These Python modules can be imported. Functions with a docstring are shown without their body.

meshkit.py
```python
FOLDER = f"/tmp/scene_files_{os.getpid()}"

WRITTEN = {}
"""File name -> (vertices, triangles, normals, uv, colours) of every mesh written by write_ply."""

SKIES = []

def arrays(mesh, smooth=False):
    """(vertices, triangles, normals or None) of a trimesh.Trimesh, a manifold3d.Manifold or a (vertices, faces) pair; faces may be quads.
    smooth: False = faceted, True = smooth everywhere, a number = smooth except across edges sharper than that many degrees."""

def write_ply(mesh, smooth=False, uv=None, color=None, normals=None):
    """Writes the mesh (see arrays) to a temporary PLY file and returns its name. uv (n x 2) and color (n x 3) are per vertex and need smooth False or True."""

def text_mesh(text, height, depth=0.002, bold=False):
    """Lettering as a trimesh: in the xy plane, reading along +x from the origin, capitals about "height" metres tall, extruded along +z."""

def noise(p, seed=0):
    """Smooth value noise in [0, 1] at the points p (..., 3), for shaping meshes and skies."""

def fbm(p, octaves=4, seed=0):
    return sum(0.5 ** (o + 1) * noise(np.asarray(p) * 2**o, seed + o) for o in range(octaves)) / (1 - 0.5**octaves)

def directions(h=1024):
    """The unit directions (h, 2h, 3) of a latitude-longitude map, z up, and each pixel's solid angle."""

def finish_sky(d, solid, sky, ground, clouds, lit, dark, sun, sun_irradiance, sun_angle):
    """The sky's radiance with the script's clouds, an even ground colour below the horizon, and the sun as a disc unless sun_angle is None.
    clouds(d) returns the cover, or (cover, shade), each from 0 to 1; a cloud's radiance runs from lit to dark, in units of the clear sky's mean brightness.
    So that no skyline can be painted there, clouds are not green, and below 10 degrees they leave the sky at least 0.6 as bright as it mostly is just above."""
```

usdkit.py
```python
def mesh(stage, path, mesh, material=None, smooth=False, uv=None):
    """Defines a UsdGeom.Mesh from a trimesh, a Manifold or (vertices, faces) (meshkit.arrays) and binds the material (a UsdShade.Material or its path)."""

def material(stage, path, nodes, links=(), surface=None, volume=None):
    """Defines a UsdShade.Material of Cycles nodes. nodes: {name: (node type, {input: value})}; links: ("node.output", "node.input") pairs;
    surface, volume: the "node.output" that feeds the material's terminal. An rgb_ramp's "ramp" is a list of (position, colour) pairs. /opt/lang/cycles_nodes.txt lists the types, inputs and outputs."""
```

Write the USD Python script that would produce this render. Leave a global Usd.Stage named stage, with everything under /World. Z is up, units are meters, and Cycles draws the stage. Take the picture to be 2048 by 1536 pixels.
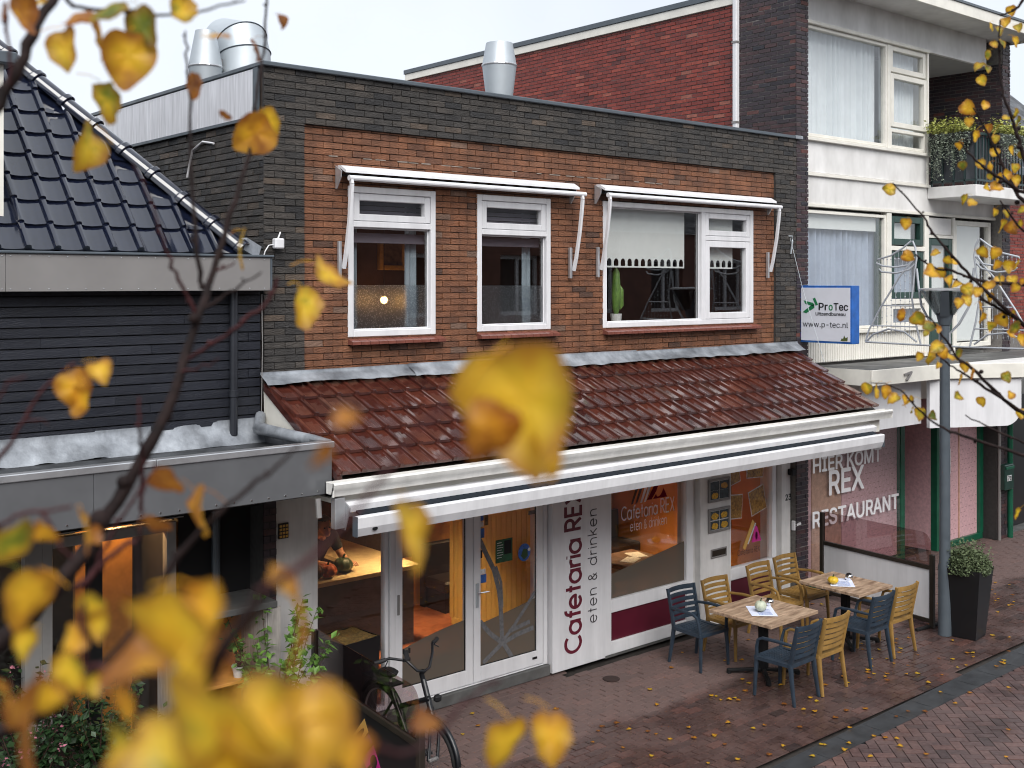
import math, random, numpy as np, trimesh, usdkit, meshkit
from pxr import Usd, UsdGeom, UsdLux, UsdShade, Gf, Sdf, Vt
from shapely.geometry import Polygon, LineString, box as sbox, Point
from shapely.ops import unary_union
from shapely import affinity

random.seed(7); rng = np.random.default_rng(7)
stage = Usd.Stage.CreateInMemory()
UsdGeom.SetStageUpAxis(stage, 'Z'); UsdGeom.SetStageMetersPerUnit(stage, 1.0)
UsdGeom.Xform.Define(stage, '/World'); UsdGeom.Scope.Define(stage, '/World/Looks')

# ------------------------------------------------------------------ camera, sky, sun, exposure
YAW = math.radians(49.42)
EYE = np.array([0, -9.7, 4.6])
FWD = np.array([math.cos(YAW), math.sin(YAW), 0]); RGT = np.array([math.sin(YAW), -math.cos(YAW), 0]); UPV = np.array([0, 0, 1.0])
FPX = 2270.0                                     # focal length in pixels of a 2048 wide picture
EXPOSURE = 1.35
cam = UsdGeom.Camera.Define(stage, '/World/camera')
cam.CreateHorizontalApertureAttr(36.0); cam.CreateVerticalApertureAttr(27.0)
cam.CreateFocalLengthAttr(36.0 * FPX / 2048)
cam.CreateVerticalApertureOffsetAttr(-36.0 * 201 / 2048)
cam.CreateClippingRangeAttr((0.05, 2000)); cam.CreateFStopAttr(4.2); cam.CreateFocusDistanceAttr(11.0)
cam.CreateExposureAttr(EXPOSURE)
cam.AddTransformOp().Set(Gf.Matrix4d(*RGT, 0, *UPV, 0, *(-FWD), 0, *EYE, 1))

SUN = np.array([-0.33, -0.62, 0.71]); SUN /= np.linalg.norm(SUN)
sky_mat = usdkit.material(stage, '/World/Looks/sky_overcast', {
    'sky': ('sky_texture', {'sky_type': 'single_scattering', 'sun_disc': False, 'sun_elevation': math.asin(SUN[2]), 'sun_rotation': math.atan2(SUN[0], SUN[1])}),
    'tc': ('texture_coordinate', {}),
    'n': ('noise_texture', {'scale': 2.2, 'detail': 4.0, 'roughness': 0.5}),
    'r': ('rgb_ramp', {'ramp': [(0.3, (3.2, 3.4, 3.72)), (0.7, (3.95, 4.12, 4.4))]}),
    'mix': ('mix_color', {'fac': 0.93}),
    'bg': ('background_shader', {'strength': 0.1})},
    [('tc.generated', 'n.vector'), ('n.fac', 'r.fac'), ('sky.color', 'mix.a'), ('r.color', 'mix.b'), ('mix.result', 'bg.color')], surface='bg.background')
dome = UsdLux.DomeLight.Define(stage, '/World/sky')
UsdShade.MaterialBindingAPI.Apply(dome.GetPrim()).Bind(sky_mat)
dome.GetPrim().SetCustomDataByKey('kind', 'structure')
sun = UsdLux.DistantLight.Define(stage, '/World/sun')
sun.CreateNormalizeAttr(True); sun.CreateIntensityAttr(0.4); sun.CreateAngleAttr(45.0); sun.CreateColorAttr(Gf.Vec3f(1, 0.97, 0.93))
_z = SUN; _x = np.cross([0, 0, 1.0], _z); _x /= np.linalg.norm(_x); _y = np.cross(_z, _x)
sun.AddTransformOp().Set(Gf.Matrix4d(*_x, 0, *_y, 0, *_z, 0, 0, 0, 30, 1))

# ------------------------------------------------------------------ helpers
def at(u, v, t):
    """the point at distance t along the optical axis that the photograph's pixel (u, v) shows"""
    return EYE + (FWD + RGT * (u - 1024) / FPX + UPV * (567 - v) / FPX) * t
def seen(p):
    """pixel and distance of a point"""
    d = np.asarray(p, float) - EYE; t = d @ FWD
    return 1024 + FPX * (d @ RGT) / t, 567 - FPX * d[2] / t, t
def wall_at(u, v, y):
    d = FWD + RGT * (u - 1024) / FPX + UPV * (567 - v) / FPX
    return EYE + d * (y - EYE[1]) / d[1]

class G:
    def __init__(s): s.v, s.f, s.n = [], [], 0
    def add(s, v, f):
        v = np.asarray(v, float); f = np.asarray(f, int)
        if f.shape[1] == 4: f = np.vstack([f[:, [0, 1, 2]], f[:, [0, 2, 3]]])
        s.v.append(v); s.f.append(f + s.n); s.n += len(v); return s
    def tm(s, m): return s.add(m.vertices, m.faces)
    def arr(s): return np.vstack(s.v), np.vstack(s.f)
    def box(s, x0, x1, y0, y1, z0, z1, c=0.0):
        a, b = np.minimum([x0, y0, z0], [x1, y1, z1]), np.maximum([x0, y0, z0], [x1, y1, z1])
        return s.add(*cbox(a, b, c))
    def obox(s, ctr, size, rz=0.0, rx=0.0, ry=0.0, c=0.0):
        h = np.asarray(size, float) / 2; v, f = cbox(-h, h, c)
        return s.add(v @ rot(rx, ry, rz).T + np.asarray(ctr), f)
    def bar(s, p, q, w, h=None, c=0.0, up=(0, 0, 1)):
        p, q = np.asarray(p, float), np.asarray(q, float); d = q - p; L = np.linalg.norm(d); d /= L
        a = np.cross(d, up); a = a / np.linalg.norm(a) if np.linalg.norm(a) > 1e-6 else np.array([1.0, 0, 0]); b = np.cross(a, d)
        v, f = cbox(np.array([-L / 2, -w / 2, -(h or w) / 2]), np.array([L / 2, w / 2, (h or w) / 2]), c)
        return s.add(v @ np.array([d, a, b]) + (p + q) / 2, f)
    def tube(s, pts, r, n=8, cap=True):
        p = np.asarray(pts, float); r = np.broadcast_to(np.asarray(r, float), (len(p),))
        t = np.gradient(p, axis=0); t /= np.linalg.norm(t, axis=1, keepdims=True) + 1e-12
        ref = np.array([0, 0, 1.0]) if abs(t[:, 2]).mean() < 0.8 else np.array([1.0, 0.1, 0])
        a = np.cross(t, ref); a /= np.linalg.norm(a, axis=1, keepdims=True) + 1e-12; b = np.cross(t, a)
        an = np.arange(n) * 2 * np.pi / n
        v = p[:, None] + r[:, None, None] * (np.cos(an)[None, :, None] * a[:, None] + np.sin(an)[None, :, None] * b[:, None])
        f = []
        for i in range(len(p) - 1):
            for j in range(n):
                k = (j + 1) % n; f.append([i * n + j, (i + 1) * n + j, (i + 1) * n + k, i * n + k])
        v = v.reshape(-1, 3); f = np.array(f); tri = np.vstack([f[:, [0, 1, 2]], f[:, [0, 2, 3]]])
        if cap:
            m = len(v); v = np.vstack([v, p[0], p[-1]])
            c0 = [[m, j, (j + 1) % n] for j in range(n)]; e = (len(p) - 1) * n; c1 = [[m + 1, e + (j + 1) % n, e + j] for j in range(n)]
            tri = np.vstack([tri, c0, c1])
        return s.add(v, tri)
    def lathe(s, prof, ctr=(0, 0, 0), n=20, sx=1.0):
        prof = np.asarray(prof, float); an = np.arange(n) * 2 * np.pi / n
        v = np.stack([prof[:, 0:1] * np.cos(an) * sx, prof[:, 0:1] * np.sin(an), np.repeat(prof[:, 1:2], n, 1)], -1).reshape(-1, 3) + np.asarray(ctr)
        f = [[i * n + j, i * n + (j + 1) % n, (i + 1) * n + (j + 1) % n, (i + 1) * n + j] for i in range(len(prof) - 1) for j in range(n)]
        return s.add(v, f)
    def plate(s, poly, o, du, dv, th):
        """a flat shape in the plane (o, du, dv), th thick along du x dv"""
        o, du, dv = (np.asarray(x, float) for x in (o, du, dv)); nn = np.cross(du, dv)
        for g in getattr(poly, 'geoms', [poly]):
            if g.is_empty or g.area < 1e-9 or g.geom_type != 'Polygon': continue
            m = trimesh.creation.extrude_polygon(g, th, engine='earcut')
            s.add(o + m.vertices[:, 0:1] * du + m.vertices[:, 1:2] * dv + m.vertices[:, 2:3] * nn, m.faces)
        return s
    def put(s, m, o, du, dv, dn=None):
        """a mesh in its own xyz laid on the frame (o, du, dv, du x dv)"""
        o, du, dv = (np.asarray(x, float) for x in (o, du, dv)); nn = np.cross(du, dv) if dn is None else np.asarray(dn, float)
        return s.add(o + m.vertices[:, 0:1] * du + m.vertices[:, 1:2] * dv + m.vertices[:, 2:3] * nn, m.faces)

def rot(rx=0, ry=0, rz=0):
    return trimesh.transformations.euler_matrix(rx, ry, rz, 'sxyz')[:3, :3]
_BF = np.array([[0, 2, 3, 1], [4, 5, 7, 6], [0, 1, 5, 4], [2, 6, 7, 3], [0, 4, 6, 2], [1, 3, 7, 5]])
_BV = np.array([[i, j, k] for k in (0, 1) for j in (0, 1) for i in (0, 1)], float)
def cbox(a, b, c=0.0):
    a, b = np.asarray(a, float), np.asarray(b, float)
    if c <= 0: return a + _BV * (b - a), np.array([[0, 2, 3, 1], [4, 5, 7, 6], [0, 1, 5, 4], [2, 6, 7, 3], [0, 4, 6, 2], [1, 3, 7, 5]])
    c = min(c, (b - a).min() * 0.45); ctr, h = (a + b) / 2, (b - a) / 2
    pts = []
    for sx in (-1, 1):
        for sy in (-1, 1):
            for sz in (-1, 1):
                s_ = np.array([sx, sy, sz])
                for k in range(3):
                    q = h - c; q[k] = h[k]; pts.append(ctr + s_ * q)
    P = np.array(pts); idx = lambda sx, sy, sz, k: ((sx > 0) * 4 + (sy > 0) * 2 + (sz > 0)) * 3 + k
    f = []
    for k in range(3):
        o = [i for i in range(3) if i != k]
        for sg in (-1, 1):
            q = []
            for (p1, p2) in ((-1, -1), (1, -1), (1, 1), (-1, 1)):
                sv = [0, 0, 0]; sv[k] = sg; sv[o[0]] = p1; sv[o[1]] = p2; q.append(idx(*sv, k))
            f.append(q)
    for k in range(3):                                   # edges along axis k
        o = [i for i in range(3) if i != k]
        for p1 in (-1, 1):
            for p2 in (-1, 1):
                sv = [0, 0, 0]; sv[o[0]] = p1; sv[o[1]] = p2
                lo, hi = list(sv), list(sv); lo[k] = -1; hi[k] = 1
                f.append([idx(*lo, o[0]), idx(*hi, o[0]), idx(*hi, o[1]), idx(*lo, o[1])])
    tri = np.array(f); tri = np.vstack([tri[:, [0, 1, 2]], tri[:, [0, 2, 3]]])
    cr = [[idx(sx, sy, sz, 0), idx(sx, sy, sz, 1), idx(sx, sy, sz, 2)] for sx in (-1, 1) for sy in (-1, 1) for sz in (-1, 1)]
    tri = np.vstack([tri, cr])
    nrm = np.cross(P[tri[:, 1]] - P[tri[:, 0]], P[tri[:, 2]] - P[tri[:, 0]]); out = ((P[tri].mean(1) - ctr) * nrm).sum(1) < 0
    tri[out] = tri[out][:, ::-1]
    return P, tri

_names = {}
def uniq(parent, name):
    k = _names.get((parent, name), 0); _names[(parent, name)] = k + 1
    return f'{parent}/{name}' if k == 0 else f'{parent}/{name}_{k:03d}'
_loc = {}
def data(path, **kw):
    p = stage.GetPrimAtPath(path)
    for k, v in kw.items():
        if v: p.SetCustomDataByKey(k, v)
def place(path, loc, rz=0.0, rx=0.0, ry=0.0, sc=None):
    x = UsdGeom.Xformable(stage.GetPrimAtPath(path)); x.AddTranslateOp().Set(Gf.Vec3d(*map(float, loc)))
    if rz or rx or ry: x.AddRotateXYZOp().Set(Gf.Vec3f(rx, ry, rz))
    if sc: x.AddScaleOp().Set(Gf.Vec3f(sc, sc, sc))
def thing(name, label, category, loc=(0, 0, 0), rz=0.0, group=None, local=False):
    path = uniq('/World', name); UsdGeom.Xform.Define(stage, path); place(path, loc, rz)
    data(path, label=label, category=category, group=group)
    _loc[path] = np.zeros(3) if local else np.asarray(loc, float)
    return path
def part(parent, name, g, mat, smooth=False, tone=None, label=None, attrs=None, kind=None):
    """one Mesh under parent (a thing, a part or a piece of the setting)"""
    v, f = g.arr() if isinstance(g, G) else g
    path = uniq(parent, name); off = _loc.get('/'.join(parent.split('/')[:3]), np.zeros(3))
    m = usdkit.mesh(stage, path, trimesh.Trimesh(v - off, f, process=False), M(mat), smooth=smooth)
    at_ = dict(attrs or {})
    if tone is not None: at_['tone'] = np.broadcast_to(np.asarray(tone, float), (len(v),))
    for k, a in at_.items():
        UsdGeom.PrimvarsAPI(m).CreatePrimvar(k, Sdf.ValueTypeNames.FloatArray, 'vertex').Set(Vt.FloatArray.FromNumpy(np.asarray(a, np.float32)))
    data(path, label=label, kind=kind)
    return path
def single(name, g, mat, label, category, smooth=False, group=None, kind=None, tone=None):
    p = part('/World', name, g, mat, smooth, tone); data(p, label=label, category=category, group=group, kind=kind); return p
def struct(name, g, mat, smooth=False, tone=None):
    p = part('/World', name, g, mat, smooth, tone); data(p, kind='structure'); return p
def dup(src, loc, rz, label, group=None, rx=0, ry=0, sc=None):
    base = src.split('/')[-1]; base = base[:-4] if base[-4] == '_' and base[-3:].isdigit() else base; path = uniq('/World', base)
    x = UsdGeom.Xform.Define(stage, path); x.GetPrim().GetReferences().AddInternalReference(src)
    xf = x.MakeMatrixXform(); mt = Gf.Matrix4d(1.0)
    r = trimesh.transformations.euler_matrix(math.radians(rx), math.radians(ry), math.radians(rz), 'sxyz')
    if sc: r[:3, :3] *= sc
    r[:3, 3] = loc
    xf.Set(Gf.Matrix4d(*[float(q) for q in r.T.ravel()]))
    x.GetPrim().SetInstanceable(True); data(path, label=label, group=group)
    return path

# ------------------------------------------------------------------ materials
_mats = {}
def M(name):
    if isinstance(name, UsdShade.Material): return name
    return _mats[name]
def mat(name, col, rough=0.6, var=0.15, vs=6.0, bump=0.0, bs=60.0, metal=0.0, stretch=None, col2=None, spec=0.5, coat=0.0, rvar=0.0, tone=None, emit=0.0, sheen=0.0, soft=0.0, streak=0.0, bdist=0.004):
    """a procedural surface: colour mottled by noise, fine relief by a second noise; tone = colour ramp read from the piece's own 'tone'"""
    c = np.asarray(col, float); lo = c * (1 - var); hi = c * (1 + var) if col2 is None else np.asarray(col2, float)
    n = {'g': ('geometry', {}), 'map': ('mapping', {'scale': stretch or (1, 1, 1)}), 'n': ('noise_texture', {'scale': vs, 'detail': 5.0, 'roughness': 0.6}),
         'p': ('principled_bsdf', {'roughness': rough, 'metallic': metal, 'specular_ior_level': spec, 'coat_weight': coat, 'coat_roughness': 0.08})}
    l = [('g.position', 'map.vector'), ('map.vector', 'n.vector')]
    if tone:
        n['a'] = ('attribute', {'attribute': 'tone'}); n['tr'] = ('rgb_ramp', {'ramp': tone})
        n['k'] = ('rgb_ramp', {'ramp': [(0.25, (1 - var,) * 3), (0.75, (1 + var,) * 3)]}); n['m'] = ('mix_color', {'blend_type': 'multiply', 'fac': 1.0, 'use_clamp': False})
        l += [('a.fac', 'tr.fac'), ('n.fac', 'k.fac'), ('tr.color', 'm.a'), ('k.color', 'm.b'), ('m.result', 'p.base_color')]
    else:
        n['r'] = ('rgb_ramp', {'ramp': [(0.28, tuple(lo)), (0.72, tuple(np.minimum(hi, 1)))]}); l += [('n.fac', 'r.fac'), ('r.color', 'p.base_color')]
    if streak:                                            # rain streaks and grime, running down
        n['sm'] = ('mapping', {'scale': (5.5, 5.5, 0.55)}); n['sn'] = ('noise_texture', {'scale': 1.0, 'detail': 6.0, 'roughness': 0.65}); n['sr'] = ('rgb_ramp', {'ramp': [(0.36, (1 - streak,) * 3), (0.6, (1.0,) * 3)]}); n['sx'] = ('mix_color', {'blend_type': 'multiply', 'fac': 1.0, 'use_clamp': False})
        src = 'm.result' if tone else 'r.color'; l.remove((src, 'p.base_color')); l += [('g.position', 'sm.vector'), ('sm.vector', 'sn.vector'), ('sn.fac', 'sr.fac'), (src, 'sx.a'), ('sr.color', 'sx.b'), ('sx.result', 'p.base_color')]
    if bump:
        n['bn'] = ('noise_texture', {'scale': bs, 'detail': 4.0, 'roughness': 0.65}); n['b'] = ('bump', {'strength': bump, 'distance': bdist})
        l += [('map.vector', 'bn.vector'), ('bn.fac', 'b.height'), ('b.normal', 'p.normal')]
    if rvar:
        n['rn'] = ('noise_texture', {'scale': vs * 0.6, 'detail': 3.0}); n['rr'] = ('map_range', {'from_min': 0.3, 'from_max': 0.7, 'to_min': max(rough - rvar, 0.03), 'to_max': min(rough + rvar, 1)})
        l += [('map.vector', 'rn.vector'), ('rn.fac', 'rr.value'), ('rr.result', 'p.roughness')]
    if emit: n['p'][1].update(emission_color=tuple(c), emission_strength=emit)
    _mats[name] = usdkit.material(stage, '/World/Looks/' + name, n, l, surface='p.BSDF'); return name
def mat_nodes(name, nodes, links, surface):
    _mats[name] = usdkit.material(stage, '/World/Looks/' + name, nodes, links, surface=surface); return name

def pane_mat(name, tint, rough=0.0, extra=0.0):
    mat_nodes(name, {'t': ('transparent_bsdf', {'color': tint}), 'gl': ('glossy_bsdf', {'color': (1, 1, 1), 'roughness': rough}), 'f': ('layer_weight', {'blend': 0.5}),
                     'p': ('math', {'math_type': 'power', 'value2': 5.0}), 'k': ('math', {'math_type': 'multiply_add', 'value2': 0.95, 'value3': 0.045 + extra, 'use_clamp': True}), 'm': ('mix_closure', {})},
              [('f.facing', 'p.value1'), ('p.value', 'k.value1'), ('k.value', 'm.fac'), ('t.BSDF', 'm.closure1'), ('gl.BSDF', 'm.closure2')], 'm.closure')
pane_mat('window_glass', (0.95, 0.955, 0.955), extra=0.025)
pane_mat('shop_glass', (0.96, 0.96, 0.955))
pane_mat('tinted_glass', (0.78, 0.7, 0.71), extra=0.01); pane_mat('lamp_glass', (0.55, 0.57, 0.58))
# frosted film: half see-through, warm grey
def film_mat(name, col, opac, rough=0.5):
    mat_nodes(name, {'t': ('transparent_bsdf', {'color': (0.9, 0.9, 0.9)}), 'd': ('diffuse_bsdf', {'color': col}), 'tl': ('translucent_bsdf', {'color': col}), 'ms': ('mix_closure', {'fac': 0.35}), 'm': ('mix_closure', {'fac': opac})},
              [('d.BSDF', 'ms.closure1'), ('tl.BSDF', 'ms.closure2'), ('t.BSDF', 'm.closure1'), ('ms.closure', 'm.closure2')], 'm.closure')
film_mat('frosted_film', (0.2, 0.17, 0.14), 0.78)
film_mat('print_white', (0.75, 0.75, 0.76), 0.9); film_mat('print_grey', (0.12, 0.1, 0.09), 0.85); film_mat('print_maroon', (0.16, 0.012, 0.03), 0.92)
mat_nodes('droplet_film', {'g': ('geometry', {}), 'v': ('voronoi_texture', {'scale': 60.0}), 'r': ('rgb_ramp', {'ramp': [(0.2, (0.9,) * 3), (0.4, (0.25,) * 3)]}), 'n': ('noise_texture', {'scale': 30.0}),
    't': ('transparent_bsdf', {'color': (0.85, 0.86, 0.87)}), 'd': ('diffuse_bsdf', {'color': (0.25, 0.27, 0.29)}), 'rf': ('refraction_bsdf', {'color': (0.9, 0.9, 0.9), 'roughness': 0.55, 'IOR': 1.12}), 'md': ('mix_closure', {'fac': 0.75}), 'm': ('mix_closure', {})},
    [('g.position', 'v.vector'), ('v.distance', 'r.fac'), ('r.color', 'm.fac'), ('t.BSDF', 'm.closure1'), ('d.BSDF', 'md.closure1'), ('rf.BSDF', 'md.closure2'), ('md.closure', 'm.closure2')], 'm.closure')

mat('mortar_dark', (0.035, 0.033, 0.032), 0.9, 0.3, 20, 0.4, 150)
mat('mortar_brown', (0.05, 0.036, 0.03), 0.9, 0.3, 20, 0.4, 150); mat('mortar_pale', (0.24, 0.2, 0.17), 0.9, 0.3, 20); mat('canvas_dark', (0.01, 0.014, 0.02), 0.7, 0.3, 9, spec=0.2); mat('mortar_grey', (0.16, 0.15, 0.14), 0.9, 0.3, 20, 0.4, 150)
mat('brick_orange', (0.3, 0.1, 0.04), 0.6, 0.42, 3, 1.0, 30, stretch=(1, 1, 3.2), bdist=0.02, streak=0.35, rvar=0.15,
    tone=[(0, (0.09, 0.042, 0.025)), (0.1, (0.15, 0.06, 0.03)), (0.4, (0.195, 0.076, 0.034)), (0.7, (0.22, 0.086, 0.039)), (0.93, (0.245, 0.105, 0.05)), (1, (0.19, 0.11, 0.075))])
mat('brick_dark_painted', (0.05, 0.047, 0.045), 0.5, 0.45, 6, 1.0, 30, stretch=(1, 1, 3.2), bdist=0.024, streak=0.3, rvar=0.15,
    tone=[(0, (0.02, 0.019, 0.02)), (0.4, (0.042, 0.037, 0.033)), (0.85, (0.066, 0.055, 0.046)), (1, (0.1, 0.072, 0.052))])
mat('brick_black_painted', (0.012, 0.014, 0.02), 0.42, 0.3, 10, 0.7, 40, stretch=(1, 1, 2.0), bdist=0.008, tone=[(0, (0.008, 0.0095, 0.015)), (1, (0.014, 0.016, 0.024))])
mat('brick_red', (0.3, 0.06, 0.035), 0.6, 0.3, 16, 0.7, 60, bdist=0.006, tone=[(0, (0.09, 0.02, 0.018)), (0.2, (0.15, 0.026, 0.02)), (0.7, (0.2, 0.032, 0.022)), (0.95, (0.25, 0.048, 0.03)), (1, (0.25, 0.08, 0.055))])
mat('brick_purple', (0.08, 0.03, 0.03), 0.55, 0.3, 16, 0.6, 60, bdist=0.006, tone=[(0, (0.016, 0.015, 0.021)), (0.5, (0.032, 0.02, 0.025)), (0.85, (0.052, 0.024, 0.025)), (1, (0.1, 0.033, 0.026))])
mat('tile_brown', (0.13, 0.03, 0.02), 0.12, 0.3, 9, 0.2, 14, rvar=0.05, spec=0.6, coat=1.0, bdist=0.004, tone=[(0, (0.035, 0.010, 0.008)), (0.45, (0.06, 0.016, 0.011)), (0.85, (0.085, 0.023, 0.014)), (1, (0.07, 0.03, 0.022))])
mat('tile_black', (0.005, 0.007, 0.016), 0.12, 0.3, 6, 0.15, 14, rvar=0.05, spec=0.6, coat=1.0, bdist=0.006)
mat('lead', (0.15, 0.165, 0.19), 0.45, 0.4, 3, 0.35, 7, bdist=0.03, col2=(0.4, 0.43, 0.47), rvar=0.15, metal=0.2, streak=0.3)
mat('zinc_panel', (0.66, 0.66, 0.69), 0.42, 0.2, 9, stretch=(1, 3, 0.25), metal=0.25, rvar=0.1)
mat('alu_grey', (0.235, 0.225, 0.22), 0.45, 0.06, 3, metal=0.3, rvar=0.08)
mat('alu_grey_dark', (0.16, 0.165, 0.175), 0.3, 0.08, 3, metal=0.4, rvar=0.08)
mat('alu_bright', (0.52, 0.53, 0.55), 0.3, 0.1, 5, metal=0.7, rvar=0.1)
mat('steel', (0.46, 0.5, 0.53), 0.55, 0.06, 4, metal=0.6, rvar=0.08)
mat('chrome', (0.8, 0.8, 0.8), 0.08, 0.02, 4, metal=1.0)
mat('white_pvc', (0.68, 0.68, 0.7), 0.36, 0.035, 5, spec=0.5, streak=0.12, rvar=0.08)
mat('white_lacquer', (0.72, 0.71, 0.68), 0.38, 0.06, 3, rvar=0.1, streak=0.15)
mat('white_paint', (0.66, 0.65, 0.64), 0.5, 0.09, 5, 0.1, 60, streak=0.16)
mat('grey_paint', (0.3, 0.29, 0.28), 0.5, 0.1, 5); mat('cream_paint', (0.68, 0.66, 0.6), 0.5, 0.1, 4, 0.1, 60)
mat('stained_white', (0.71, 0.7, 0.68), 0.55, 0.22, 3, stretch=(1, 1, 0.5), col2=(0.76, 0.75, 0.74))
mat('green_paint', (0.006, 0.085, 0.045), 0.3, 0.25, 6); mat('dark_green_paint', (0.008, 0.035, 0.026), 0.32, 0.2, 6)
mat('black_paint', (0.008, 0.008, 0.009), 0.35, 0.3, 6); mat('pipe_black', (0.016, 0.018, 0.024), 0.4, 0.2, 6); mat('black_matt', (0.011, 0.011, 0.012), 0.65, 0.2, 8, spec=0.25)
mat('dark_brown_metal', (0.022, 0.017, 0.013), 0.4, 0.2, 8)
mat('roof_felt', (0.02, 0.021, 0.023), 0.4, 0.4, 5, 0.5, 90, rvar=0.2)
mat('maroon_panel', (0.085, 0.008, 0.02), 0.35, 0.1, 5)
mat('lettering_maroon', (0.11, 0.008, 0.022), 0.5, 0.05, 5); mat('lettering_dark', (0.055, 0.05, 0.055), 0.5, 0.05, 5); mat('lettering_black', (0.008, 0.01, 0.012), 0.5, 0.05, 5)
mat('lettering_white', (0.82, 0.82, 0.84), 0.4, 0.04, 5); mat('lettering_green', (0.012, 0.16, 0.06), 0.45, 0.1, 5)
mat('sign_blue', (0.015, 0.1, 0.37), 0.4, 0.3, 9); mat('sign_white', (0.6, 0.62, 0.68), 0.35, 0.04, 5)
mat('plywood_pink', (0.58, 0.36, 0.38), 0.6, 0.2, 22, 0.1, 60); mat('plywood_tan', (0.5, 0.3, 0.22), 0.6, 0.25, 16, 0.1, 60)
mat('stamp_dark', (0.2, 0.1, 0.11), 0.6, 0.1, 5)
mat('sill_tile', (0.17, 0.06, 0.045), 0.25, 0.25, 12, 0.2, 50, rvar=0.1)
mat('chair_blue', (0.022, 0.036, 0.055), 0.5, 0.25, 7, 0.1, 120, rvar=0.15, streak=0.2); mat('chair_ochre', (0.27, 0.155, 0.042), 0.52, 0.2, 7, 0.1, 120, rvar=0.15, streak=0.25)
mat('table_wood', (0.13, 0.075, 0.045), 0.5, 0.0, 5, 0.35, 26, stretch=(0.9, 3.4, 3), col2=(0.5, 0.36, 0.25), rvar=0.15)
mat('paper', (0.62, 0.66, 0.8), 0.8, 0.05, 8); mat('pumpkin_white', (0.42, 0.46, 0.36), 0.5, 0.15, 25); mat('pumpkin_yellow', (0.55, 0.36, 0.02), 0.45, 0.2, 25)
mat('pumpkin_orange', (0.4, 0.08, 0.015), 0.45, 0.2, 12); mat('pumpkin_green', (0.03, 0.05, 0.02), 0.5, 0.4, 14)
mat('curtain_white', (0.7, 0.74, 0.76), 0.9, 0.06, 5); mat('curtain_blue', (0.32, 0.37, 0.46), 0.9, 0.1, 5); mat('curtain_grey', (0.28, 0.33, 0.37), 0.9, 0.1, 5); mat('blind_white', (0.68, 0.7, 0.68), 0.85, 0.04, 5)
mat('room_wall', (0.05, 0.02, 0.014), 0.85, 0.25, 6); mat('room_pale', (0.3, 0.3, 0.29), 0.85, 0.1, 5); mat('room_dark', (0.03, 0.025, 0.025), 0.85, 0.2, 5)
mat('blind_violet', (0.16, 0.14, 0.17), 0.85, 0.1, 5); mat('gold', (0.6, 0.34, 0.07), 0.4, 0.2, 20); mat('picture', (0.14, 0.08, 0.03), 0.6, 0.7, 14)
mat('shop_floor', (0.3, 0.1, 0.045), 0.35, 0.2, 8, rvar=0.1); mat('shop_wall', (0.6, 0.28, 0.07), 0.7, 0.1, 4); mat('panelling', (0.6, 0.43, 0.13), 0.5, 0.1, 6, stretch=(3, 3, 0.6))
mat('ceiling', (0.75, 0.5, 0.2), 0.8, 0.05, 4); mat('counter_grey', (0.075, 0.075, 0.078), 0.55, 0.15, 9); mat('counter_top', (0.42, 0.33, 0.19), 0.45, 0.2, 9)
mat('mat_brown', (0.025, 0.012, 0.01), 0.95, 0.2, 40, 0.4, 200); mat('furniture_dark', (0.018, 0.011, 0.009), 0.5, 0.3, 8); mat('furniture_brown', (0.1, 0.04, 0.018), 0.5, 0.3, 8)
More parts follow.
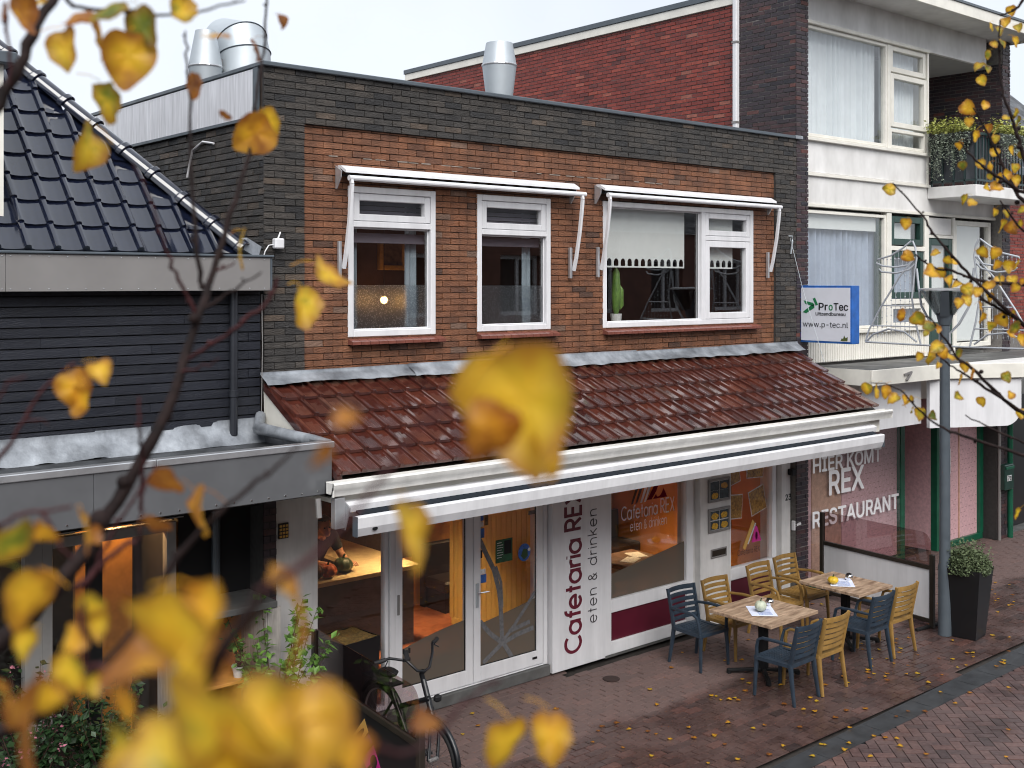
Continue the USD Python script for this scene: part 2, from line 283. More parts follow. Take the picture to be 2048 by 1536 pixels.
mat('lamp_glow', (1.0, 0.68, 0.34), 0.5, 0.0, 4, emit=310.0); mat('lamp_glow_soft', (1.0, 0.6, 0.25), 0.5, 0.0, 4, emit=90.0)
mat('lamp_amber', (1.0, 0.5, 0.14), 0.5, 0.0, 4, emit=13.0); mat('pole_grey', (0.07, 0.085, 0.1), 0.4, 0.12, 6, rvar=0.1); mat('lamp_clear', (0.35, 0.37, 0.38), 0.3, 0.1, 6)
mat('rope_light', (0.36, 0.38, 0.41), 0.4, 0.1, 30); mat('planter_black', (0.007, 0.007, 0.008), 0.4, 0.2, 6)
mat('straw', (0.25, 0.16, 0.045), 0.8, 0.5, 30, 0.9, 60, bdist=0.02); mat('bike_black', (0.007, 0.008, 0.01), 0.35, 0.2, 6); mat('rubber', (0.01, 0.01, 0.011), 0.7, 0.2, 8)
mat('leaf_green', (0.07, 0.19, 0.035), 0.4, 0.5, 9, col2=(0.17, 0.31, 0.06)); mat('leaf_dark', (0.02, 0.05, 0.016), 0.5, 0.5, 9); mat('heather', (0.05, 0.085, 0.03), 0.7, 0.5, 18, col2=(0.15, 0.19, 0.09)); mat('trailing', (0.2, 0.25, 0.19), 0.7, 0.4, 18, col2=(0.38, 0.43, 0.34)); mat('trailing_yellow', (0.36, 0.38, 0.1), 0.7, 0.4, 18)
mat('flower_red', (0.55, 0.06, 0.03), 0.5, 0.2, 18); mat('flower_pink', (0.5, 0.18, 0.25), 0.5, 0.2, 18); mat('terracotta', (0.25, 0.1, 0.06), 0.7, 0.2, 12); mat('pot_white', (0.6, 0.6, 0.58), 0.5, 0.1, 9); mat('wicker', (0.16, 0.11, 0.08), 0.8, 0.5, 40)
mat('bark', (0.011, 0.007, 0.007), 0.7, 0.4, 40, 0.6, 120, col2=(0.026, 0.015, 0.014), spec=0.15); mat('bark_red', (0.045, 0.013, 0.014), 0.7, 0.4, 40, 0.4, 120, spec=0.2); mat('twig', (0.06, 0.03, 0.022), 0.7, 0.3, 40)
mat('weathered_wood', (0.36, 0.33, 0.31), 0.7, 0.3, 7, 0.3, 60, stretch=(4, 4, 0.6)); mat('warm_wood', (0.5, 0.22, 0.05), 0.6, 0.2, 7)
mat('canvas_grey', (0.055, 0.06, 0.068), 0.85, 0.3, 4, 0.3, 12, bdist=0.02); mat('rail_green', (0.012, 0.03, 0.03), 0.35, 0.2, 6)
mat('sticker_green', (0.012, 0.07, 0.03), 0.5, 0.5, 14); mat('sticker_blue', (0.03, 0.1, 0.34), 0.5, 0.5, 22); mat('sticker_white', (0.6, 0.6, 0.6), 0.5, 0.4, 30); mat('duct_tape', (0.125, 0.125, 0.13), 0.35, 0.3, 26, 0.6, 40, rvar=0.15, bdist=0.006)
mat('skin', (0.4, 0.2, 0.12), 0.5, 0.08, 12); mat('hair', (0.018, 0.01, 0.006), 0.5, 0.3, 40); mat('cloth_black', (0.012, 0.012, 0.014), 0.85, 0.2, 14)
mat('food_yellow', (0.5, 0.28, 0.02), 0.4, 0.6, 45); mat('food_orange', (0.4, 0.14, 0.02), 0.4, 0.7, 30, col2=(0.6, 0.32, 0.05)); mat('food_dark', (0.03, 0.045, 0.055), 0.4, 0.6, 20)
mat('logo_gold', (0.5, 0.29, 0.07), 0.5, 0.05, 5); mat('logo_purple', (0.055, 0.012, 0.1), 0.5, 0.05, 5); mat('logo_magenta', (0.45, 0.015, 0.2), 0.5, 0.05, 5)
mat('concrete', (0.09, 0.09, 0.088), 0.6, 0.35, 4, 0.5, 60, rvar=0.2); mat('channel_concrete', (0.028, 0.03, 0.033), 0.5, 0.3, 5, 0.5, 90, rvar=0.18)
mat('opposite_brick', (0.16, 0.07, 0.05), 0.7, 0.3, 3); mat('moss', (0.07, 0.09, 0.02), 0.9, 0.5, 40)
# clinker paving: dry and pale under the canopy, wet and dark outside it (a stain with its own edge)
def paving(name, dry, tones):
    mat_nodes(name, {'g': ('geometry', {}), 'x': ('separate_xyz', {}), 'n': ('noise_texture', {'scale': 1.3, 'detail': 5.0, 'roughness': 0.6}), 'n2': ('noise_texture', {'scale': 26.0, 'detail': 4.0}),
        'wob': ('math', {'math_type': 'multiply_add', 'value2': 0.9, 'value3': -0.45}), 'sum': ('math', {'math_type': 'add'}),
        'wet': ('map_range', {'from_min': -1.52 if dry else 60, 'from_max': -1.3 if dry else 61, 'to_min': 0.0, 'to_max': 1.0, 'clamp': True}),
        'patch': ('rgb_ramp', {'ramp': [(0.44, (0.0,) * 3), (0.62, (1.0,) * 3)]}), 'pd': ('math', {'math_type': 'multiply_add', 'value2': 0.45, 'value3': 0.0}), 'dr': ('math', {'math_type': 'maximum'}),
        'a': ('attribute', {'attribute': 'tone'}), 'tr': ('rgb_ramp', {'ramp': tones}), 'k': ('rgb_ramp', {'ramp': [(0.3, (0.72,) * 3), (0.7, (1.25,) * 3)]}), 'm': ('mix_color', {'blend_type': 'multiply', 'fac': 1.0, 'use_clamp': False}),
        'lift': ('mix_color', {'blend_type': 'mix', 'b': (0.17, 0.115, 0.105)}), 'lf': ('math', {'math_type': 'multiply', 'value2': 0.5}),
        'ro': ('map_range', {'from_min': 0.0, 'from_max': 1.0, 'to_min': 0.24, 'to_max': 0.7, 'clamp': True}), 'b': ('bump', {'strength': 0.5, 'distance': 0.004}), 'p': ('principled_bsdf', {})},
        [('g.position', 'n.vector'), ('g.position', 'n2.vector'), ('g.position', 'x.vector'), ('n.fac', 'wob.value1'), ('x.y', 'sum.value1'), ('wob.value', 'sum.value2'), ('sum.value', 'wet.value'),
         ('n.fac', 'patch.fac'), ('patch.color', 'pd.value1'), ('pd.value', 'dr.value1'), ('wet.result', 'dr.value2'), ('a.fac', 'tr.fac'), ('n2.fac', 'k.fac'), ('tr.color', 'm.a'), ('k.color', 'm.b'),
         ('m.result', 'lift.a'), ('dr.value', 'lf.value1'), ('lf.value', 'lift.fac'), ('lift.result', 'p.base_color'), ('dr.value', 'ro.value'), ('ro.result', 'p.roughness'), ('n2.fac', 'b.height'), ('b.normal', 'p.normal')], 'p.BSDF')
paving('clinker', True, [(0, (0.03, 0.02, 0.019)), (0.3, (0.052, 0.031, 0.028)), (0.75, (0.07, 0.04, 0.035)), (1, (0.094, 0.046, 0.038))])
paving('clinker_street', False, [(0, (0.05, 0.034, 0.034)), (0.5, (0.085, 0.054, 0.052)), (1, (0.125, 0.07, 0.062))])
mat('joint_sand', (0.03, 0.025, 0.022), 0.85, 0.4, 12, 0.5, 120)
# autumn leaves: tone runs green, yellow, golden, brown; edge turns brown
mat_nodes('autumn_leaf', {'a': ('attribute', {'attribute': 'tone'}), 'e': ('attribute', {'attribute': 'rim'}), 'tc': ('texture_coordinate', {}), 'n': ('noise_texture', {'scale': 28.0, 'detail': 4.0}), 'n2': ('noise_texture', {'scale': 130.0, 'detail': 2.0}),
    'w': ('math', {'math_type': 'multiply_add', 'value2': 0.9, 'value3': -0.45}), 's': ('math', {'math_type': 'add', 'use_clamp': True}),
    'tr': ('rgb_ramp', {'ramp': [(0, (0.11, 0.15, 0.022)), (0.18, (0.3, 0.3, 0.03)), (0.33, (0.86, 0.58, 0.04)), (0.6, (0.82, 0.43, 0.03)), (0.78, (0.45, 0.18, 0.025)), (1, (0.17, 0.06, 0.022))]}),
    'ed': ('math', {'math_type': 'multiply_add', 'value2': 1.1, 'value3': -0.72}), 'ew': ('math', {'math_type': 'multiply_add', 'value2': 0.7, 'use_clamp': True}), 'br': ('mix_color', {'b': (0.24, 0.075, 0.018)}),
    'p': ('principled_bsdf', {'roughness': 0.45}), 't': ('translucent_bsdf', {}), 'b': ('bump', {'strength': 0.4, 'distance': 0.002}), 'm': ('mix_closure', {'fac': 0.5})},
    [('tc.object', 'n.vector'), ('tc.object', 'n2.vector'), ('n.fac', 'w.value1'), ('a.fac', 's.value1'), ('w.value', 's.value2'), ('s.value', 'tr.fac'), ('e.fac', 'ed.value1'), ('n.fac', 'ew.value1'), ('ed.value', 'ew.value3'), ('ew.value', 'br.fac'),
     ('tr.color', 'br.a'), ('br.result', 'p.base_color'), ('br.result', 't.color'), ('n2.fac', 'b.height'), ('b.normal', 'p.normal'), ('p.BSDF', 'm.closure1'), ('t.BSDF', 'm.closure2')], 'm.closure')
# ------------------------------------------------------------------ brickwork, tiles, windows
def courses(u0, u1, z0, z1, L, h, gap, holes=(), bond=0.5, seed=0):
    r = np.random.default_rng(seed); out = []
    for k in range(int(math.ceil((z1 - z0) / h - 0.05))):
        a, b = z0 + k * h, min(z0 + (k + 1) * h - gap, z1)
        if b - a < h * 0.25: continue
        x = u0 - (k % 2) * L * bond - (0 if bond == 0.5 else (k * 0.37 % 1) * L * 0.3)
        while x < u1:
            segs = [(max(x, u0), min(x + L - gap, u1), a, b)]; x += L
            for (h0, h1, g0, g1) in holes:
                new = []
                for (p, q, c, d) in segs:
                    if q <= h0 or p >= h1 or d <= g0 + 1e-6 or c >= g1 - 1e-6: new.append((p, q, c, d)); continue
                    if p < h0: new.append((p, h0, c, d))
                    if q > h1: new.append((h1, q, c, d))
                    if c < g0 and g0 - c > 0.012: new.append((max(p, h0), min(q, h1), c, g0))
                    if d > g1 and d - g1 > 0.012: new.append((max(p, h0), min(q, h1), g1, d))
                segs = new
            out += [s_ for s_ in segs if s_[1] - s_[0] > 0.02 and s_[3] - s_[2] > 0.012]
    return out
_QF = np.array([[4, 5, 7, 6], [0, 1, 5, 4], [2, 6, 7, 3], [0, 4, 6, 2], [1, 3, 7, 5]])
def brick_geo(r, o, du, dv, n, proud, r_, back=0.012, jit=0.0015, bev=0.0):
    """one brick: front and four sides in the frame (o, du, dv), front standing proud along n"""
    j = r_.normal(0, jit, (4,)); t = r_.normal(0, jit * 1.6)
    c = [(r[0], r[2]), (r[1], r[2]), (r[0], r[3]), (r[1], r[3])]
    bk = [o + du * a + dv * b - n * back for a, b in c]
    fr = [o + du * (a + (bev if i % 2 == 0 else -bev)) + dv * (b + (bev if i < 2 else -bev)) + n * (proud + t + j[i]) for i, (a, b) in enumerate(c)]
    return np.array(bk + fr), _QF
def lay(parent, sets, most=300, name='brick', rest='brick_field', seed=1):
    """sets: (rects, o, du, dv, n, material, proud). The 'most' that show largest are parts of their own, the rest one mesh per material."""
    r_ = np.random.default_rng(seed); items = []
    for (rects, o, du, dv, n, m, proud, *ex) in sets:
        o, du, dv, n = (np.asarray(x, float) for x in (o, du, dv, n))
        for q in rects:
            mid = o + du * (q[0] + q[1]) / 2 + dv * (q[2] + q[3]) / 2; u, v, t = seen(mid)
            vis = t > 0.3 and 0 < u < 2048 and 0 < v < 1536
            a = (q[1] - q[0]) * (q[3] - q[2]) * abs(n @ (EYE - mid)) / t ** 3 if vis else 0
            items.append((a, q, o, du, dv, n, m, proud, ex))
    order = sorted(range(len(items)), key=lambda i: -items[i][0]); own = set(i for i in order[:most] if items[i][0] > 0); fields = {}
    for i, (a, q, o, du, dv, n, m, proud, ex) in enumerate(items):
        v, f = brick_geo(q, o, du, dv, n, proud, r_, bev=ex[0] if ex else 0.0); tn = float(np.clip(r_.normal(0.5, 0.24), 0, 1))
        if sum(np.cross(v[5] - v[4], v[6] - v[4]) * n) < 0: f = f[:, ::-1]
        if i in own: part(parent, name, (v, np.vstack([f[:, [0, 1, 2]], f[:, [0, 2, 3]]])), m, tone=tn)
        else:
            g, tl = fields.setdefault(m, (G(), [])); g.add(v, f); tl.append(np.full(len(v), tn))
    for m, (g, tl) in fields.items():
        part(parent, rest, g, m, tone=np.concatenate(tl), kind='stuff')

XV, YV, ZV = np.array([1.0, 0, 0]), np.array([0, 1.0, 0]), np.array([0, 0, 1.0])
def frame_ring(g, x0, x1, z0, z1, y0, y1, w, c=0.004, wb=None, wt=None):
    """four members of a frame in the facade plane, butted"""
    wb = w if wb is None else wb; wt = w if wt is None else wt
    g.box(x0, x0 + w, y0, y1, z0, z1, c); g.box(x1 - w, x1, y0, y1, z0, z1, c)
    g.box(x0 + w, x1 - w, y0 + 0.001, y1, z0, z0 + wb, c); g.box(x0 + w, x1 - w, y0 + 0.001, y1, z1 - wt, z1, c)

def curtain(parent, x0, x1, z0, z1, y, matn, waves=8, amp=0.03, name='curtain', seed=0, ax='x'):
    r_ = np.random.default_rng(seed); n = waves * 8; s_ = np.linspace(0, 1, n)
    ph = s_ * waves * 2 * np.pi + 1.2 * np.sin(s_ * 9 + seed); off = amp * np.sin(ph) * (0.6 + 0.5 * np.sin(s_ * 17 + seed * 2))
    zs = np.linspace(z0, z1, 5); v = []
    for k, z in enumerate(zs):
        w = 1.15 - 0.25 * k / 4
        v += [(x0 + (x1 - x0) * q, y + off[i] * w + 0.004 * math.sin(9 * q + z), z) for i, q in enumerate(s_)]
    f = [[k * n + i, k * n + i + 1, (k + 1) * n + i + 1, (k + 1) * n + i] for k in range(4) for i in range(n - 1)]
    g = G().add(v, f); return part(parent, name, g, matn, smooth=True)

# ------------------------------------------------------------------ ground
def ground_pt(x, y): return np.array([x, y, 0.0])
EDGE0 = lambda x: -3.09 + 0.025 * (x - 8.85)          # upper and lower edge of the drainage channel
EDGE1 = lambda x: -3.35 + 0.009 * (x - 9.16)
g = G(); g.add([(-60, -80, -0.06), (90, -80, -0.06), (90, 90, -0.06), (-60, 90, -0.06)], [[0, 1, 2, 3]])
pave = struct('pavement', g, 'joint_sand')
# running bond pavement bricks, long side along the fronts
rows = []; y = 0.5; k = 0
while y > -3.2:
    x = 3.2 - (k % 2) * 0.106
    while x < 24:
        if y - 0.1 > EDGE0(x + 0.1) and (y < -0.02 or (5.9 < x < 9.1 and y < 0.5) or x > 14.0):
            rows.append((x, x + 0.206, y - 0.1, y))
        x += 0.212
    y -= 0.106; k += 1
lay(pave, [(rows, (0, 0, -0.004), XV, YV, ZV, 'clinker', 0.0, 0.004)], name='paving_brick', rest='paving_field', seed=3)
g = G(); xs = np.arange(2.0, 24.1, 0.5); gt = []
for i, a in enumerate(xs[:-1]):
    b = a + 0.499
    v = [(a, EDGE1(a), -0.05), (b, EDGE1(b), -0.05), (b, EDGE0(b), -0.05), (a, EDGE0(a), -0.05), (a, EDGE1(a), -0.006), (b, EDGE1(b), -0.006), (b, EDGE0(b) - .01, -0.006), (a, EDGE0(a) - .01, -0.006)]
    m_ = [(a, (EDGE0(a) + EDGE1(a)) / 2, -0.010), (b, (EDGE0(b) + EDGE1(b)) / 2, -0.010)]
    gg = G().add(v + m_, [[4, 5, 9, 8], [8, 9, 6, 7], [0, 1, 5, 4], [2, 3, 7, 6], [0, 4, 7, 3], [1, 2, 6, 5]])
    gt.append(gg)
chan = struct('drainage_channel', gt[0], 'channel_concrete')
for gg in gt[1:]: part(chan, 'channel_slab', gg, 'channel_concrete')
# herringbone street
st_g = G(); st_g.add([(2, -9.2, -0.03), (40, -9.2, -0.03), (40, -3.36, -0.03), (2, -3.36, -0.03)], [[0, 1, 2, 3]])
street = struct('street', st_g, 'joint_sand')
bl, bw = 0.212, 0.106; items = []; r45 = rot(0, 0, math.radians(47)); r_ = np.random.default_rng(5)
cells = []; street_area = Polygon([(2, -9), (40, -9), (40, EDGE1(40) - .006), (2, EDGE1(2) - .006)])
for a in range(-70, 70):
    for b in range(-35, 35):
        ox, oy = a * bw + b * 2 * bw, a * bw - b * 2 * bw
        cells.append((ox, oy, bl, bw)); cells.append((ox - bw, oy, bw, bl))
ctr = np.array([12.5, -4.2, 0.0]); sets_h = []
for (ox, oy, w, h) in cells:
    v = np.array([(ox + .003, oy + .003, 0), (ox + w - .003, oy + .003, 0), (ox + w - .003, oy + h - .003, 0), (ox + .003, oy + h - .003, 0)]) @ r45.T + ctr
    if v[:, 0].min() < 7.5 or v[:, 0].max() > 20 or v[:, 1].min() < -7 or v[:, 1].min() > -3.2: continue
    u_, v_, t_ = seen(v.mean(0))
    if not (-60 < u_ < 2110 and v_ < 1600): continue
    pg = Polygon(v[:, :2]).intersection(street_area)
    if pg.is_empty or pg.area < .0015: continue
    c2 = np.array(pg.exterior.coords)[:-1]; c2 = c2 if Polygon(c2).exterior.is_ccw else c2[::-1]
    items.append((t_, np.column_stack([c2, np.zeros(len(c2))])))
items.sort(key=lambda q: q[0]); gf = G(); tl = []
for i, (t_, v) in enumerate(items):
    k = len(v); z = r_.normal(0, .0012); lo = v.copy(); lo[:, 2] = -0.025; hi = v.copy(); hi[:, 2] = -0.004 + z; mid = v.mean(0); hi[:, :2] = mid[:2] + (hi[:, :2] - mid[:2]) * 0.975
    vv = np.vstack([lo, hi]); ff = np.array([[k, k + j, k + j + 1] for j in range(1, k - 1)] + [[j, (j + 1) % k, k + (j + 1) % k] for j in range(k)] + [[j, k + (j + 1) % k, k + j] for j in range(k)]); tn = float(np.clip(r_.normal(.5, .25), 0, 1))
    if i < 300: part(street, 'street_brick', (vv, ff), 'clinker_street', tone=tn)
    else: gf.add(vv, ff); tl.append(np.full(2 * k, tn))
if tl: part(street, 'street_field', gf, 'clinker_street', tone=np.concatenate(tl), kind='stuff')
g = G(); g.lathe([(0.0, 0.008), (0.085, 0.008), (0.1, 0.004), (0.1, -0.02)], (9.47, -0.42, 0), 24)
single('iron_cap', g, 'mat_brown', 'small round dark iron cap in the paving before the lettered pillar', 'cap')

# ------------------------------------------------------------------ the cafeteria
rex = thing('cafeteria_building', 'flat roofed cafeteria of orange brick framed in dark brick, with brown tiled canopy', 'building', (9.4, 0, 0))
XL, XR, ZT = 5.2, 13.64, 6.66
wins = [(6.15, 7.24, 4.06, 5.58), (7.81, 8.90, 4.07, 5.58), (9.76, 12.68, 4.06, 5.60)]
holes = [w for w in wins]
g = G(); wp = sbox(XL + .02, 3.6, XR, ZT)
for h in holes: wp = wp.difference(sbox(h[0], h[2], h[1], h[3]))
g.plate(wp, (0, .14, 0), XV, ZV, .12)
g.box(XL + .02, XL + .12, 0.15, 6.0, 2.6, ZT); g.box(XL + .12, XR, 5.9, 6.0, 0, ZT)
wall = part(rex, 'wall', g, 'mortar_brown')
pr = 0.0
OZ = (5.64, 13.15, 3.72, 6.15)
sets = [(courses(OZ[0], OZ[1], OZ[2], OZ[3], 0.226, 0.0652, 0.0065, holes, seed=1), (0, 0.012, 0), XV, ZV, (0, -1, 0), 'brick_orange', 0.006, .0012),
        (courses(XL, OZ[0] - .004, 3.72, OZ[3], 0.226, 0.0652, 0.008, seed=2), (0, -0.02, 0), XV, ZV, (0, -1, 0), 'brick_dark_painted', 0.006, .0012),
        (courses(OZ[1] + .004, XR - .004, 3.72, OZ[3], 0.226, 0.0652, 0.008, seed=3), (0, -0.02, 0), XV, ZV, (0, -1, 0), 'brick_dark_painted', 0.006, .0012),
        (courses(XL, XR - .004, OZ[3] + .004, ZT, 0.226, 0.0652, 0.008, seed=4), (0, -0.02, 0), XV, ZV, (0, -1, 0), 'brick_dark_painted', 0.006, .0012),
        (courses(-0.02, 4.6, 4.6, 6.19, 0.226, 0.0652, 0.008, seed=5), (XL + .008, 0, 0), YV, ZV, (-1, 0, 0), 'brick_dark_painted', 0.006, .0012)]
gb = G(); gb.box(XL + .012, OZ[0] - .004, -0.016, 0.03, 3.72, OZ[3] + .003); gb.box(OZ[1] + .004, XR - .004, -0.016, 0.03, 3.72, OZ[3] + .003); gb.box(XL + .012, XR - .004, -0.016, 0.03, OZ[3] + .004, ZT - .002)
part(rex, 'dark_brick_border', gb, 'mortar_dark')
lay(wall, sets, seed=11)
g = G(); g.box(XL - .03, XR - .06, -0.06, 0.1, ZT, ZT + .045, .008); g.box(XL - .03, XL + .12, 0.1, 6.0, ZT, ZT + .045, .008); part(rex, 'parapet_cap', g, 'pole_grey')
g = G(); g.box(XR - .06, XR + .1, -0.07, 0.1, ZT, ZT + .05, .006); part(rex, 'parapet_cap', g, 'lead', label='short bright lead end of the parapet cap')
g = G()
yy = 0.16
while yy < 4.9:
    g.box(XL - .02, XL - .006, yy, min(yy + 1.2, 4.9) - .004, 6.2, ZT - .006, .002); yy += 1.2
part(rex, 'side_cladding', g, 'zinc_panel', label='pale streaked sheet cladding along the side of the parapet')
g = G(); g.box(XL - .03, XL - .004, 0.12, 5.0, 6.17, 6.2); g.box(XL - .024, XL - .002, 0.06, 0.155, 6.17, ZT); part(rex, 'cladding_trim', g, 'pole_grey')
g = G(); g.box(XL + .12, XR, .12, 5.9, 6.3, 6.36); part(rex, 'flat_roof', g, 'roof_felt')
# weathered streaks: light mortar crack line under the border
g = G()
for i in range(26):
    x = 5.7 + i * 0.2 + rng.uniform(-.05, .05)
    if rng.random() < .8: g.box(x, x + rng.uniform(.06, .19), -0.0, 0.02, 5.858 - i * .0 , 5.866 + rng.uniform(0, .004))
part(rex, 'pale_pointing', g, 'mortar_pale')

def upper_window(x0, x1, z0, z1, transom, mull=None, film=False, seed=0):
    y0, y1 = -0.004, 0.10
    g = G(); w = 0.065
    frame_ring(g, x0, x1, z0, z1, y0, y1, w, .006)
    panes = []; sash = []
    if mull is None:
        g.box(x0 + w, x1 - w, y0 + .002, y1, transom - .03, transom + .03, .005)
        sash.append((x0 + w + .004, x1 - w - .004, transom + .034, z1 - w - .004, .07, y0 + .008)); panes.append((x0 + w, x1 - w, z0 + w, transom - .03, y1 - .045))
    else:
        g.box(mull - .04, mull + .04, y0 + .002, y1, z0 + w, z1 - w, .005); g.box(mull + .04, x1 - w, y0 + .003, y1, transom - .03, transom + .03, .005)
        panes.append((x0 + w, mull - .04, z0 + w, z1 - w, y1 - .045))
        sash.append((mull + .044, x1 - w - .004, transom + .034, z1 - w - .004, .07, y0 + .008)); sash.append((mull + .044, x1 - w - .004, z0 + w + .004, transom - .034, .085, y0 + .006))
    fr = part(rex, 'window', g, 'white_pvc')
    for (a, b, c, d, sw, yy) in sash:
        g = G(); frame_ring(g, a, b, c, d, yy, y1 - .02, sw, .006); part(fr, 'sash', g, 'white_pvc'); panes.append((a + sw, b - sw, c + sw, d - sw, y1 - .05))
    for (a, b, c, d, yy) in panes:
        g = G(); g.box(a - .004, b + .004, yy, yy + .006, c - .004, d + .004); part(fr, 'pane', g, 'window_glass')
    gb_ = G()                                           # glazing beads
    for (a, b, c, d, yy) in panes[:1]: frame_ring(gb_, a, b, c, d, yy - .014, yy - .001, .016, .004)
    part(fr, 'glazing_bead', gb_, 'white_pvc')
    if film:
        a, b, c, d, yy = panes[0]; g = G(); g.box(a, b, yy + .008, yy + .0095, c, c + (d - c) * .44); part(fr, 'patterned_film', g, 'droplet_film')
    nt = int((x1 + .07 - x0) / .105); gs = []
    sill = None
    for i in range(nt):
        a = x0 + i * (x1 + .08 - x0) / nt; b = x0 + (i + 1) * (x1 + .08 - x0) / nt - .005
        p = G(); vv = [(a, -.085, z0 - .075), (b, -.085, z0 - .075), (b, -.085, z0 - .045), (a, -.085, z0 - .045), (a, .02, z0 - .075), (b, .02, z0 - .075), (b, .02, z0 - .012), (a, .02, z0 - .012)]
        p.add(vv, [[0, 1, 2, 3], [3, 2, 6, 7], [0, 4, 5, 1], [0, 3, 7, 4], [1, 5, 6, 2]])
        if sill is None: sill = part(rex, 'window_sill', p, 'sill_tile')
        else: part(sill, 'sill_tile', p, 'sill_tile')
    return fr
w1 = upper_window(*wins[0], 5.20, film=True); w2 = upper_window(*wins[1], 5.17, film=True); w3 = upper_window(*wins[2], 5.20, mull=11.63)
# rooms behind the upper windows
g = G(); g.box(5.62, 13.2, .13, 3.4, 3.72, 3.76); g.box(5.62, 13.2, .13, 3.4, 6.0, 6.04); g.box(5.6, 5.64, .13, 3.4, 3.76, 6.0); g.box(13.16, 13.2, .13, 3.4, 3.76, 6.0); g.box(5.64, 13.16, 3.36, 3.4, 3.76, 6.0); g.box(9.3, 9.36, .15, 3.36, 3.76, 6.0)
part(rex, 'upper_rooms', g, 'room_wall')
curtain(rex, 6.22, 6.42, 3.9, 5.5, .26, 'curtain_grey', 3, .03); curtain(rex, 7.02, 7.16, 3.9, 5.5, .26, 'curtain_grey', 2, .02, seed=2); curtain(rex, 8.66, 8.82, 3.9, 5.5, .26, 'curtain_grey', 2, .02, seed=4)
for (a, b) in ((6.2, 7.2), (7.86, 8.85)):
    g = G()
    for k in range(5): g.box(a, b, .16 + k * .012, .168 + k * .012, 5.26 + k * .05, 5.30 + k * .052)
    g.box(a, b, .15, .22, 5.02, 5.12); part(rex, 'folded_blind', g, 'blind_violet')
b_ = sbox(9.84, 4.80, 11.42, 5.6); b2 = sbox(11.68, 4.80, 12.42, 5.6)
for bb in (b_, b2):
    x0, x1 = bb.bounds[0], bb.bounds[2]; n = round((x1 - x0) / .125)
    for i in range(n):
        cx = x0 + (i + .5) * (x1 - x0) / n
        bb = bb.difference(unary_union([sbox(cx - .04, 4.82, cx + .04, 4.865), affinity.scale(Point(cx, 4.865).buffer(.04), 1, 1.2)]))
    g = G().plate(bb, (0, .16, 0), XV, ZV, .004); part(rex, 'scalloped_blind', g, 'blind_white')
g = G(); g.box(9.8, 12.6, .2, .34, 4.02, 4.07); part(rex, 'inner_ledge', g, 'room_pale')
for (x, y, z, s_) in ((9.98, .3, 4.1, .55), (10.27, .28, 4.1, .72)):
    t = thing('house_plant', ['tall green cactus on the sill inside the wide upper window', 'small green cactus in the left corner of the wide upper window'][0 if s_ > .6 else 1], 'plant', (x, y, z))
    g = G(); g.lathe([(0, 0), (.06, 0), (.075, .12), (.06, .12), (0, .1)], (x, y, z), 14); part(t, 'pot', g, 'pot_white')
    g = G(); an = np.linspace(0, 2 * np.pi, 12)
    g.lathe([(0.02, .1), (.05, .2), (.06, .4), (.045, s_ - .08), (0, s_)], (x, y, z), 10); g.lathe([(0, .15), (.04, .2), (.04, .4), (0, .46)], (x + .08, y, z + .02), 8); part(t, 'stem', g, 'leaf_green', smooth=True)
t = thing('picture_frame', 'gold framed picture on the wall inside the left upper window', 'picture', (7.9, 3.3, 5))
c0 = wall_at(757, 540, 3.3); c1 = wall_at(812, 474, 3.3); g = G(); frame_ring(g, c0[0], c1[0], c0[2], c1[2], 3.26, 3.34, .07, .01); part(t, 'frame', g, 'gold'); g = G(); g.box(c0[0] + .07, c1[0] - .07, 3.3, 3.35, c0[2] + .07, c1[2] - .07); part(t, 'picture', g, 'picture')
pl_ = wall_at(768, 600, 2.95)
t = thing('pendant_lamp', 'small glowing lamp inside the left upper window', 'lamp', pl_)
g = G(); g.lathe([(0, .05), (.036, .036), (.05, 0), (.036, -.036), (0, -.05)], pl_, 14); part(t, 'bulb', g, 'lamp_amber', smooth=True); g = G(); g.tube([pl_ + [0, 0, .05], [pl_[0], pl_[1], 5.98]], .006, 6); part(t, 'cord', g, 'black_paint')

# tiled canopy roof
Y0, Z0, Y1, Z1 = -0.06, 3.66, -1.36, 2.965
sl = np.array([0, Y1 - Y0, Z1 - Z0]); SL = np.linalg.norm(sl); sl /= SL; nrm = np.array([0, sl[2], -sl[1]]); nrm = nrm if nrm[2] > 0 else -nrm
g = G()
p0 = np.array([XL, Y0, Z0]) - nrm * .06; p1 = p0 + sl * (SL + .02)
e_ = np.array([13.58 - XL, 0, 0])
g.add([p0, p0 + e_, p1 + e_, p1, p0 - nrm * .03, p0 + e_ - nrm * .03, p1 + e_ - nrm * .03, p1 - nrm * .03], [[0, 1, 2, 3]]); g.add([p0 - nrm * .03, p0 + e_ - nrm * .03, p1 + e_ - nrm * .03, p1 - nrm * .03], [[3, 2, 1, 0]])
canopy = part(rex, 'canopy_roof', g, 'dark_brown_metal')
TW, TL, NR = 0.2, SL / 5, 5
prof = np.array([(0, .0), (.003, .018), (.009, .024), (.036, .025), (.045, .020), (.052, .003), (.075, .0), (.12, -.001), (.165, .0), (.185, .0), (.195, .001), (.2, .0)])
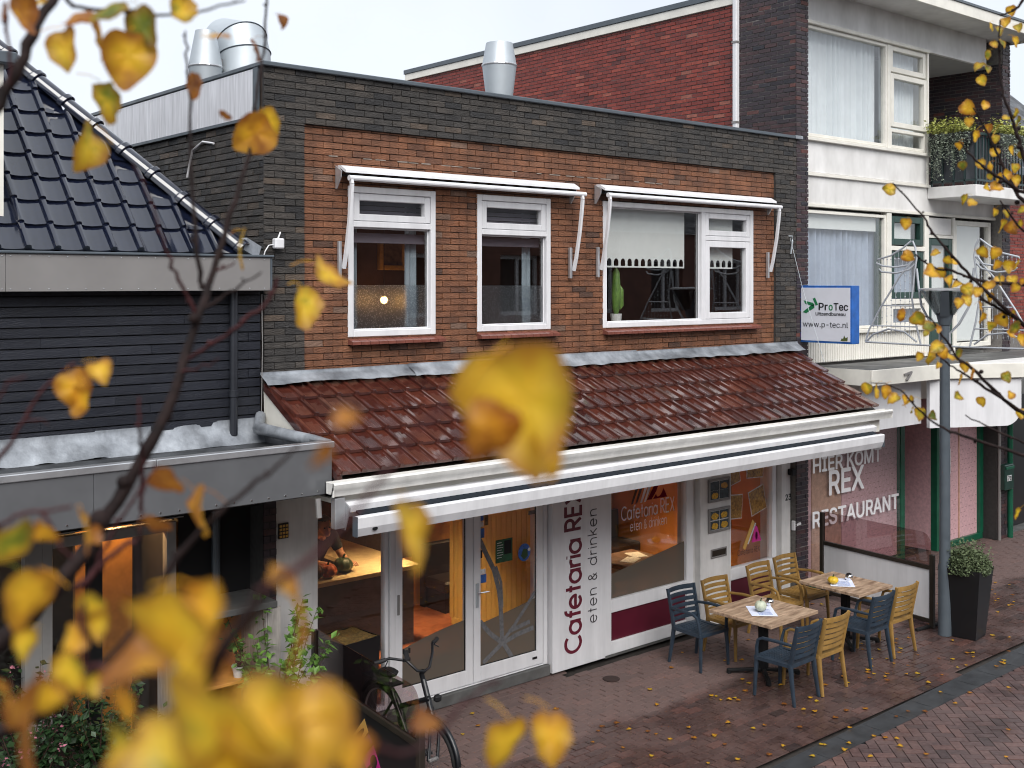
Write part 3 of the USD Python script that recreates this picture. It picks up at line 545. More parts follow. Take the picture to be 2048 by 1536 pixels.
def roof_tile(x0, r, rr):
    a = np.array([x0, Y0, Z0]) + sl * (r * TL - .05 * (r > 0) - .0); L = TL + .05 * (r > 0) + .012
    n = len(prof); v = []
    for k, (d, lift) in enumerate(((0.0, -.018), (L, .026))):
        for (px, pz) in prof: v.append(a + sl * (d + rr.normal(0, .0015)) + XV * px + nrm * (pz + lift + rr.normal(0, .0006)))
    for (px, pz) in prof: v.append(a + sl * L + XV * px + nrm * (min(pz, 0.0) + .026 - .03))
    f = [[k * n + i, (k + 1) * n + i, (k + 1) * n + i + 1, k * n + i + 1] for k in range(2) for i in range(n - 1)]
    nib = [a + sl * (L + q) + XV * (px) + nrm * (pz + .026) for q in (-.001, .014) for px, pz in ((.006, .024), (.044, .024), (.044, -.014), (.006, -.014))]
    g = G().add(v, f); g.add(nib, [[0, 1, 5, 4], [1, 2, 6, 5], [3, 0, 4, 7], [4, 5, 6, 7]]); g.add([v[0], v[2 * n], v[n]], [[0, 1, 2]]); return g
rr = np.random.default_rng(21); ncol = 42; wid = (13.58 - XL) / ncol; prof[:, 0] *= wid / .2
def tile_part(parent, g, m, rr, name='roof_tile'):
    v, f = g.arr(); m_ = trimesh.Trimesh(v, f, process=False); part(parent, name, g, m, smooth=False, tone=float(np.clip(rr.normal(.5, .25), 0, 1)))
for r in range(NR):
    for c in range(ncol): tile_part(canopy, roof_tile(XL + c * wid, r, rr), 'tile_brown', rr)
# lead flashing, crumpled
def flashing(parent, x0, x1, y0, z0, y1, z1, seed=0, n=160, name='lead_flashing', sheet=1.6):
    k = max(1, round((x1 - x0) / sheet))
    for i in range(k):
        a, b = x0 + i * (x1 - x0) / k, x0 + (i + 1) * (x1 - x0) / k + (.05 if i < k - 1 else 0); p = lead_sheet(parent, a, b, y0 - .004 * (i % 2), z0 + .008 * (i * 37 % 5 - 2) / 2, y1 - .008 * (i % 2), z1 - .006 * (i % 3), seed + i, 50, name)
    return p
def lead_sheet(parent, x0, x1, y0, z0, y1, z1, seed, n, name):
    xs_ = np.linspace(x0, x1, n); v = []
    for k, q in enumerate(np.linspace(0, 1, 6)):
        for i, x in enumerate(xs_):
            w = (meshkit.fbm(np.array([x * 2.6, q * 1.5, seed]), 3) - .5) * .05 * min(1, q * 3 + .15)
            yy = y0 + (y1 - y0) * max(0, (q - .2) / .8) ** 1.15; zz = z0 + (z1 - z0) * q
            e = .02 * (meshkit.noise(np.array([x * 7, 3.0, seed])) - .5) if k == 5 else 0
            v.append((x, yy - abs(w) * .5, zz + w * .6 + e))
    f = [[k * n + i, (k + 1) * n + i, (k + 1) * n + i + 1, k * n + i + 1] for k in range(5) for i in range(n - 1)]
    return part(parent, name, G().add(v, f), 'lead', smooth=True)
flashing(rex, XL - .04, 13.66, -0.03, 3.77, -0.17, 3.655, 1)
g = G(); g.plate(Polygon([(0, 0), (-1.24, -.66), (-.98, -.72), (-0.02, -.72)]), (XL - .012, -.04, 3.64), YV, ZV, .012); part(rex, 'canopy_cheek', g, 'cream_paint')
g = G(); g.plate(Polygon([(0, 0), (-1.3, -.69), (-1.3, -.76), (0, -.07)]), (XL - .024, -.06, 3.655), YV, ZV, .05); part(rex, 'verge', g, 'tile_brown', tone=.2)
# gutter and soffit
gp = Polygon([(0, 0), (0, .115), (-.012, .12), (-.13, .12), (-.145, .105), (-.135, .07), (-.115, .05), (-.1, 0)])
g = G(); g.plate(gp.difference(Polygon([(-.012, .13), (-.012, .02), (-.09, .02), (-.115, .09), (-.115, .13)])), (5.06, -1.36, 2.80), YV, ZV, 8.66); part(rex, 'gutter', g, 'white_lacquer', smooth=30)
g = G(); g.box(5.06, 5.066, -1.49, -1.36, 2.80, 2.915); g.box(13.72, 13.726, -1.49, -1.36, 2.80, 2.915); part(rex, 'gutter_end', g, 'white_lacquer')
g = G(); g.box(XL, 13.62, -1.34, .45, 2.70, 2.74); g.box(XL, 13.62, -1.36, -1.33, 2.62, 2.80); part(rex, 'soffit', g, 'cream_paint')
g = G(); g.box(5.1, 5.2, -1.45, -1.38, 2.52, 2.78, .004); g.plate(Polygon([(0, 0), (-.1, 0), (-.18, .2), (-.1, .24), (0, .2)]), (5.2, -1.34, 2.5), YV, ZV, .012); part(rex, 'canopy_bracket', g, 'alu_bright')
g = G(); g.tube([(5.0, -1.34, 2.78), (5.0, -1.36, 2.62)], .025, 10); part(rex, 'rain_spout', g, 'alu_grey')
# shop awning rolled up under the gutter
aw = thing('shop_awning', 'long white rolled up awning cassette under the gutter of the tiled canopy', 'awning', (9.3, -1.45, 2.6))
g = G(); g.plate(Polygon([(0, 0), (-.03, 0.0), (-.09, .05), (-.1, .11), (-.06, .135), (0, .14)]), (5.22, -1.37, 2.60), YV, ZV, 8.16); part(aw, 'cassette', g, 'white_pvc', smooth=20)
g = G(); g.plate(Polygon([(0, 0), (-.12, -.055), (-.12, -.06), (0, -.02)]), (5.3, -1.45, 2.665), YV, ZV, 8.0); part(aw, 'fabric_roll', g, 'canvas_dark')
g = G(); g.plate(Polygon([(0, 0), (-.012, .0), (-.05, .075), (-.06, .165), (-.05, .175), (0, .175)]), (5.22, -1.56, 2.46), YV, ZV, 8.10); part(aw, 'front_bar', g, 'white_pvc', smooth=20)
g = G(); g.box(5.212, 5.22, -1.615, -1.545, 2.465, 2.635); g.box(13.32, 13.328, -1.615, -1.545, 2.465, 2.635); part(aw, 'end_cap', g, 'pole_grey')
for x in (5.36, 9.3, 13.2): g = G(); g.box(x, x + .08, -1.5, -1.34, 2.56, 2.62); g.bar((x + .04, -1.35, 2.58), (x + .3, -1.5, 2.56), .04); part(aw, 'folding_arm', g, 'alu_grey')
g = G(); g.plate(affinity.scale(Point(0, 0).buffer(.02, 3), 1.4, .8), (5.40, -1.603, 2.515), XV, ZV, .003); part(aw, 'damaged_spot', g, 'black_paint')
# drop arm awnings over the upper windows
def drop_awning(x0, x1, z, label):
    t = thing('window_awning', label, 'awning', ((x0 + x1) / 2, -.1, z))
    g = G(); g.plate(Polygon([(0, .0), (-.05, -.0), (-.14, -.045), (-.152, -.045), (-.15, -.02), (-.06, .03), (0, .035)]), (x0 + .03, -.01, z), YV, ZV, x1 - x0 - .06); part(t, 'hood', g, 'white_pvc', smooth=20)
    g = G(); g.tube([(x0 + .05, -.185, z - .1), (x1 + .04, -.185, z - .1)], .028, 12); part(t, 'front_tube', g, 'white_pvc', smooth=30)
    g = G(); g.box(x0 + .06, x1 - .06, -.13, -.03, z - .075, z - .05); part(t, 'fabric_roll', g, 'black_matt')
    for x in (x0 + .02, x1 - .03): g = G(); g.plate(Polygon([(0, .03), (-.11, -.03), (-.1, -.09), (-.02, -.2), (0, -.2)]), (x - .02, -.012, z), YV, ZV, .012); part(t, 'end_plate', g, 'alu_bright')
    for x in (x0 + .075, x1 - .02):
        g = G(); pts = [(x, -.185, z - .1), (x, -.20, z - .16), (x, -.185, z - .3), (x, -.15, z - .55), (x, -.09, z - .85), (x, -.05, z - .99)]
        for a, b in zip(pts[:-1], pts[1:]): g.bar(a, b, .035, .03, up=(1, 0, 0))
        part(t, 'arm', g, 'white_pvc')
        g = G(); g.box(x - .055, x - .02, -.05, -.012, z - 1.08, z - .72, .004); part(t, 'arm_rail', g, 'alu_bright')
    return t
drop_awning(5.99, 9.24, 5.74, 'longer white drop arm awning above the two narrow upper windows'); drop_awning(9.60, 13.02, 5.755, 'white drop arm awning above the wide upper window with the scalloped blind')
# ------------------------------------------------------------------ lettering from strokes (round geometric capitals and small letters)
def arc(cx, cy, r, a0, a1, n=22, ry=None):
    t = np.radians(np.linspace(a0, a1, n)); return [(cx + r * math.cos(q), cy + (ry or r) * math.sin(q)) for q in t]
GLYPH = {   # x-height 1, capitals and ascenders 1.45
    'C': ([arc(.72, .725, .72, 48, 312)], 1.3), 'a': ([arc(.5, .5, .5, 0, 360), [(1, 0), (1, 1)]], 1.15), 'f': ([[(.25, 0), (.25, 1.12)] + arc(.57, 1.12, .32, 180, 80, 10), [(0, .95), (.55, .95)]], .55),
    'e': ([[(.02, .5), (1, .5)] + arc(.5, .5, .5, 0, 318)], 1.12), 't': ([[(.25, 0), (.25, 1.4)], [(0, .95), (.52, .95)]], .56), 'r': ([[(0, 0), (0, 1)], arc(.38, .58, .38, 180, 62, 12)], .56), 'i': ([[(0, 0), (0, 1)], [(0, 1.28), (0, 1.36)]], .12),
    'n': ([[(0, 0), (0, 1)], arc(.42, .58, .42, 180, 0, 16) + [(.84, 0)]], .96), 'd': ([arc(.5, .5, .5, 0, 360), [(1, 0), (1, 1.45)]], 1.15), 'k': ([[(0, 0), (0, 1.45)], [(.72, 1), (.03, .46)], [(.25, .62), (.8, 0)]], .86),
    '&': ([[(.9, 0)] + arc(.42, 1.05, .27, 225, -45, 16) + [(.15, .62)] + arc(.38, .32, .33, 140, 330, 16) + [(.85, .6)]], 1.05),
    'R': ([[(0, 0), (0, 1.45), (.42, 1.45)] + arc(.42, 1.07, .38, 90, -90, 14) + [(0, .69)], [(.34, .69), (.86, 0)]], .98), 'E': ([[(.75, 1.45), (0, 1.45), (0, 0), (.75, 0)], [(0, .76), (.68, .76)]], .86), 'X': ([[(0, 0), (.85, 1.45)], [(0, 1.45), (.85, 0)]], .95), ' ': ([], .38)}
def strokes(text, xh, w, gap=.22):
    x, out = 0.0, []
    for ch in text:
        ls, adv = GLYPH[ch]
        for l in ls: out.append(LineString([((x + a) * xh, b * xh) for a, b in l]).buffer(w / 2, cap_style=2, join_style=1 if ch in 'Caefrnd&' else 2))
        x += adv + gap
    return unary_union(out), x * xh

# ------------------------------------------------------------------ the shop front
YD = 0.2
def flat(poly, y, th=.0015):
    """a sheet stuck on a street-facing surface: its face at y"""
    return G().plate(poly, (0, y + th, 0), XV, ZV, th)
g = G(); g.box(5.2, 5.335, -.012, .4, 0, 2.7); pil = part(rex, 'brick_pilaster', g, 'mortar_dark')
lay(pil, [(courses(5.2, 5.335, 0, 2.7, .14, .065, .01), (0, -.014, 0), XV, ZV, (0, -1, 0), 'brick_purple', .006)], most=45)
g = G(); g.box(5.345, 5.86, .1, .3, 0, 2.7, .004); part(rex, 'white_wall_end', g, 'white_paint', label='white plastered wall end left of the shop glass')
g = G(); frame_ring(g, 5.865, 6.77, 0.13, 2.7, YD, YD + .08, .045, .004); fr = part(rex, 'shop_window', g, 'white_pvc'); g = G(); g.box(5.9, 6.74, YD + .035, YD + .043, .17, 2.66); part(fr, 'pane', g, 'shop_glass')
g = G(); frame_ring(g, 6.773, 9.005, 0.127, 2.713, YD - .03, YD + .09, .06, .005, wb=.012); df = part(rex, 'door_frame', g, 'white_pvc')
g = G(); g.box(5.865, 9.015, .13, .34, 0, .124, .006); part(rex, 'threshold', g, 'concrete')
def door(x0, x1, label):
    g = G(); frame_ring(g, x0, x1, .146, 2.636, YD - .022, YD + .05, .1, .006, wb=.165); d = part(rex, 'door', g, 'white_pvc', label=label)
    g = G(); g.box(x0 + .095, x1 - .095, YD + .01, YD + .018, .306, 2.54); part(d, 'pane', g, 'shop_glass')
    g = G(); frame_ring(g, x0 + .095, x1 - .095, .306, 2.54, YD - .006, YD + .009, .012, .003); part(d, 'gasket', g, 'black_paint'); return d
d1 = door(6.837, 7.892, 'left leaf of the glazed white double door, clear glass'); d2 = door(7.902, 8.942, 'right leaf of the glazed white double door, cracked and taped')
for x in (6.834, 7.897, 8.945): g = G(); g.box(x - .025, x + .025, YD + .052, YD + .075, .14, 2.64); part(df, 'rebate', g, 'white_pvc')
def wave(x0, x1, z0, zl, zm, zr, n=16):
    q = np.linspace(0, 1, n); zt = zl * (1 - q) * (1 - 2 * q) + 4 * zm * q * (1 - q) + zr * q * (2 * q - 1)
    return Polygon([(x0, z0), (x1, z0)] + [(x0 + (x1 - x0) * a, b) for a, b in zip(q[::-1], zt[::-1])])
part(d1, 'frosted_film', flat(wave(6.936, 7.793, .31, .71, .807, .866), YD + .006), 'frosted_film'); part(d2, 'frosted_film', flat(wave(8.001, 8.843, .31, .778, .846, .924), YD + .006), 'frosted_film')
g = G(); g.box(7.926, 7.965, YD - .036, YD - .022, .982, 1.255, .003); hd = part(d2, 'handle_plate', g, 'steel'); g = G(); g.tube([(7.945, YD - .03, 1.157), (7.945, YD - .075, 1.157), (7.965, YD - .08, 1.157), (8.072, YD - .08, 1.152)], .01, 8); part(d2, 'handle', g, 'chrome', smooth=30)
g = G(); g.box(6.866, 6.895, YD - .034, YD - .022, 1.1, 1.313, .003); part(d1, 'pull_plate', g, 'alu_grey')
g = G(); g.box(8.772, 8.84, YD - .03, YD - .022, .224, .248); part(d2, 'door_stop', g, 'black_paint')
# duct tape over the cracked pane: each strip its own piece
def ribbon(pts, w): return LineString(pts).buffer(w / 2, cap_style=2, join_style=1)
tapes = [([(7.974, 1.78), (8.081, 1.585), (8.208, 1.362), (8.286, 1.118), (8.31, 0.943), (8.325, 0.71), (8.334, 0.516)], 0.06), ([(8.009, 0.807), (8.169, 0.632), (8.334, 0.506)], 0.055), ([(8.334, 0.516), (8.509, 0.661), (8.675, 0.827), (8.84, 1.002)], 0.045), ([(8.334, 0.496), (8.558, 0.554), (8.811, 0.584)], 0.055), ([(8.432, 0.613), (8.607, 0.642), (8.752, 0.666)], 0.05), ([(8.344, 0.506), (8.48, 0.311)], 0.055), ([(8.325, 0.496), (8.052, 0.336)], 0.055), ([(8.237, 1.391), (8.315, 1.196), (8.334, 0.904)], 0.035)]
for k, (pts, w) in enumerate(tapes): part(d2, 'tape_strip', flat(ribbon(pts, w), YD + .0035 - k * .0006, .0005), 'duct_tape')
part(d2, 'tape_knot', flat(affinity.scale(Point(8.334, .506).buffer(.05, 5), 1.1, .8), YD - .0018, .0005), 'duct_tape')
part(d2, 'tape_strip', flat(sbox(8.733, 1.906, 8.84, 1.955), YD + .0035, .0005), 'duct_tape')
stk = part(d2, 'poster', flat(sbox(8.237, 1.42, 8.49, 1.683), YD + .003), 'sticker_green', label='green printed notice on the door glass')
part(d2, 'poster_print', flat(sbox(8.364, 1.507, 8.47, 1.663), YD + .0012), 'black_matt')
for k in range(7): part(d2, 'print_line', flat(sbox(8.257, 1.644 - k * .028, 8.257 + (.09 if k % 3 else .07), 1.65 - k * .028), YD + .0012), 'sticker_white')
part(d2, 'round_sticker', flat(affinity.scale(Point(8.67, 1.483).buffer(.102, 10), .92, 1.0), YD + .003), 'sticker_blue', label='round blue sticker on the door glass'); part(d2, 'sticker_print', flat(Polygon([(8.616, 1.449), (8.655, 1.527), (8.714, 1.517), (8.723, 1.439), (8.665, 1.4)]), YD + .0012), 'leaf_dark')
part(d2, 'round_sticker', flat(Point(8.743, 1.507).buffer(.02, 6), YD + .001), 'sticker_white')
for (a, c, b, d, m) in ((8.002, 1.935, 8.062, 2.042, 'sticker_blue'), (8.002, 1.867, 8.062, 1.926, 'sticker_white'), (8.002, 1.741, 8.072, 1.848, 'sticker_blue'), (8.072, 1.877, 8.13, 2.042, 'picture'), (8.002, 1.517, 8.043, 1.605, 'black_matt'), (8.002, 1.332, 8.091, 1.391, 'sticker_white'), (8.002, 1.235, 8.101, 1.328, 'sticker_blue')):
    part(d2, 'small_sticker', flat(sbox(a, c, b, d), YD + .003), m)
# lettered white pillar
g = G(); g.box(9.02, 9.9, .1, .5, .02, 2.7, .004); pl = part(rex, 'lettered_pillar', g, 'white_pvc', label='white clad pillar with upright lettering Cafetaria REX')
def upright(text, length, xh, w, x, z, m, gap=.22):
    p, L = strokes(text, xh, w, gap); p = affinity.scale(p, length / p.bounds[2], 1, origin=(0, 0)); return part(pl, 'lettering', G().plate(p, (x, .0985, z), (0, 0, 1), (-1, 0, 0), .0035), m)
upright('Cafetaria', 1.345, .172, .043, 9.475, .21, 'lettering_maroon', .2); upright('REX', .46, .172, .043, 9.475, 1.67, 'lettering_maroon', .2); upright('eten & drinken', 1.37, .105, .0135, 9.745, .50, 'lettering_dark', .34)
# shop windows right of the pillar
YS = 0.12
def shop_window(x0, x1, wl, wr):
    g = G(); g.box(x0, x0 + wl, YS, YS + .1, 0.03, 2.66, .005); g.box(x1 - wr, x1, YS, YS + .1, 0.03, 2.66, .005)
    for (a, b) in ((.03, .185), (.54, .70), (2.5, 2.66)): g.box(x0 + wl, x1 - wr, YS + .001, YS + .1, a, b, .005)
    f = part(rex, 'shop_window', g, 'white_pvc'); g = G(); g.box(x0 + wl - .005, x1 - wr + .005, YS + .05, YS + .058, .695, 2.51); part(f, 'pane', g, 'shop_glass')
    g = G(); g.box(x0 + wl - .003, x1 - wr + .003, YS + .03, YS + .05, .183, .543); part(f, 'lower_panel', g, 'maroon_panel', label='dark maroon panel under the shop window'); return f
s1 = shop_window(9.905, 11.56, .12, .13); s2 = shop_window(12.3, 13.36, .05, .09)
part(s1, 'frosted_film', flat(wave(10.026, 11.43, .70, 1.0, 1.10, 1.21), YS + .047), 'frosted_film')
g = G(); g.box(11.565, 11.66, YS + .06, .4, 0.03, 2.66); g.box(11.665, 12.295, .085, .4, 0.02, 2.68, .005); g.box(13.365, 13.42, YS + .04, .4, .03, 2.66); g.box(13.425, 13.63, .07, .4, 0.02, 2.7, .005); part(rex, 'white_pier', g, 'white_paint')
g = G(); g.box(11.66, 12.3, .1, .3, 0, .02); g.box(9.9, 11.56, YS, .3, 0, .03); part(rex, 'plinth', g, 'concrete')
# window print
def on_glass(poly, m, name='window_print', y=YS + .0475): part(s1, name, flat(poly, y, .001), m)
p, L = strokes('Cafetaria ', .112, .021, .2); q, L2 = strokes('REX', .125, .02, .22)
tot = (L + L2); kx = (11.26 - 10.25) / tot
on_glass(affinity.translate(affinity.scale(p, kx, 1, origin=(0, 0)), 10.25, 1.64), 'print_white'); on_glass(affinity.translate(affinity.scale(q, kx, 1, origin=(0, 0)), 10.25 + L * kx, 1.64), 'print_white')
p, L = strokes('eten & drinken', .085, .011, .22); on_glass(affinity.translate(affinity.scale(p, .70 / L, 1, origin=(0, 0)), 10.41, 1.485), 'print_white')
tri = Polygon([(10.72, 1.84), (11.10, 1.84), (10.94, 2.12)]).difference(affinity.rotate(affinity.scale(Point(10.96, 1.945).buffer(.1, 8), .55, .95), -35)).difference(ribbon([(10.78, 1.80), (10.97, 2.0)], .022))
on_glass(tri, 'print_maroon')
for (x, m) in ((10.42, 'print_grey'), (10.50, 'print_grey'), (10.59, 'print_white'), (10.66, 'print_white')): on_glass(Polygon([(x, 1.82), (x + .035, 1.82), (x + .24, 2.2), (x + .17, 2.2)]), m)
# second window: small emblem, pale lettering
def on_glass2(poly, m): part(s2, 'window_print', flat(poly, YS + .0475, .001), m)
on_glass2(Polygon([(12.86, .98), (13.08, .98), (12.98, 1.2), (12.93, 1.2)]), 'logo_magenta'); on_glass2(Polygon([(12.66, .93), (12.72, .90), (12.93, 1.25), (12.88, 1.3)]), 'logo_gold'); on_glass2(ribbon([(12.78, .97), (12.95, 1.24)], .025), 'print_white')
on_glass2(affinity.scale(Point(12.97, 1.06).buffer(.045, 6), .6, 1.2), 'print_white')
p, L = strokes('Cafetaria REX', .05, .006, .2); on_glass2(affinity.translate(affinity.scale(p, .5 / L, 1, origin=(0, 0)), 12.55, .84), 'print_grey')
for (x, z, w, h, a) in ((12.42, 1.34, .30, .34, -4), (12.88, 1.36, .36, .36, 14), (12.36, 1.82, .3, .3, 12), (12.82, 1.86, .38, .34, -3)):
    po = affinity.rotate(sbox(x, z, x + w, z + h), a); ph = part(s2, 'photo_card', flat(po, YS + .10, .002), 'sticker_white'); part(ph, 'photo', flat(affinity.scale(po, .92, .92), YS + .096, .002), 'food_orange')
# menu boards, letter slot, house number, brackets
for k, (za, zb) in enumerate(((1.675, 1.985), (1.27, 1.59))):
    t = thing('menu_board', ['upper board of four food photos on the white pier above the letter slot', 'lower board of four food photos on the white pier just above the letter slot'][k], 'menu board', (12.03, .08, za))
    g = G(); frame_ring(g, 11.81, 12.26, za, zb, .055, .084, .03, .004); part(t, 'frame', g, 'alu_grey'); g = G(); g.box(11.84, 12.23, .07, .084, za + .03, zb - .03); part(t, 'backing', g, 'sticker_white')
    cols = [['food_dark', 'food_orange', 'food_yellow', 'food_dark'], ['food_yellow', 'food_yellow', 'food_yellow', 'food_yellow']][k]; n = 0
    for zz in (zb - .03 - .125, za + .035):
        for xx in (11.848, 12.042):
            part(t, 'photo', flat(sbox(xx, zz, xx + .182, zz + .118), .066), 'food_dark')
            cx, cz = xx + .09, zz + .05; rr_ = np.random.default_rng(n + 10 * k); an = np.linspace(0, 2 * np.pi, 14)[:-1]
            if cols[n] != 'food_dark': part(t, 'food_print', flat(Polygon([(cx + (.062 + .018 * rr_.random()) * math.cos(q), cz + (.036 + .014 * rr_.random()) * math.sin(q)) for q in an]), .0635), cols[n])
            n += 1
t = thing('letter_slot', 'small dark metal letter slot in the white pier', 'letter slot', (12.03, .08, .98)); g = G(); frame_ring(g, 11.87, 12.2, .92, 1.045, .07, .084, .022, .004); part(t, 'frame', g, 'alu_grey'); g = G(); g.obox((12.035, .076, .985), (.285, .006, .08), rx=.12); part(t, 'flap', g, 'dark_brown_metal')
g = G(); p = meshkit.text_mesh('23', .085, .003, True); g.put(p, (13.495, .068, 1.5), XV, ZV); part(rex, 'house_number', g, 'lettering_black')
g = G(); g.box(13.55, 13.66, -.02, .065, 1.86, 1.95, .01); part(rex, 'wall_bracket', g, 'black_matt'); g = G(); g.box(13.63, 13.7, -.0, .06, 1.06, 1.2, .01); g.bar((13.66, -.0, 1.14), (13.71, -.05, 1.17), .03); part(rex, 'wall_tap', g, 'white_pvc', label='small white bracket at the right corner of the shop front')
t = thing('wall_plaque', 'small dark plaque with gold pattern on the white wall end', 'plaque', (5.47, .09, 2.2)); g = G(); g.box(5.415, 5.525, .082, .098, 2.13, 2.28, .004); part(t, 'plate', g, 'dark_brown_metal')
g = G()
for i in range(3):
    for j in range(4): g.box(5.424 + i * .034, 5.449 + i * .034, .079, .083, 2.14 + j * .034, 2.162 + j * .034)
part(t, 'pattern', g, 'gold')
t = thing('junction_box', 'small white junction box with cable on the dark brick corner', 'junction box', (5.33, -.03, 4.97)); g = G(); g.box(5.28, 5.38, -.1, -.028, 4.93, 5.03, .012); part(t, 'box', g, 'white_pvc'); g = G(); g.tube([(5.34, -.04, 5.03), (5.36, -.035, 5.07), (5.37, -.03, 5.09)], .008, 6); g.tube([(5.28, -.06, 4.97), (5.23, -.06, 4.96), (5.19, -.06, 4.9), (5.18, -.05, 4.84)], .006, 6); part(t, 'cable', g, 'white_pvc')
t = thing('stay_wire', 'thin steel wire from a hook on the dark brick pier down to the canopy tiles', 'wire', (13.48, -.03, 5.25)); g = G(); g.tube([(13.48, -.03, 5.25), (13.55, -.2, 4.5), (13.62, -.5, 3.5)], .004, 5); part(t, 'wire', g, 'steel'); g = G(); g.tube([(13.46, -.02, 5.27), (13.48, -.07, 5.27), (13.48, -.07, 5.2), (13.47, -.05, 5.02)], .012, 6); part(t, 'hook', g, 'steel')
g = G(); g.tube([(5.185, 1.0, 6.02), (5.185, 1.25, 6.06), (5.185, 1.5, 5.99), (5.185, 1.62, 5.72)], .012, 6); part(rex, 'bent_pipe', g, 'white_pvc')

# ------------------------------------------------------------------ inside the cafeteria
g = G(); g.box(5.3, 13.6, .345, 6.5, -.02, .012); part(rex, 'shop_floor', g, 'shop_floor')
g = G(); g.box(5.3, 13.6, .56, 6.5, 2.66, 2.7); part(rex, 'shop_ceiling', g, 'ceiling')
g = G(); g.box(5.3, 13.6, 6.4, 6.5, .012, 2.66); g.box(5.25, 5.3, .56, 6.4, .012, 2.66); g.box(13.56, 13.6, .4, 6.4, .012, 2.66); part(rex, 'shop_back_wall', g, 'shop_wall')
g = G(); n = 0; y = .35
while y < 2.42: g.box(9.36, 9.44, y, y + .094, .1, 2.66, .004); y += .1
pw = part(rex, 'panelled_partition', g, 'panelling', label='yellow boarded partition inside the door'); g = G(); g.box(9.34, 9.46, .35, 2.46, .012, .1); g.box(9.34, 9.46, 2.42, 2.5, .1, 2.66); part(pw, 'skirting', g, 'panelling')
t = thing('service_counter', 'grey service counter with a pale wooden top inside the left glass', 'counter', (7.6, 2.4, 0))
g = G(); g.box(5.6, 8.5, 2.16, 2.3, .012, .96); g.box(8.4, 8.5, 2.3, 4.4, .012, .96); part(t, 'front', g, 'counter_grey')
g = G(); g.plate(Polygon([(5.6, 2.1), (8.56, 2.1), (8.56, 4.5), (7.9, 4.5), (7.9, 2.72), (5.6, 2.72)]), (0, 0, .96), XV, YV, .05); part(t, 'top', g, 'counter_top')
g = G(); g.box(7.6, 9.2, .72, 1.5, .013, .025); single('door_mat', g, 'mat_brown', 'dark door mat on the orange floor inside the door', 'door mat')
pk = lambda n, lab, x, y, z, r, m, ribs=9, flat_=.8: pumpkin(n, lab, x, y, z, r, m, ribs, flat_)
def pumpkin(name, label, x, y, z, r, m, ribs=9, sq=.8):
    t = thing(name, label, 'pumpkin', (x, y, z)); a = np.linspace(0, 2 * np.pi, 36, endpoint=False); ph = np.linspace(-np.pi / 2, np.pi / 2, 11); v = []
    for q in ph:
        for w in a: rr_ = r * (1 - .1 * abs(math.sin(w * ribs / 2)) ** .5 * 1.0 + .06) * math.cos(q); v.append((x + rr_ * math.cos(w), y + rr_ * math.sin(w), z + r * sq * (1 + math.sin(q) * (1 - .22 * (1 - math.cos(q)) ** 4))))
    f = [[i * 36 + j, i * 36 + (j + 1) % 36, (i + 1) * 36 + (j + 1) % 36, (i + 1) * 36 + j] for i in range(10) for j in range(36)]
    part(t, 'body', G().add(v, f), m, smooth=True); g = G(); g.tube([(x, y, z + 1.45 * r * sq), (x + .1 * r, y, z + 2.1 * r * sq), (x + .25 * r, y, z + 2.35 * r * sq)], [.16 * r, .1 * r, .12 * r], 6); part(t, 'stem', g, 'leaf_dark'); return t
pumpkin('pumpkin', 'orange pumpkin on the counter inside the left glass', 7.30, 2.28, 1.01, .11, 'pumpkin_orange'); pumpkin('pumpkin', 'dark green pumpkin on the counter beside the orange one', 7.58, 2.38, 1.01, .12, 'pumpkin_green'); pumpkin('pumpkin', 'brownish pumpkin at the left end of the counter behind the glass', 7.12, 2.3, 1.01, .12, 'furniture_brown')
# lit ceiling lamps
for k, (x, y) in enumerate(((6.9, 3.4), (8.3, 2.1), (10.6, 2.4), (12.3, 2.0), (11.2, 4.8), (8.2, 5.2))):
    t = thing('ceiling_lamp', ['lit ceiling lamp above the service counter', 'lit ceiling lamp just inside the double door', 'lit lamp hanging behind the big shop window', 'lit lamp behind the small shop window with the photos', 'lit lamp far back in the seating area', 'lit lamp at the back behind the counter'][k], 'lamp', (x, y, 2.6))
    g = G(); g.lathe([(0, 2.63), (.14, 2.63), (.16, 2.30), (.17, 2.30), (.16, 2.66), (0, 2.66)], (x, y, 0), 18); part(t, 'housing', g, 'black_matt'); g = G(); g.lathe([(0, 2.57), (.1, 2.575), (.139, 2.6), (.139, 2.625)], (x, y, 0), 18); part(t, 'glowing_disc', g, 'lamp_glow')
g = G(); g.box(9.5, 13.5, 3.5, 3.6, .012, 2.66); part(rex, 'timber_wall', g, 'warm_wood')
for k, (x, y, w) in enumerate(((9.5, 3.3, 2.1), (11.75, 3.3, 1.7), (10.0, 1.75, 1.3))):
    t = thing('bench', ['long dark upholstered bench along the timber wall behind the big shop window', 'dark bench along the timber wall behind the small shop window', 'dark low backed bench in the middle of the seating area'][k], 'bench', (x, y, 0)); g = G(); g.box(x, x + w, y, y + .12, .012, .9, .015); part(t, 'backrest', g, 'furniture_dark'); g = G(); g.box(x, x + w, y - .5, y - .001, .3, .46, .03); part(t, 'seat', g, 'furniture_dark'); g = G(); g.box(x + .05, x + w - .05, y - .42, y - .002, .012, .299); part(t, 'base', g, 'furniture_dark')
def inner_table(x, y, label, w=.8):
    t = thing('indoor_table', label, 'table', (x, y, 0)); g = G(); g.box(x - w / 2, x + w / 2, y - .35, y + .35, .72, .76, .006); part(t, 'top', g, 'furniture_brown'); g = G(); g.tube([(x, y, .02), (x, y, .72)], .035, 8); g.box(x - .25, x + .25, y - .25, y + .25, .012, .03); part(t, 'stand', g, 'furniture_dark')
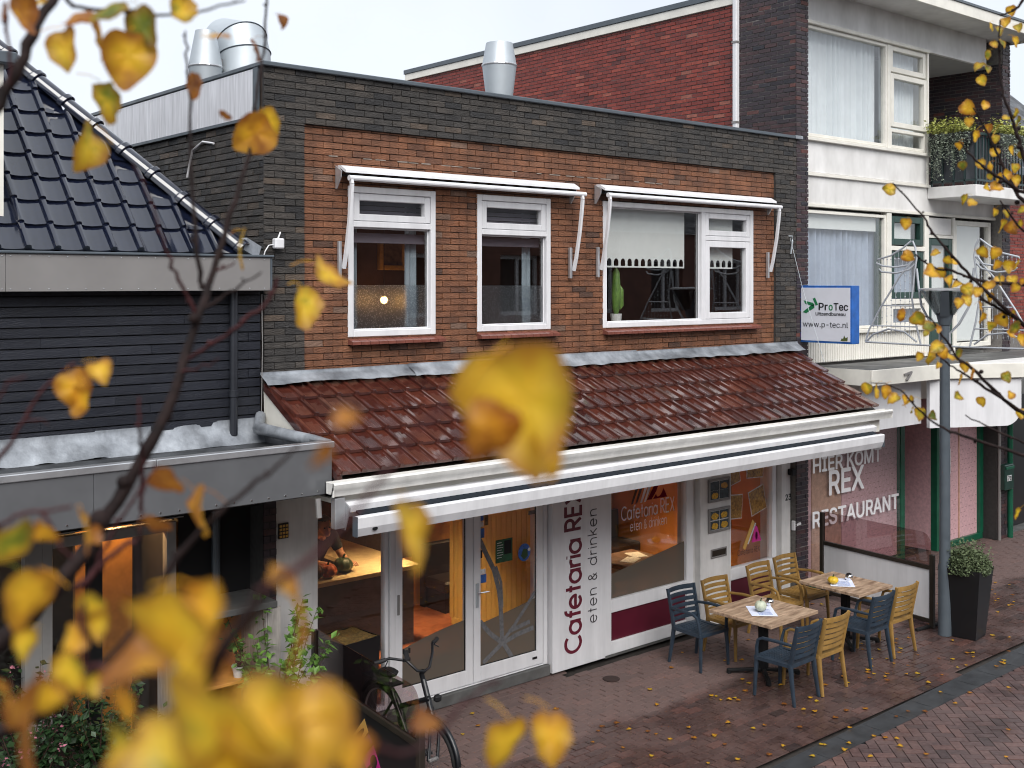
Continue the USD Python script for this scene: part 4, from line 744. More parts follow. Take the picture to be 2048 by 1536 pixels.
inner_table(10.55, .95, 'brown table right behind the big shop window', .9); inner_table(11.6, 1.3, 'brown table with papers behind the right half of the big shop window'); inner_table(10.4, 2.5, 'brown table before the long dark bench inside')
g = G(); g.obox((11.5, 1.2, .763), (.3, .2, .004), rz=.4); g.obox((11.78, 1.35, .763), (.22, .3, .004), rz=-.3); single('paper_sheets', g, 'sticker_white', 'two white paper sheets on a table behind the big shop window', 'paper', kind=None)
g = G(); g.add([(10.33, .92, .76), (10.55, .86, .76), (10.55, .885, 1.0), (10.33, .945, 1.0), (10.34, .99, .76), (10.56, .93, .76)], [[0, 1, 2, 3], [5, 4, 3, 2]]); single('menu_card', g, 'sticker_white', 'white folded menu card standing behind the big shop window', 'menu card')
t = thing('bottle', 'green bottle on the table behind the big shop window', 'bottle', (10.18, .95, .76)); g = G(); g.lathe([(0, 0), (.035, 0), (.035, .13), (.013, .18), (.013, .24), (0, .24)], (10.18, .95, .76), 12); part(t, 'body', g, 'dark_green_paint', smooth=True)
# the person behind the counter, bent over the pumpkins
def body(joints, bones, res=.03, it=12):
    import manifold3d as m3
    parts = []
    for a, b in bones:
        sp = [m3.Manifold.sphere(joints[k][1], 16).translate(tuple(map(float, joints[k][0]))) for k in (a, b)]; parts.append(m3.Manifold.batch_hull(sp))
    mm = parts[0]
    for q in parts[1:]: mm = mm + q
    me = mm.refine_to_length(res).to_mesh(); tmesh = trimesh.Trimesh(me.vert_properties[:, :3], me.tri_verts, process=True); trimesh.smoothing.filter_taubin(tmesh, .5, .53, it); return tmesh
def tmg(m): return G().add(m.vertices, m.faces)
px_, py_ = 7.47, 3.02
per = thing('person', 'person with short dark hair in a black shirt bending over pumpkins behind the counter', 'person', (px_, py_, 0))
J = {'pel': ((px_, py_, .95), .13), 'wai': ((px_ + .01, py_ - .06, 1.1), .125), 'che': ((px_ + .02, py_ - .18, 1.3), .14), 'nec': ((px_ + .02, py_ - .26, 1.44), .06), 'hed': ((px_ + .02, py_ - .33, 1.53), .085), 'cro': ((px_ + .02, py_ - .33, 1.58), .088), 'chin': ((px_ + .02, py_ - .40, 1.47), .05),
     'sl': ((px_ - .19, py_ - .2, 1.38), .068), 'sr': ((px_ + .22, py_ - .2, 1.38), .068), 'el': ((px_ - .24, py_ - .28, 1.13), .048), 'er': ((px_ + .30, py_ - .3, 1.14), .048), 'wl': ((px_ - .02, py_ - .52, 1.1), .032), 'wr': ((px_ + .26, py_ - .55, 1.1), .032),
     'hl': ((px_ - .1, py_, .9), .1), 'hr': ((px_ + .1, py_, .9), .1), 'kl': ((px_ - .11, py_ + .02, .5), .065), 'kr': ((px_ + .11, py_ + .02, .5), .065), 'al': ((px_ - .11, py_ + .05, .08), .045), 'ar': ((px_ + .11, py_ + .05, .08), .045), 'tl': ((px_ - .12, py_ - .12, .05), .035), 'tr': ((px_ + .12, py_ - .12, .05), .035)}
for sd, w in (('l', 'wl'), ('r', 'wr')):
    c = np.array(J[w][0]); J['p' + sd] = (tuple(c + [.0, -.07, .0]), .028)
    for k in range(4):
        J[f'f{sd}{k}a'] = (tuple(c + [-.03 + .02 * k, -.115, .01]), .0095); J[f'f{sd}{k}b'] = (tuple(c + [-.034 + .022 * k, -.155 - .008 * (k in (1, 2)), -.015]), .0085)
    s_ = 1 if sd == 'l' else -1; J[f't{sd}a'] = (tuple(c + [.035 * s_, -.06, .0]), .011); J[f't{sd}b'] = (tuple(c + [.06 * s_, -.11, -.01]), .009)
B = [('pel', 'wai'), ('wai', 'che'), ('che', 'nec'), ('nec', 'hed'), ('hed', 'cro'), ('hed', 'chin'), ('che', 'sl'), ('che', 'sr'), ('sl', 'el'), ('sr', 'er'), ('el', 'wl'), ('er', 'wr'), ('pel', 'hl'), ('pel', 'hr'), ('hl', 'kl'), ('hr', 'kr'), ('kl', 'al'), ('kr', 'ar'), ('al', 'tl'), ('ar', 'tr')]
for sd in 'lr': B += [('w' + sd, 'p' + sd), ('p' + sd, f't{sd}a'), (f't{sd}a', f't{sd}b')] + [('p' + sd, f'f{sd}{k}a') for k in range(4)] + [(f'f{sd}{k}a', f'f{sd}{k}b') for k in range(4)]
hx, hy, hz = J['hed'][0]
J['nose'] = ((hx, hy - .105, hz - .012), .012); J['nb'] = ((hx, hy - .085, hz + .02), .012); J['ea1'] = ((hx - .085, hy + .0, hz), .016); J['ea2'] = ((hx + .085, hy + .0, hz), .016); B += [('nb', 'nose'), ('hed', 'ea1'), ('hed', 'ea2')]
part(per, 'body', tmg(body(J, B, .022, 8)), 'skin', smooth=True)
JS = {k: (J[k][0], J[k][1] + .014) for k in ('pel', 'wai', 'che', 'sl', 'sr')}; JS['ml'] = (tuple(.45 * np.array(J['sl'][0]) + .55 * np.array(J['el'][0])), .07); JS['mr'] = (tuple(.45 * np.array(J['sr'][0]) + .55 * np.array(J['er'][0])), .07)
part(per, 'shirt', tmg(body(JS, [('pel', 'wai'), ('wai', 'che'), ('che', 'sl'), ('che', 'sr'), ('sl', 'ml'), ('sr', 'mr')], .03, 6)), 'cloth_black', smooth=True)
JT = {k: (J[k][0], J[k][1] + .016) for k in ('pel', 'hl', 'hr', 'kl', 'kr', 'al', 'ar')}; part(per, 'trousers', tmg(body(JT, [('pel', 'hl'), ('pel', 'hr'), ('hl', 'kl'), ('hr', 'kr'), ('kl', 'al'), ('kr', 'ar')], .04, 6)), 'cloth_black', smooth=True)
hm = trimesh.creation.icosphere(3, 1.0); hv = hm.vertices * [.112, .122, .11] * (1 + .1 * (meshkit.noise(hm.vertices * 7)[:, None] - .3)); keep = ~((hm.vertices[hm.faces].mean(1)[:, 1] < -.35) & (hm.vertices[hm.faces].mean(1)[:, 2] < .45)) & (hm.vertices[hm.faces].mean(1)[:, 2] > -.5)
part(per, 'hair', G().add(hv + np.array([hx, hy + .01, hz + .045]), hm.faces[keep]), 'hair', smooth=True)
g = G()
for s_ in (-1, 1): g.tm(trimesh.creation.icosphere(1, .011).apply_translation((hx + s_ * .033, hy - .08, hz + .008)))
part(per, 'eyes', g, 'black_paint'); g = G(); g.obox((hx, hy - .092, hz - .045), (.045, .008, .008), c=.003); part(per, 'mouth', g, 'maroon_panel')

# ------------------------------------------------------------------ roof vents
def vent(x, y, zb, zw, zt, rb, rw, rt, label, group=None):
    t = thing('roof_vent', label, 'vent', (x, y, zb)); g = G(); g.lathe([(rb, zb), (rb, zb + (zw - zb) * .35)], (x, y, 0), 28); part(t, 'pipe', g, 'steel', smooth=30)
    g = G(); g.lathe([(rb, zb + (zw - zb) * .35), (rw, zw), (rw, zw + .015), (rt, zt), (rt - .015, zt), (rt - .03, zt - .1), (0, zt - .15)], (x, y, 0), 32); part(t, 'cowl', g, 'steel', smooth=25)
    g = G(); g.lathe([(rw + .004, zw - .005), (rw + .008, zw + .008), (rw + .004, zw + .02)], (x, y, 0), 32); part(t, 'seam', g, 'alu_bright')
    g = G(); 
    for a in (.6, 2.7, 4.8): g.bar((x + (rb + .3) * math.cos(a), y + (rb + .3) * math.sin(a), 6.37), (x + rb * math.cos(a), y + rb * math.sin(a), zb + (zw - zb) * .4), .02)
    part(t, 'stay', g, 'alu_grey'); return t
vent(8.96, 1.0, 6.36, 7.27, 7.55, .14, .212, .165, 'steel roof vent with a double cone, in front of the red brick side wall'); vent(6.05, 3.0, 6.36, 7.18, 7.62, .12, .2, .12, 'steel double cone vent at the left rear of the flat roof, beside the elbow hood')
t = thing('roof_vent', 'large round steel hood with segmented elbow behind the corner of the parapet', 'vent', (6.57, 3.0, 6.36))
g = G(); cx, cy, R_ = 6.57, 3.0, .315; g.lathe([(R_, 6.36), (R_, 7.14)], (cx, cy, 0), 36); part(t, 'pipe', g, 'steel', smooth=30)
def ring_pts(c, ax, r, n=36):
    ax = np.asarray(ax, float); ax /= np.linalg.norm(ax); a = XV; b = np.cross(ax, a); an = np.arange(n) * 2 * np.pi / n; return np.asarray(c) + r * (np.cos(an)[:, None] * a + np.sin(an)[:, None] * b)
sec = [(np.array([cx, cy, 7.14]), np.array([0, .0, 1.0])), (np.array([cx, cy + .02, 7.40]), np.array([0, .25, 1.0])), (np.array([cx, cy + .10, 7.58]), np.array([0, .8, 1.0])), (np.array([cx, cy + .5, 7.62]), np.array([0, 1.0, .1]))]
for k in range(3):
    a, b = ring_pts(*sec[k], R_), ring_pts(*sec[k + 1], R_); g = G().add(np.vstack([a, b]), [[i, (i + 1) % 36, 36 + (i + 1) % 36, 36 + i] for i in range(36)]); part(t, 'elbow_segment', g, 'steel', smooth=40)
    g = G(); rp = ring_pts(*sec[k], R_ + .004); g.tube(np.vstack([rp, rp[:1]]), .008, 5, cap=False); part(t, 'seam', g, 'pole_grey')
g = G(); g.bar((cx - .42, cy - .1, 6.37), (cx - .36, cy - .05, 7.3), .05); g.bar((cx - .5, cy - .15, 6.37), (cx - .33, cy - .1, 6.9), .03); part(t, 'stay', g, 'alu_grey')
# ------------------------------------------------------------------ the white flat building on the right
wb = thing('white_building', 'white panelled flats with balcony and red brick side wall above a boarded shop', 'building', (16.8, 0, 0))
FX0, FX1, YF, EX = 13.65, 13.93, 0.1, 19.75
g = G(); g.box(FX0 + .012, FX1 - .012, -.012, 1.05, 0, 9.3); fin = part(wb, 'side_wall', g, 'mortar_grey', label='dark purple brick end of the side wall')
g = G(); g.box(FX0 + .02, FX1, 1.06, 9.6, 6.3, 8.8); red = part(wb, 'side_wall', g, 'mortar_grey', label='bright red brick side wall above the neighbouring flat roof')
lay(fin, [(courses(0, 1.04, 5.6, 8.9, .218, .0628, .011, seed=1), (FX0 + .008, 0, 0), YV, ZV, (-1, 0, 0), 'brick_purple', .006, .001),
          (courses(FX0, FX1, 3.4, 8.9, .218, .0628, .011, seed=2), (0, -.016, 0), XV, ZV, (0, -1, 0), 'brick_purple', .006, .001)], seed=31)
lay(red, [(courses(1.07, 9.6, 6.5, 8.79, .218, .0628, .011, seed=3), (FX0 + .014, 0, 0), YV, ZV, (-1, 0, 0), 'brick_red', .006, .001)], seed=32)
lay(fin, [(courses(FX0, FX1, 0, 3.0, .218, .0628, .011, seed=4), (0, -.016, 0), XV, ZV, (0, -1, 0), 'brick_purple', .006)], most=60, seed=33, name='base_brick', rest='base_brick_field')
g = G(); g.box(FX0 - .03, FX0 + .3, 1.06, 9.62, 8.8, 8.93, .004); part(wb, 'roof_edge', g, 'cream_paint'); g = G(); g.box(FX0 - .05, FX0 + .3, 1.06, 9.64, 8.932, 9.02, .006); part(wb, 'roof_edge_cap', g, 'pole_grey')
g = G(); g.box(FX0 - .075, FX0 + .005, 1.0, 1.075, 6.3, 9.1, .01); part(wb, 'downpipe', g, 'white_pvc')
g = G()
for z in (7.0, 8.2): g.box(FX0 - .085, FX0 + .005, .995, 1.08, z, z + .03)
part(wb, 'pipe_clip', g, 'alu_grey')
g = G(); g.box(FX1, EX + .3, .6, 9.0, 9.0, 9.1); g.box(FX0, EX + .3, -.62, .6, 8.92, 9.0, .004); part(wb, 'roof_overhang', g, 'stained_white'); g = G(); g.box(FX0 - .02, EX + .34, -.65, -.62, 8.88, 9.06, .004); g.box(EX + .3, EX + .34, -.62, 2, 8.88, 9.06); part(wb, 'roof_fascia', g, 'cream_paint'); g = G(); g.box(FX0 - .03, EX + .36, -.67, -.60, 9.062, 9.1); part(wb, 'roof_edge_cap', g, 'pole_grey')
# facade of boards with real window openings
up = (13.94, 17.42, 6.76, 8.42); lo = (13.94, 17.36, 3.9, 5.70)
g = G()
g.plate(sbox(FX1 + .002, 8.44, EX - .3, 8.92), (0, YF + .06, 0), XV, ZV, .06); g.plate(sbox(FX1 + .002, 6.24, 17.45, 6.70), (0, YF + .06, 0), XV, ZV, .06); g.plate(sbox(FX1 + .002, 5.78, EX, 6.19), (0, YF + .06, 0), XV, ZV, .06)
cl = part(wb, 'facade_panel', g, 'stained_white')
for (z, x1, d) in ((8.43, 17.46, .05), (6.205, 17.5, .04), (5.75, EX, .03), (6.72, 17.46, .06)): g = G(); g.box(FX1 + .003, x1, YF - d, YF + .06, z - .025, z + .025, .006); part(wb, 'moulding', g, 'cream_paint')
g = G(); g.box(17.42, 17.47, YF - .02, 2.2, 6.2, 8.43, .004); part(wb, 'corner_board', g, 'cream_paint')
# upper window
def glazed(x0, x1, z0, z1, fm, w=.06, label=None, y0=YF, dep=.09):
    g = G(); frame_ring(g, x0, x1, z0, z1, y0, y0 + dep, w, .005); f = part(wb, 'window', g, fm, label=label); g = G(); g.box(x0 + w - .004, x1 - w + .004, y0 + .05, y0 + .056, z0 + w - .004, z1 - w + .004); part(f, 'pane', g, 'window_glass'); return f
glazed(13.94, 16.24, 6.76, 8.40, 'cream_paint', .05); glazed(16.32, 17.40, 7.98, 8.40, 'cream_paint', .08); glazed(16.32, 17.40, 7.10, 7.95, 'cream_paint', .08, y0=YF - .02); glazed(16.32, 17.40, 6.76, 7.07, 'cream_paint', .05)
g = G(); g.box(16.24, 16.32, YF - .01, YF + .09, 6.75, 8.4, .004); part(wb, 'mullion', g, 'cream_paint')
curtain(wb, 13.95, 16.2, 6.75, 8.42, .32, 'curtain_white', 17, .05, seed=3); curtain(wb, 16.33, 17.36, 6.75, 8.42, .32, 'curtain_white', 13, .03, seed=5)
# lower window row
glazed(13.94, 16.2, 3.9, 5.68, 'cream_paint', .045); g = G(); g.box(16.2, 16.33, YF - .02, YF + .1, 3.88, 5.72, .004); g.box(17.34, 17.47, YF - .02, YF + .1, 3.4, 5.72, .004); g.box(18.27, 18.33, YF - .02, YF + .1, 3.4, 5.72, .004); part(wb, 'mullion', g, 'cream_paint')
g = G(); g.box(16.04, 16.15, YF + .06, YF + .12, 3.95, 5.64); part(wb, 'green_post', g, 'dark_green_paint')
glazed(16.34, 17.33, 5.22, 5.68, 'dark_green_paint', .1, 'dark green framed fanlight'); g = G(); g.box(16.33, 17.34, YF - .02, YF + .1, 5.13, 5.2, .004); part(wb, 'transom', g, 'cream_paint'); glazed(16.34, 17.33, 4.36, 5.12, 'dark_green_paint', .1, 'dark green framed casement'); g = G(); g.box(16.33, 17.34, YF - .02, YF + .1, 4.27, 4.35, .004); part(wb, 'transom', g, 'cream_paint'); glazed(16.34, 17.33, 3.9, 4.26, 'cream_paint', .07)
g = G(); frame_ring(g, 17.48, 18.26, 3.45, 5.35, YF + .0, YF + .07, .11, .005, wb=.5); d = part(wb, 'balcony_door', g, 'dark_green_paint'); g = G(); g.box(17.58, 18.16, YF + .04, YF + .046, 3.94, 5.25); part(d, 'pane', g, 'window_glass'); g = G(); g.box(17.48, 18.26, YF + .02, YF + .1, 5.42, 5.7, .004); part(wb, 'fanlight_panel', g, 'stained_white'); g = G(); g.box(17.47, 18.27, YF - .01, YF + .1, 5.36, 5.41); part(wb, 'transom', g, 'cream_paint')
glazed(18.34, 19.62, 3.5, 5.68, 'cream_paint', .08)
g = G(); g.box(13.96, 16.15, .19, .21, 5.42, 5.7); g.box(17.6, 18.15, .2, .21, 3.95, 5.24); g.box(18.4, 19.4, .2, .21, 3.6, 5.66); g.box(16.45, 17.1, .2, .21, 5.32, 5.6); part(wb, 'roller_blind', g, 'blind_white')
curtain(wb, 13.95, 16.1, 3.9, 5.5, .3, 'curtain_blue', 15, .06, seed=8); curtain(wb, 16.4, 17.3, 3.95, 5.15, .3, 'curtain_blue', 8, .03, seed=9)
g = G(); g.box(13.94, EX, 1.5, 1.56, 3.4, 8.9); g.box(13.94, 17.4, YF + .1, 1.5, 5.76, 6.16); g.box(13.94, EX, YF + .2, 1.5, 3.36, 3.4); part(wb, 'rooms', g, 'room_pale')
g = G(); g.box(FX1 + .003, 17.36, YF - .05, YF + .1, 3.84, 3.895, .006); part(wb, 'window_sill', g, 'cream_paint')
g = G(); g.box(FX1 + .003, 17.34, YF + .04, YF + .1, 3.42, 3.84); slat = part(wb, 'slatted_panel', g, 'stained_white')
x = 13.95
while x < 17.3: g = G(); g.box(x, x + .048, YF + .015, YF + .04, 3.43, 3.835, .004); part(slat, 'slat', g, 'cream_paint'); x += .062
# recessed balcony with brick side wall
g = G(); g.box(EX - .02, EX + .26, -.05, 2.2, 3.4, 8.92); bw_ = part(wb, 'right_fin_wall', g, 'mortar_grey'); lay(bw_, [(courses(-.05, 2.15, 6.2, 8.5, .218, .0628, .011, seed=6), (EX - .024, 0, 0), YV, ZV, (-1, 0, 0), 'brick_purple', .006, .001), (courses(EX - .02, EX + .26, 3.4, 8.9, .218, .0628, .011, seed=7), (0, -.054, 0), XV, ZV, (0, -1, 0), 'brick_purple', .006, .001)], seed=36)
g = G(); g.box(17.45, EX, 2.1, 2.2, 6.2, 8.5); g.box(17.45, EX, .16, 2.1, 8.44, 8.5); part(wb, 'balcony_recess', g, 'room_pale')
g = G(); g.box(17.45, EX + .28, -.74, YF - .003, 6.0, 6.19, .008); g.box(17.45, EX - .03, YF, 2.1, 6.1, 6.19); part(wb, 'balcony_slab', g, 'stained_white')
bal = thing('balcony_railing', 'dark green balcony railing with grey canvas screen on the white building', 'railing', (18.5, -.7, 6.2))
g = G(); g.bar((17.52, .08, 7.02), (17.52, -.7, 7.02), .04); g.bar((17.52, -.7, 7.02), (20.0, -.7, 7.02), .04); g.bar((17.52, .08, 6.27), (17.52, -.7, 6.27), .03); g.bar((17.52, -.7, 6.27), (20.0, -.7, 6.27), .03); part(bal, 'rail', g, 'rail_green')
for k in range(24): g = G(); x = 17.52 + k * .105; g.box(x - .008, x + .008, -.708, -.692, 6.2, 7.02); part(bal, 'baluster', g, 'rail_green')
for k in range(5): g = G(); y = .06 - k * .19; g.box(17.505, 17.535, y - .012, y + .012, 6.2, 7.02); part(bal, 'baluster', g, 'rail_green')
n = 30; v = []
for z in (6.28, 6.65, 6.98):
    for i in range(n): q = i / (n - 1); y = .06 - .74 * q; v.append((17.545 + .015 * math.sin(q * 23 + z * 5), y, z))
f = [[k * n + i, k * n + i + 1, (k + 1) * n + i + 1, (k + 1) * n + i] for k in range(2) for i in range(n - 1)]; part(bal, 'canvas_screen', G().add(v, f), 'canvas_grey', smooth=True)
v = []
for z in (6.28, 6.65, 6.98):
    for i in range(n): q = i / (n - 1); v.append((17.54 + .62 * q, -.672 + .012 * math.sin(q * 19 + z * 4), z))
part(bal, 'canvas_screen', G().add(v, f), 'canvas_grey', smooth=True)
def leaf_cloud(pts, size, r_, g=None, flat_=.35):
    g = g or G(); n = len(pts); s_ = size * r_.uniform(.6, 1.25, n); a = r_.uniform(0, 2 * np.pi, n); tl_ = r_.normal(0, .55, n)
    d = np.stack([np.cos(a), np.sin(a), tl_], 1); d /= np.linalg.norm(d, axis=1, keepdims=True); w = np.cross(d, r_.normal(0, 1, (n, 3)) * flat_ + [0, 0, 1]); w /= np.linalg.norm(w, axis=1, keepdims=True); up_ = np.cross(w, d)
    P_ = np.asarray(pts); S = s_[:, None]
    v = np.stack([P_, P_ + d * S * .45 + w * S * .33 + up_ * S * .06, P_ + d * S, P_ + d * S * .45 - w * S * .33 + up_ * S * .06], 1).reshape(-1, 3); f = np.arange(4 * n).reshape(-1, 4); return g.add(v, f)
def balcony_plant(x0, x1, label, seed, drop, side=False):
    T_ = (lambda p: np.stack([17.44 + (p[:, 1] + .8), .02 - (p[:, 0] - x0) * .72, p[:, 2]], 1)) if side else (lambda p: p)
    r_ = np.random.default_rng(seed); t = thing('balcony_planter', label, 'planter', T_(np.array([[(x0 + x1) / 2, -.8, 6.95]]))[0]); g = G(); g.box(x0, x1, -.88, -.72, 6.86, 7.04, .01); v, f = g.arr(); part(t, 'box', (T_(v), f[:, ::-1] if side else f), 'planter_black')
    m = 900; p = np.stack([r_.uniform(x0 - .05, x1 + .05, m), -.8 + r_.normal(0, .08, m), 7.06 + np.abs(r_.normal(0, .1, m))], 1); part(t, 'foliage', leaf_cloud(T_(p), .055, r_), 'trailing_yellow')
    p = []
    for k in range(int(60 * (x1 - x0))):
        x, y = r_.uniform(x0, x1), -.88 - r_.uniform(0, .06); L = drop * r_.uniform(.3, 1) * (1 - .5 * abs((x - (x0 + .3)) / .8))
        for z in np.arange(0, max(L, .1), .016): p.append((x + .05 * math.sin(z * 7 + k) + r_.normal(0, .012), y - .02 * math.sin(z * 4) + r_.normal(0, .012), 7.02 - z))
    part(t, 'trailing_growth', leaf_cloud(T_(np.array(p)), .035, r_), 'trailing')
balcony_plant(17.56, 18.5, 'balcony planter with long grey green trailing plant, left of the two', 3, .85, True); balcony_plant(17.95, 18.9, 'balcony planter with shorter trailing plant and yellow green top, right of the two', 4, .55)
# canopy over the shop
cpl = Polygon([(13.96, YF - .005), (13.96, -1.02), (15.8, -1.02), (17.3, -1.80), (EX + .5, -1.80), (EX + .5, YF - .005)]); g = G(); g.plate(cpl, (0, 0, 3.22), XV, YV, .16); part(wb, 'shop_canopy', g, 'stained_white'); g = G()
for a, b in (((13.94, -1.036), (15.8, -1.036)), ((15.8, -1.036), (17.3, -1.816)), ((17.3, -1.816), (EX + .5, -1.816))): g.bar((*a, 3.29), (*b, 3.29), .03, .22, .006)
g.box(13.94, 13.958, -1.02, YF - .01, 3.18, 3.40); part(wb, 'canopy_fascia', g, 'cream_paint')
g = G(); g.box(13.97, EX + .4, -.95, .0, 3.384, 3.392); part(wb, 'canopy_roof_felt', g, 'concrete')
def rounded(x0, x1, z0, z1, r): return unary_union([sbox(x0, z0 + r, x1, z1), sbox(x0, z0, x1 - r, z1), Point(x1 - r, z0 + r).buffer(r, 10)])
g = G(); g.plate(sbox(14.15, 2.50, 15.74, 3.18), (0, -.72, 0), XV, ZV, .04); sd_ = np.array([1.5, -.78, 0]) / np.hypot(1.5, .78); part(wb, 'sign_board', g, 'white_pvc', label='flat white board under the canopy'); g = G(); g.plate(rounded(0, 1.56, 2.45, 3.18, .28), (15.72, -.86, 0), sd_, ZV, .08); part(wb, 'sign_board', g, 'white_pvc', label='blank white sign board with rounded corner under the canopy')
g = G(); g.bar((14.75, -1.06, 3.3), (14.95, -1.06, 3.33), .03); g.bar((14.8, -1.07, 3.22), (14.93, -1.06, 3.32), .03); part(wb, 'canopy_bracket', g, 'alu_grey')
# boarded shop front
YB = .4
g = G(); g.box(13.95, 17.05, YB + .02, YB + .06, .12, 2.6); part(wb, 'plywood_board', g, 'plywood_pink')
for (a, b, m) in ((14.32, 14.62, 'plywood_pink'), (14.63, 15.42, 'plywood_tan'), (15.43, 17.03, 'plywood_pink')): g = G(); g.box(a, b - .008, YB + .003, YB + .02, .13, 2.6, .002); part(wb, 'plywood_board', g, m)
g = G(); gl_ = G(); gl_.box(14.1, 17.02, YB - .05, YB - .045, .12, 2.6); part(wb, 'shop_pane', gl_, 'window_glass')
r_ = np.random.default_rng(9); st = G()
for (a, b, yy) in ((14.32, 14.6, YB), (15.45, 17.0, YB), (18.35, 19.0, YB), (19.08, 19.7, YB)):
    for z in np.arange(.2, 2.6, .085):
        for x in np.arange(a + .03 + (.05 if int(z * 12) % 2 else 0), b - .05, .12):
            if r_.random() < .75: st.box(x, x + .045, yy, yy + .003, z, z + .006)
part(wb, 'stamp_print', st, 'stamp_dark', kind='stuff')
def board_text(s_, h, x0, x1, z):
    m = meshkit.text_mesh(s_, h, .004, True); k = (x1 - x0) / m.extents[0]; m.apply_translation([-m.bounds[0][0], 0, 0]); m.apply_scale([k, 1, 1]); g = G().put(m, (x0, YB - .052, z), XV, ZV); pass
    for q in sorted(m.split(only_watertight=False), key=lambda q: q.bounds[0][0]): part(wb, 'shop_letter', G().put(q, (x0, YB - .052, z), XV, ZV), 'lettering_white')
board_text('HIER KOMT', .215, 14.58, 16.46, 1.74); board_text('REX', .36, 15.0, 15.96, 1.36); board_text('RESTAURANT', .235, 14.57, 16.98, .91)
g = G(); g.box(13.96, 14.12, YB - .06, YB + .06, 0, 2.62, .006); g.box(17.04, 17.17, YB - .06, YB + .06, 0, 2.62, .006); g.box(14.12, 17.04, YB - .06, YB + .06, 2.62, 2.7); g.box(14.12, 17.04, YB - .06, YB + .06, 0, .115); part(wb, 'green_frame', g, 'green_paint')
g = G(); g.box(18.2, 18.34, YB - .06, YB + .06, 0, 2.7, .006); g.box(18.34, 19.8, YB - .06, YB + .06, 0, .11, .006); g.box(19.7, 19.82, YB - .06, YB + .06, .11, 2.7, .006); g.box(18.34, 19.7, YB - .06, YB + .06, 2.6, 2.7); part(wb, 'green_frame', g, 'green_paint')
g = G(); g.box(18.34, 19.7, YB + .003, YB + .03, .11, 2.6); part(wb, 'plywood_board', g, 'plywood_pink'); g = G(); g.box(19.03, 19.07, YB - .01, YB + .0025, .11, 2.6); part(wb, 'board_batten', g, 'plywood_tan')
g = G(); g.box(17.17, 18.2, 1.3, 1.36, 0, 2.7); g.box(17.17, 17.2, YB + .06, 1.3, 0, 2.7); g.box(18.2, 18.24, YB + .06, 1.3, 0, 2.7); part(wb, 'door_recess', g, 'plywood_pink', label='boarded doorway recess')
g = G(); g.box(17.25, 18.15, 1.26, 1.298, .02, 2.2, .01); part(wb, 'shop_door', g, 'dark_brown_metal')
g = G(); g.box(13.95, 20.1, .5, 1.5, 2.7, 2.74); g.box(13.95, EX, YF, .5, 2.7, 3.2); part(wb, 'shop_ceiling', g, 'cream_paint')
g = G(); g.box(19.84, 20.19, .1, .5, 0, 3.2); bp = part(wb, 'brick_pier', g, 'mortar_dark'); lay(bp, [(courses(19.9, 20.19, 0, 2.9, .218, .0628, .011, seed=8), (0, .096, 0), XV, ZV, (0, -1, 0), 'brick_purple', .006)], most=90, seed=38)
g = G(); g.tube([(19.87, .07, 0), (19.87, .07, 3.2)], .03, 10); part(wb, 'downpipe', g, 'alu_grey'); g = G(); g.tube([(20.26, .06, 0), (20.26, .06, 3.2)], .05, 12); part(wb, 'downpipe', g, 'green_paint', smooth=30, label='bright green downpipe')
g = G(); g.box(20.35, 21.6, .42, .5, 0.02, 2.5, .01); part(wb, 'front_door', g, 'black_paint', label='black front door at the right edge'); g = G(); g.tube([(20.55, .40, 1.1), (20.62, .36, 1.1), (20.72, .36, 1.1)], .012, 6); part(wb, 'door_handle', g, 'chrome'); g = G(); g.box(20.19, 22.5, .5, .6, 0, 3.2); g.box(20.3, 21.7, .2, .5, 0.0, .02); part(wb, 'porch', g, 'concrete')
t = thing('mailbox', 'dark green mailbox with a white number plate on the brick pier at the right', 'mailbox', (20.0, 0, 1.05)); g = G(); g.box(19.86, 20.2, -.04, .09, .9, 1.35, .012); part(t, 'body', g, 'dark_green_paint'); g = G(); g.box(19.88, 20.18, -.06, -.041, 1.27, 1.32, .004); part(t, 'flap', g, 'green_paint'); g = G(); g.box(19.94, 20.1, -.046, -.041, 1.06, 1.16); part(t, 'number_plate', g, 'sticker_white'); g = G(); m_ = meshkit.text_mesh('71b', .07, .002, True); g.put(m_, (19.955, -.048, 1.075), XV, ZV); part(t, 'number', g, 'lettering_black')
# projecting light box sign
t = thing('hanging_sign', 'projecting blue edged light box sign reading ProTec at the brick fin', 'sign', (13.84, -.42, 4.17))
g = G(); g.box(13.75, 13.93, -.86, -.01, 3.76, 4.57, .006); part(t, 'box', g, 'sign_blue'); g = G(); g.box(13.744, 13.752, -.83, -.03, 3.79, 4.54); part(t, 'face', g, 'sign_white')
def sgn(poly, m, th=.002, name='emblem'): part(t, name, G().plate(poly, (13.744, 0, 0), (0, -1, 0), ZV, th), m)   # du x dv = -x
def sbar(a, b, w): return LineString([a, b]).buffer(w / 2, cap_style=2)
sgn(Polygon([(.075, 4.36), (.10, 4.31), (.24, 4.275), (.255, 4.30), (.23, 4.325)]), 'lettering_green'); sgn(Polygon([(.055, 4.19), (.12, 4.175), (.255, 4.255), (.25, 4.30), (.2, 4.29)]), 'lettering_green'); sgn(Polygon([(.225, 4.385), (.265, 4.40), (.315, 4.30), (.275, 4.285)]), 'lettering_green')
def stext(s_, h, y0, y1, z, m, bold=True):
    q = meshkit.text_mesh(s_, h, .002, bold); k = (y1 - y0) / q.extents[0]; q.apply_translation([-q.bounds[0][0], 0, 0]); q.apply_scale([k, 1, 1]); part(t, 'lettering', G().put(q, (13.743, -y0, z), (0, -1, 0), ZV), m)
